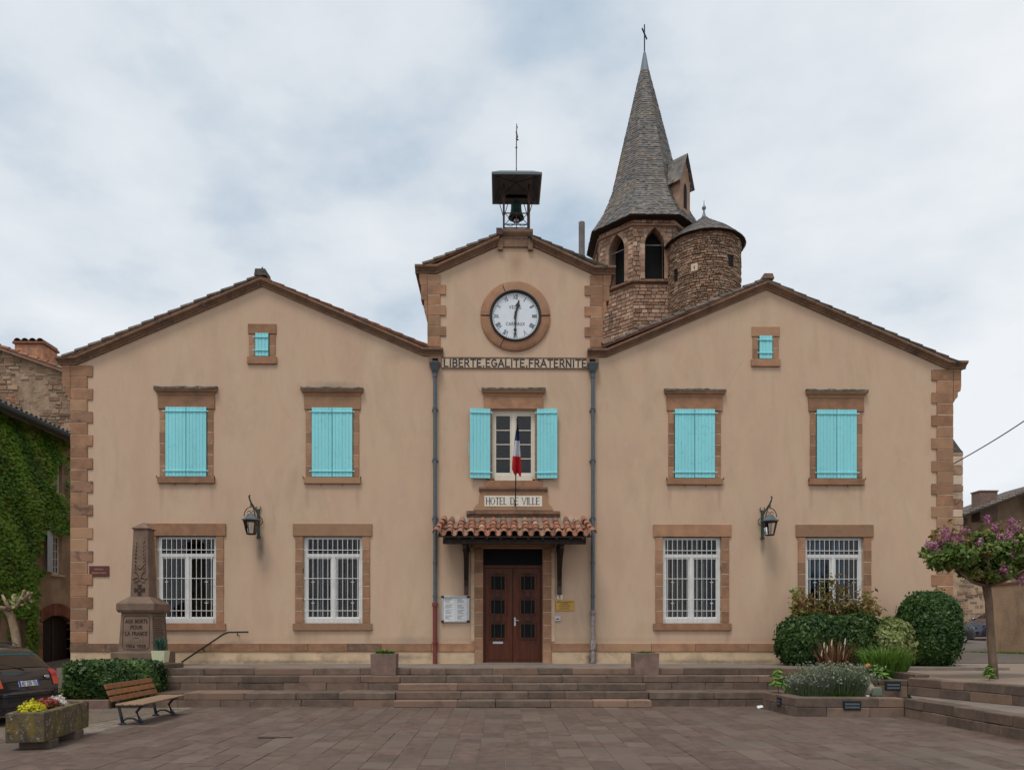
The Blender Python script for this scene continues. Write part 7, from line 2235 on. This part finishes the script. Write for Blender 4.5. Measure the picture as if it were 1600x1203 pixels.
def leafy_plant(name, label, px, py_base, pyt, y, seed, w=.2, big=.15):
    q, t = at(px, py_base, y), at(px, pyt, y)
    r = empty(name, q); tag(r, label, 'plant'); h = t.z - q.z
    gg = np.random.default_rng(seed); b = MB(); b.tube([(0, 0, 0), (0, 0, h*.9)], .010, 5); b.build('stem', M['bark'], r)
    P, Nn = [], []
    for k in range(46):
        a = gg.uniform(0, 2*PI); z = h*gg.uniform(.25, 1.0); rr = w*(1.15 - z/h*.7)*gg.uniform(.4, 1); P.append((rr*math.cos(a), rr*math.sin(a), z)); Nn.append((math.cos(a)*.5, math.sin(a)*.5, 1))
    leafy('leaves', M['bright'], r, np.array(P), np.array(Nn), big*.62, seed, aspect=2.0, spread=.3)
leafy_plant('leafy_green_plant', 'leafy bright green plant at the left end of the raised bed', 1216, 1082, 1046, -5.0, 91, .26)
leafy_plant('small_star_plant', 'small bright plant with star-shaped leaf rosette beside the pale rock', 1376, 1068, 1044, -5.0, 92, .20, .2)
leafy_plant('back_leafy_plant', 'bright green leafy plant just left of the lavender', 1262, 1064, 1049, -4.7, 93, .18)
leafy_plant('wall_weed', 'small green weed growing before the upper black wall light', 1396, 1082, 1062, -5.2, 94, .10, .09)
leafy_plant('trunk_weed', 'small leafy weed at the foot of the flowering tree', 1546, 1062, 1040, -6.3, 95, .12, .12)
# rock and glass block
b = MB(); g = np.random.default_rng(96); q_ = at(1347, 1080, -5.0)
vs, fs = [], []
for i in range(9):
    th = PI*i/8
    for j in range(12):
        ph = 2*PI*j/12; k = 1 + .16*math.sin(3*ph + i) + .10*g.normal()
        vs.append((.24*k*math.sin(th)*math.cos(ph), .2*k*math.sin(th)*math.sin(ph), .16 + .27*math.cos(th)*(1 + .1*math.sin(ph*2))))
for i in range(8):
    for j in range(12): fs.append((i*12+j, i*12+(j+1) % 12, (i+1)*12+(j+1) % 12, (i+1)*12+j))
b.add(vs, fs); o = b.build('pale_rock', M['rock'], None, angle=40); o.location = (q_.x, -5.0, LZ - .06); tag(o, 'pale rough rock between the lavender and the star-leafed plant', 'rock')
q_ = at(1374, 1080, -5.1); b = MB(); b.cbox(-.20, .20, -.08, .08, 0, .20, .02); o = b.build('glass_block', M['glassy_block']); o.location = (q_.x, -5.1, LZ - .07); tag(o, 'greenish glass block lying in the bed under the star-leafed plant', 'block')
q_ = at(1354, 1085, -5.7); b = MB(); b.lathe([(0, 0), (.035, 0), (.04, .07), (.0, .075)], n=10); o = b.build('small_jar', M['plate_cream'], None, angle=40); o.location = (q_.x, -5.75, LZ - .07); tag(o, 'tiny white jar at the front edge of the bed', 'jar')
V, F, rr = blades(260, (0, 0, 0), 1.0, .08, .010, .8, 97); V[:, 1] *= .45; o = link('bed_grass', np_mesh('bed_grass', V, F, rr), M['lavender'], None); o.location = (at(1385, 1088, -5.7).x, -5.5, LZ - .075); tag(o, 'sparse low grass along the front of the raised bed', 'grass', kind='stuff')
V, F, rr = blades(900, (0, 0, 0), 1.6, .14, .02, .8, 98); V[:, 1] *= .18; o = link('wall_foot_grass', np_mesh('wall_foot_grass', V, F, rr), M['daylily'], None); o.location = (at(1575, 1018, 5).x, 5.4, at(1575, 1022, 5.4).z); o.rotation_euler = (0, 0, R(-35)); tag(o, 'grass along the foot of the garden wall', 'grass', kind='stuff')

# --- crape myrtle
ty = -DIST + 16.3
tb = at(1551, 1060, ty)
tree = empty('crape_myrtle', (tb.x, ty, UZ - .02)); tag(tree, 'small tree with slim trunk and pink blossom on the gravel at right', 'tree')
def tp(px, py, dy=0.0): return tuple(at(px, py, ty + dy) - Vector((tb.x, ty, UZ - .02)))
b = MB()
fork = tp(1541, 915)
b.tube([tp(1553, 1066), tp(1551, 1030), tp(1547, 980), tp(1545, 940), fork], [.095, .085, .080, .078, .085], 9)
g = np.random.default_rng(101)
ends = []
for px, py, dy in ((1490, 885, .1), (1470, 870, -.2), (1510, 850, .4), (1530, 840, -.5), (1550, 832, .3), (1570, 842, -.3), (1595, 850, .2), (1620, 860, -.1), (1640, 875, .3), (1545, 870, -.7), (1600, 890, -.6), (1500, 895, -.5)):
    e = tp(px, py, dy); m = tuple(fork[i]*.5 + e[i]*.5 + (0, 0, -.06)[i] for i in range(3))
    b.tube([fork, m, e], [.05, .032, .012], 6); ends.append(e)
b.build('trunk', M['bark'], tree, smooth=True)
P, Nn = [], []
lobes = [(1466, 872, -.1, .26), (1478, 880, .0, .26), (1640, 890, 0, .3)]
for k in range(58):
    a, q = g.uniform(0, 2*PI), math.sqrt(g.random())
    lx, ly = 1548 + 92*q*math.cos(a), 866 + 30*q*math.sin(a)
    ly += .10*abs(lx - 1545)*.15
    lobes.append((lx, ly, g.uniform(-.75, .75)*math.sqrt(max(.1, 1 - q*q*.8)), g.uniform(.16, .32)))
for i, (px, py, dy, rr) in enumerate(lobes):
    p, nn = blob_points(int(1150*rr), tp(px, py, dy), (rr*1.1, rr*1.1, rr*.66), 2, .4, .95, seed=110 + i); P.append(p); Nn.append(nn)
P, Nn = np.concatenate(P), np.concatenate(Nn); Nn = Nn*.5 + np.array([0, 0, .6])
leafy('crown', M['myrtle'], tree, P, Nn, .058, 120, aspect=1.9, k=1.4)
P, Nn = [], []
b = MB()
for k in range(30):                                            # upright twigs above the crown
    px, py = g.uniform(1450, 1640), g.uniform(838, 862); p0 = tp(px, py, g.uniform(-.5, .5)); h = g.uniform(.15, .42)
    b.tube([p0, (p0[0] + g.normal(0, .06), p0[1], p0[2] + h)], [.006, .003], 4)
    for t in np.linspace(.2, 1, 12): P.append((p0[0] + g.normal(0, .05), p0[1] + g.normal(0, .05), p0[2] + h*t)); Nn.append((g.normal(), g.normal(), .7))
tag(b.build('twigs', M['bark'], tree), kind='stuff')
leafy('top_leaves', M['nandina'], tree, np.array(P), np.array(Nn), .06, 121, aspect=2)
P, Nn = [], []
for px, py, dy, rr in ((1483, 838, -.3, .13), (1470, 846, -.2, .12), (1507, 830, 0, .11), (1482, 869, -.45, .09), (1465, 862, -.3, .09), (1543, 812, 0, .10), (1590, 825, -.2, .14), (1563, 842, -.4, .12), (1575, 838, -.4, .12), (1592, 835, .1, .16), (1585, 848, -.5, .09), (1569, 889, -.65, .12), (1579, 866, -.6, .09), (1598, 905, -.4, .12), (1516, 872, -.5, .08), (1620, 838, 0, .15), (1493, 855, -.5, .09), (1450, 850, -.2, .08), (1458, 852, -.4, .10), (1476, 830, .1, .11), (1500, 842, -.5, .10), (1555, 826, -.1, .10), (1612, 850, -.5, .12), (1578, 815, .1, .10), (1540, 862, -.7, .08), (1530, 848, -.5, .09), (1604, 866, -.55, .10)):
    p, nn = blob_points(int(800*rr), tp(px, py, dy), (rr*.95, rr*.8, rr*1.15), 2, .5, 1.0, seed=int(px)); P.append(p); Nn.append(nn)
P, Nn = np.concatenate(P), np.concatenate(Nn); leafy('blossom', M['pink'], tree, P, Nn, .040, 122, aspect=1.2, k=2)

# --- pollarded tree at the far left
py_ = -2.2
pl_ = at(28, 1030, py_)
pt = empty('pollarded_tree', (pl_.x, py_, .1)); tag(pt, 'bare pollarded tree with knobbly pale branches in front of the ivy', 'tree')
def pp_(px, py, dy=0): return tuple(at(px, py, py_ + dy) - Vector((pl_.x, py_, .1)))
b = MB(); b.tube([pp_(28, 1045), pp_(27, 1010), pp_(23, 985), pp_(17, 962), pp_(10, 950)], [.12, .10, .095, .09, .10], 9)
for pts in (((12, 952), (26, 946), (35, 932), (38, 922)), ((26, 946), (40, 938), (50, 926)), ((14, 950), (8, 938), (4, 930)), ((10, 950), (-4, 948), (-14, 938)), ((35, 936), (45, 937), (53, 940)), ((20, 948), (22, 938), (19, 932)), ((10, 950), (-10, 955), (-25, 945)), ((40, 938), (43, 930), (44, 924))):
    b.tube([pp_(x, y, rng.uniform(-.15, .15)) for x, y in pts], [.06] + [.042]*(len(pts)-2) + [.035], 6)
b.build('trunk', M['pale_bark'], pt, smooth=True)
P = np.array([pp_(x, y, g.uniform(-.2, .2)) for x, y in zip(g.uniform(5, 52, 60), g.uniform(928, 950, 60))]); tag(leafy('sprouts', M['varieg'], pt, P, np.tile([0, -1, .5], (60, 1)), .06, 131), kind='stuff')
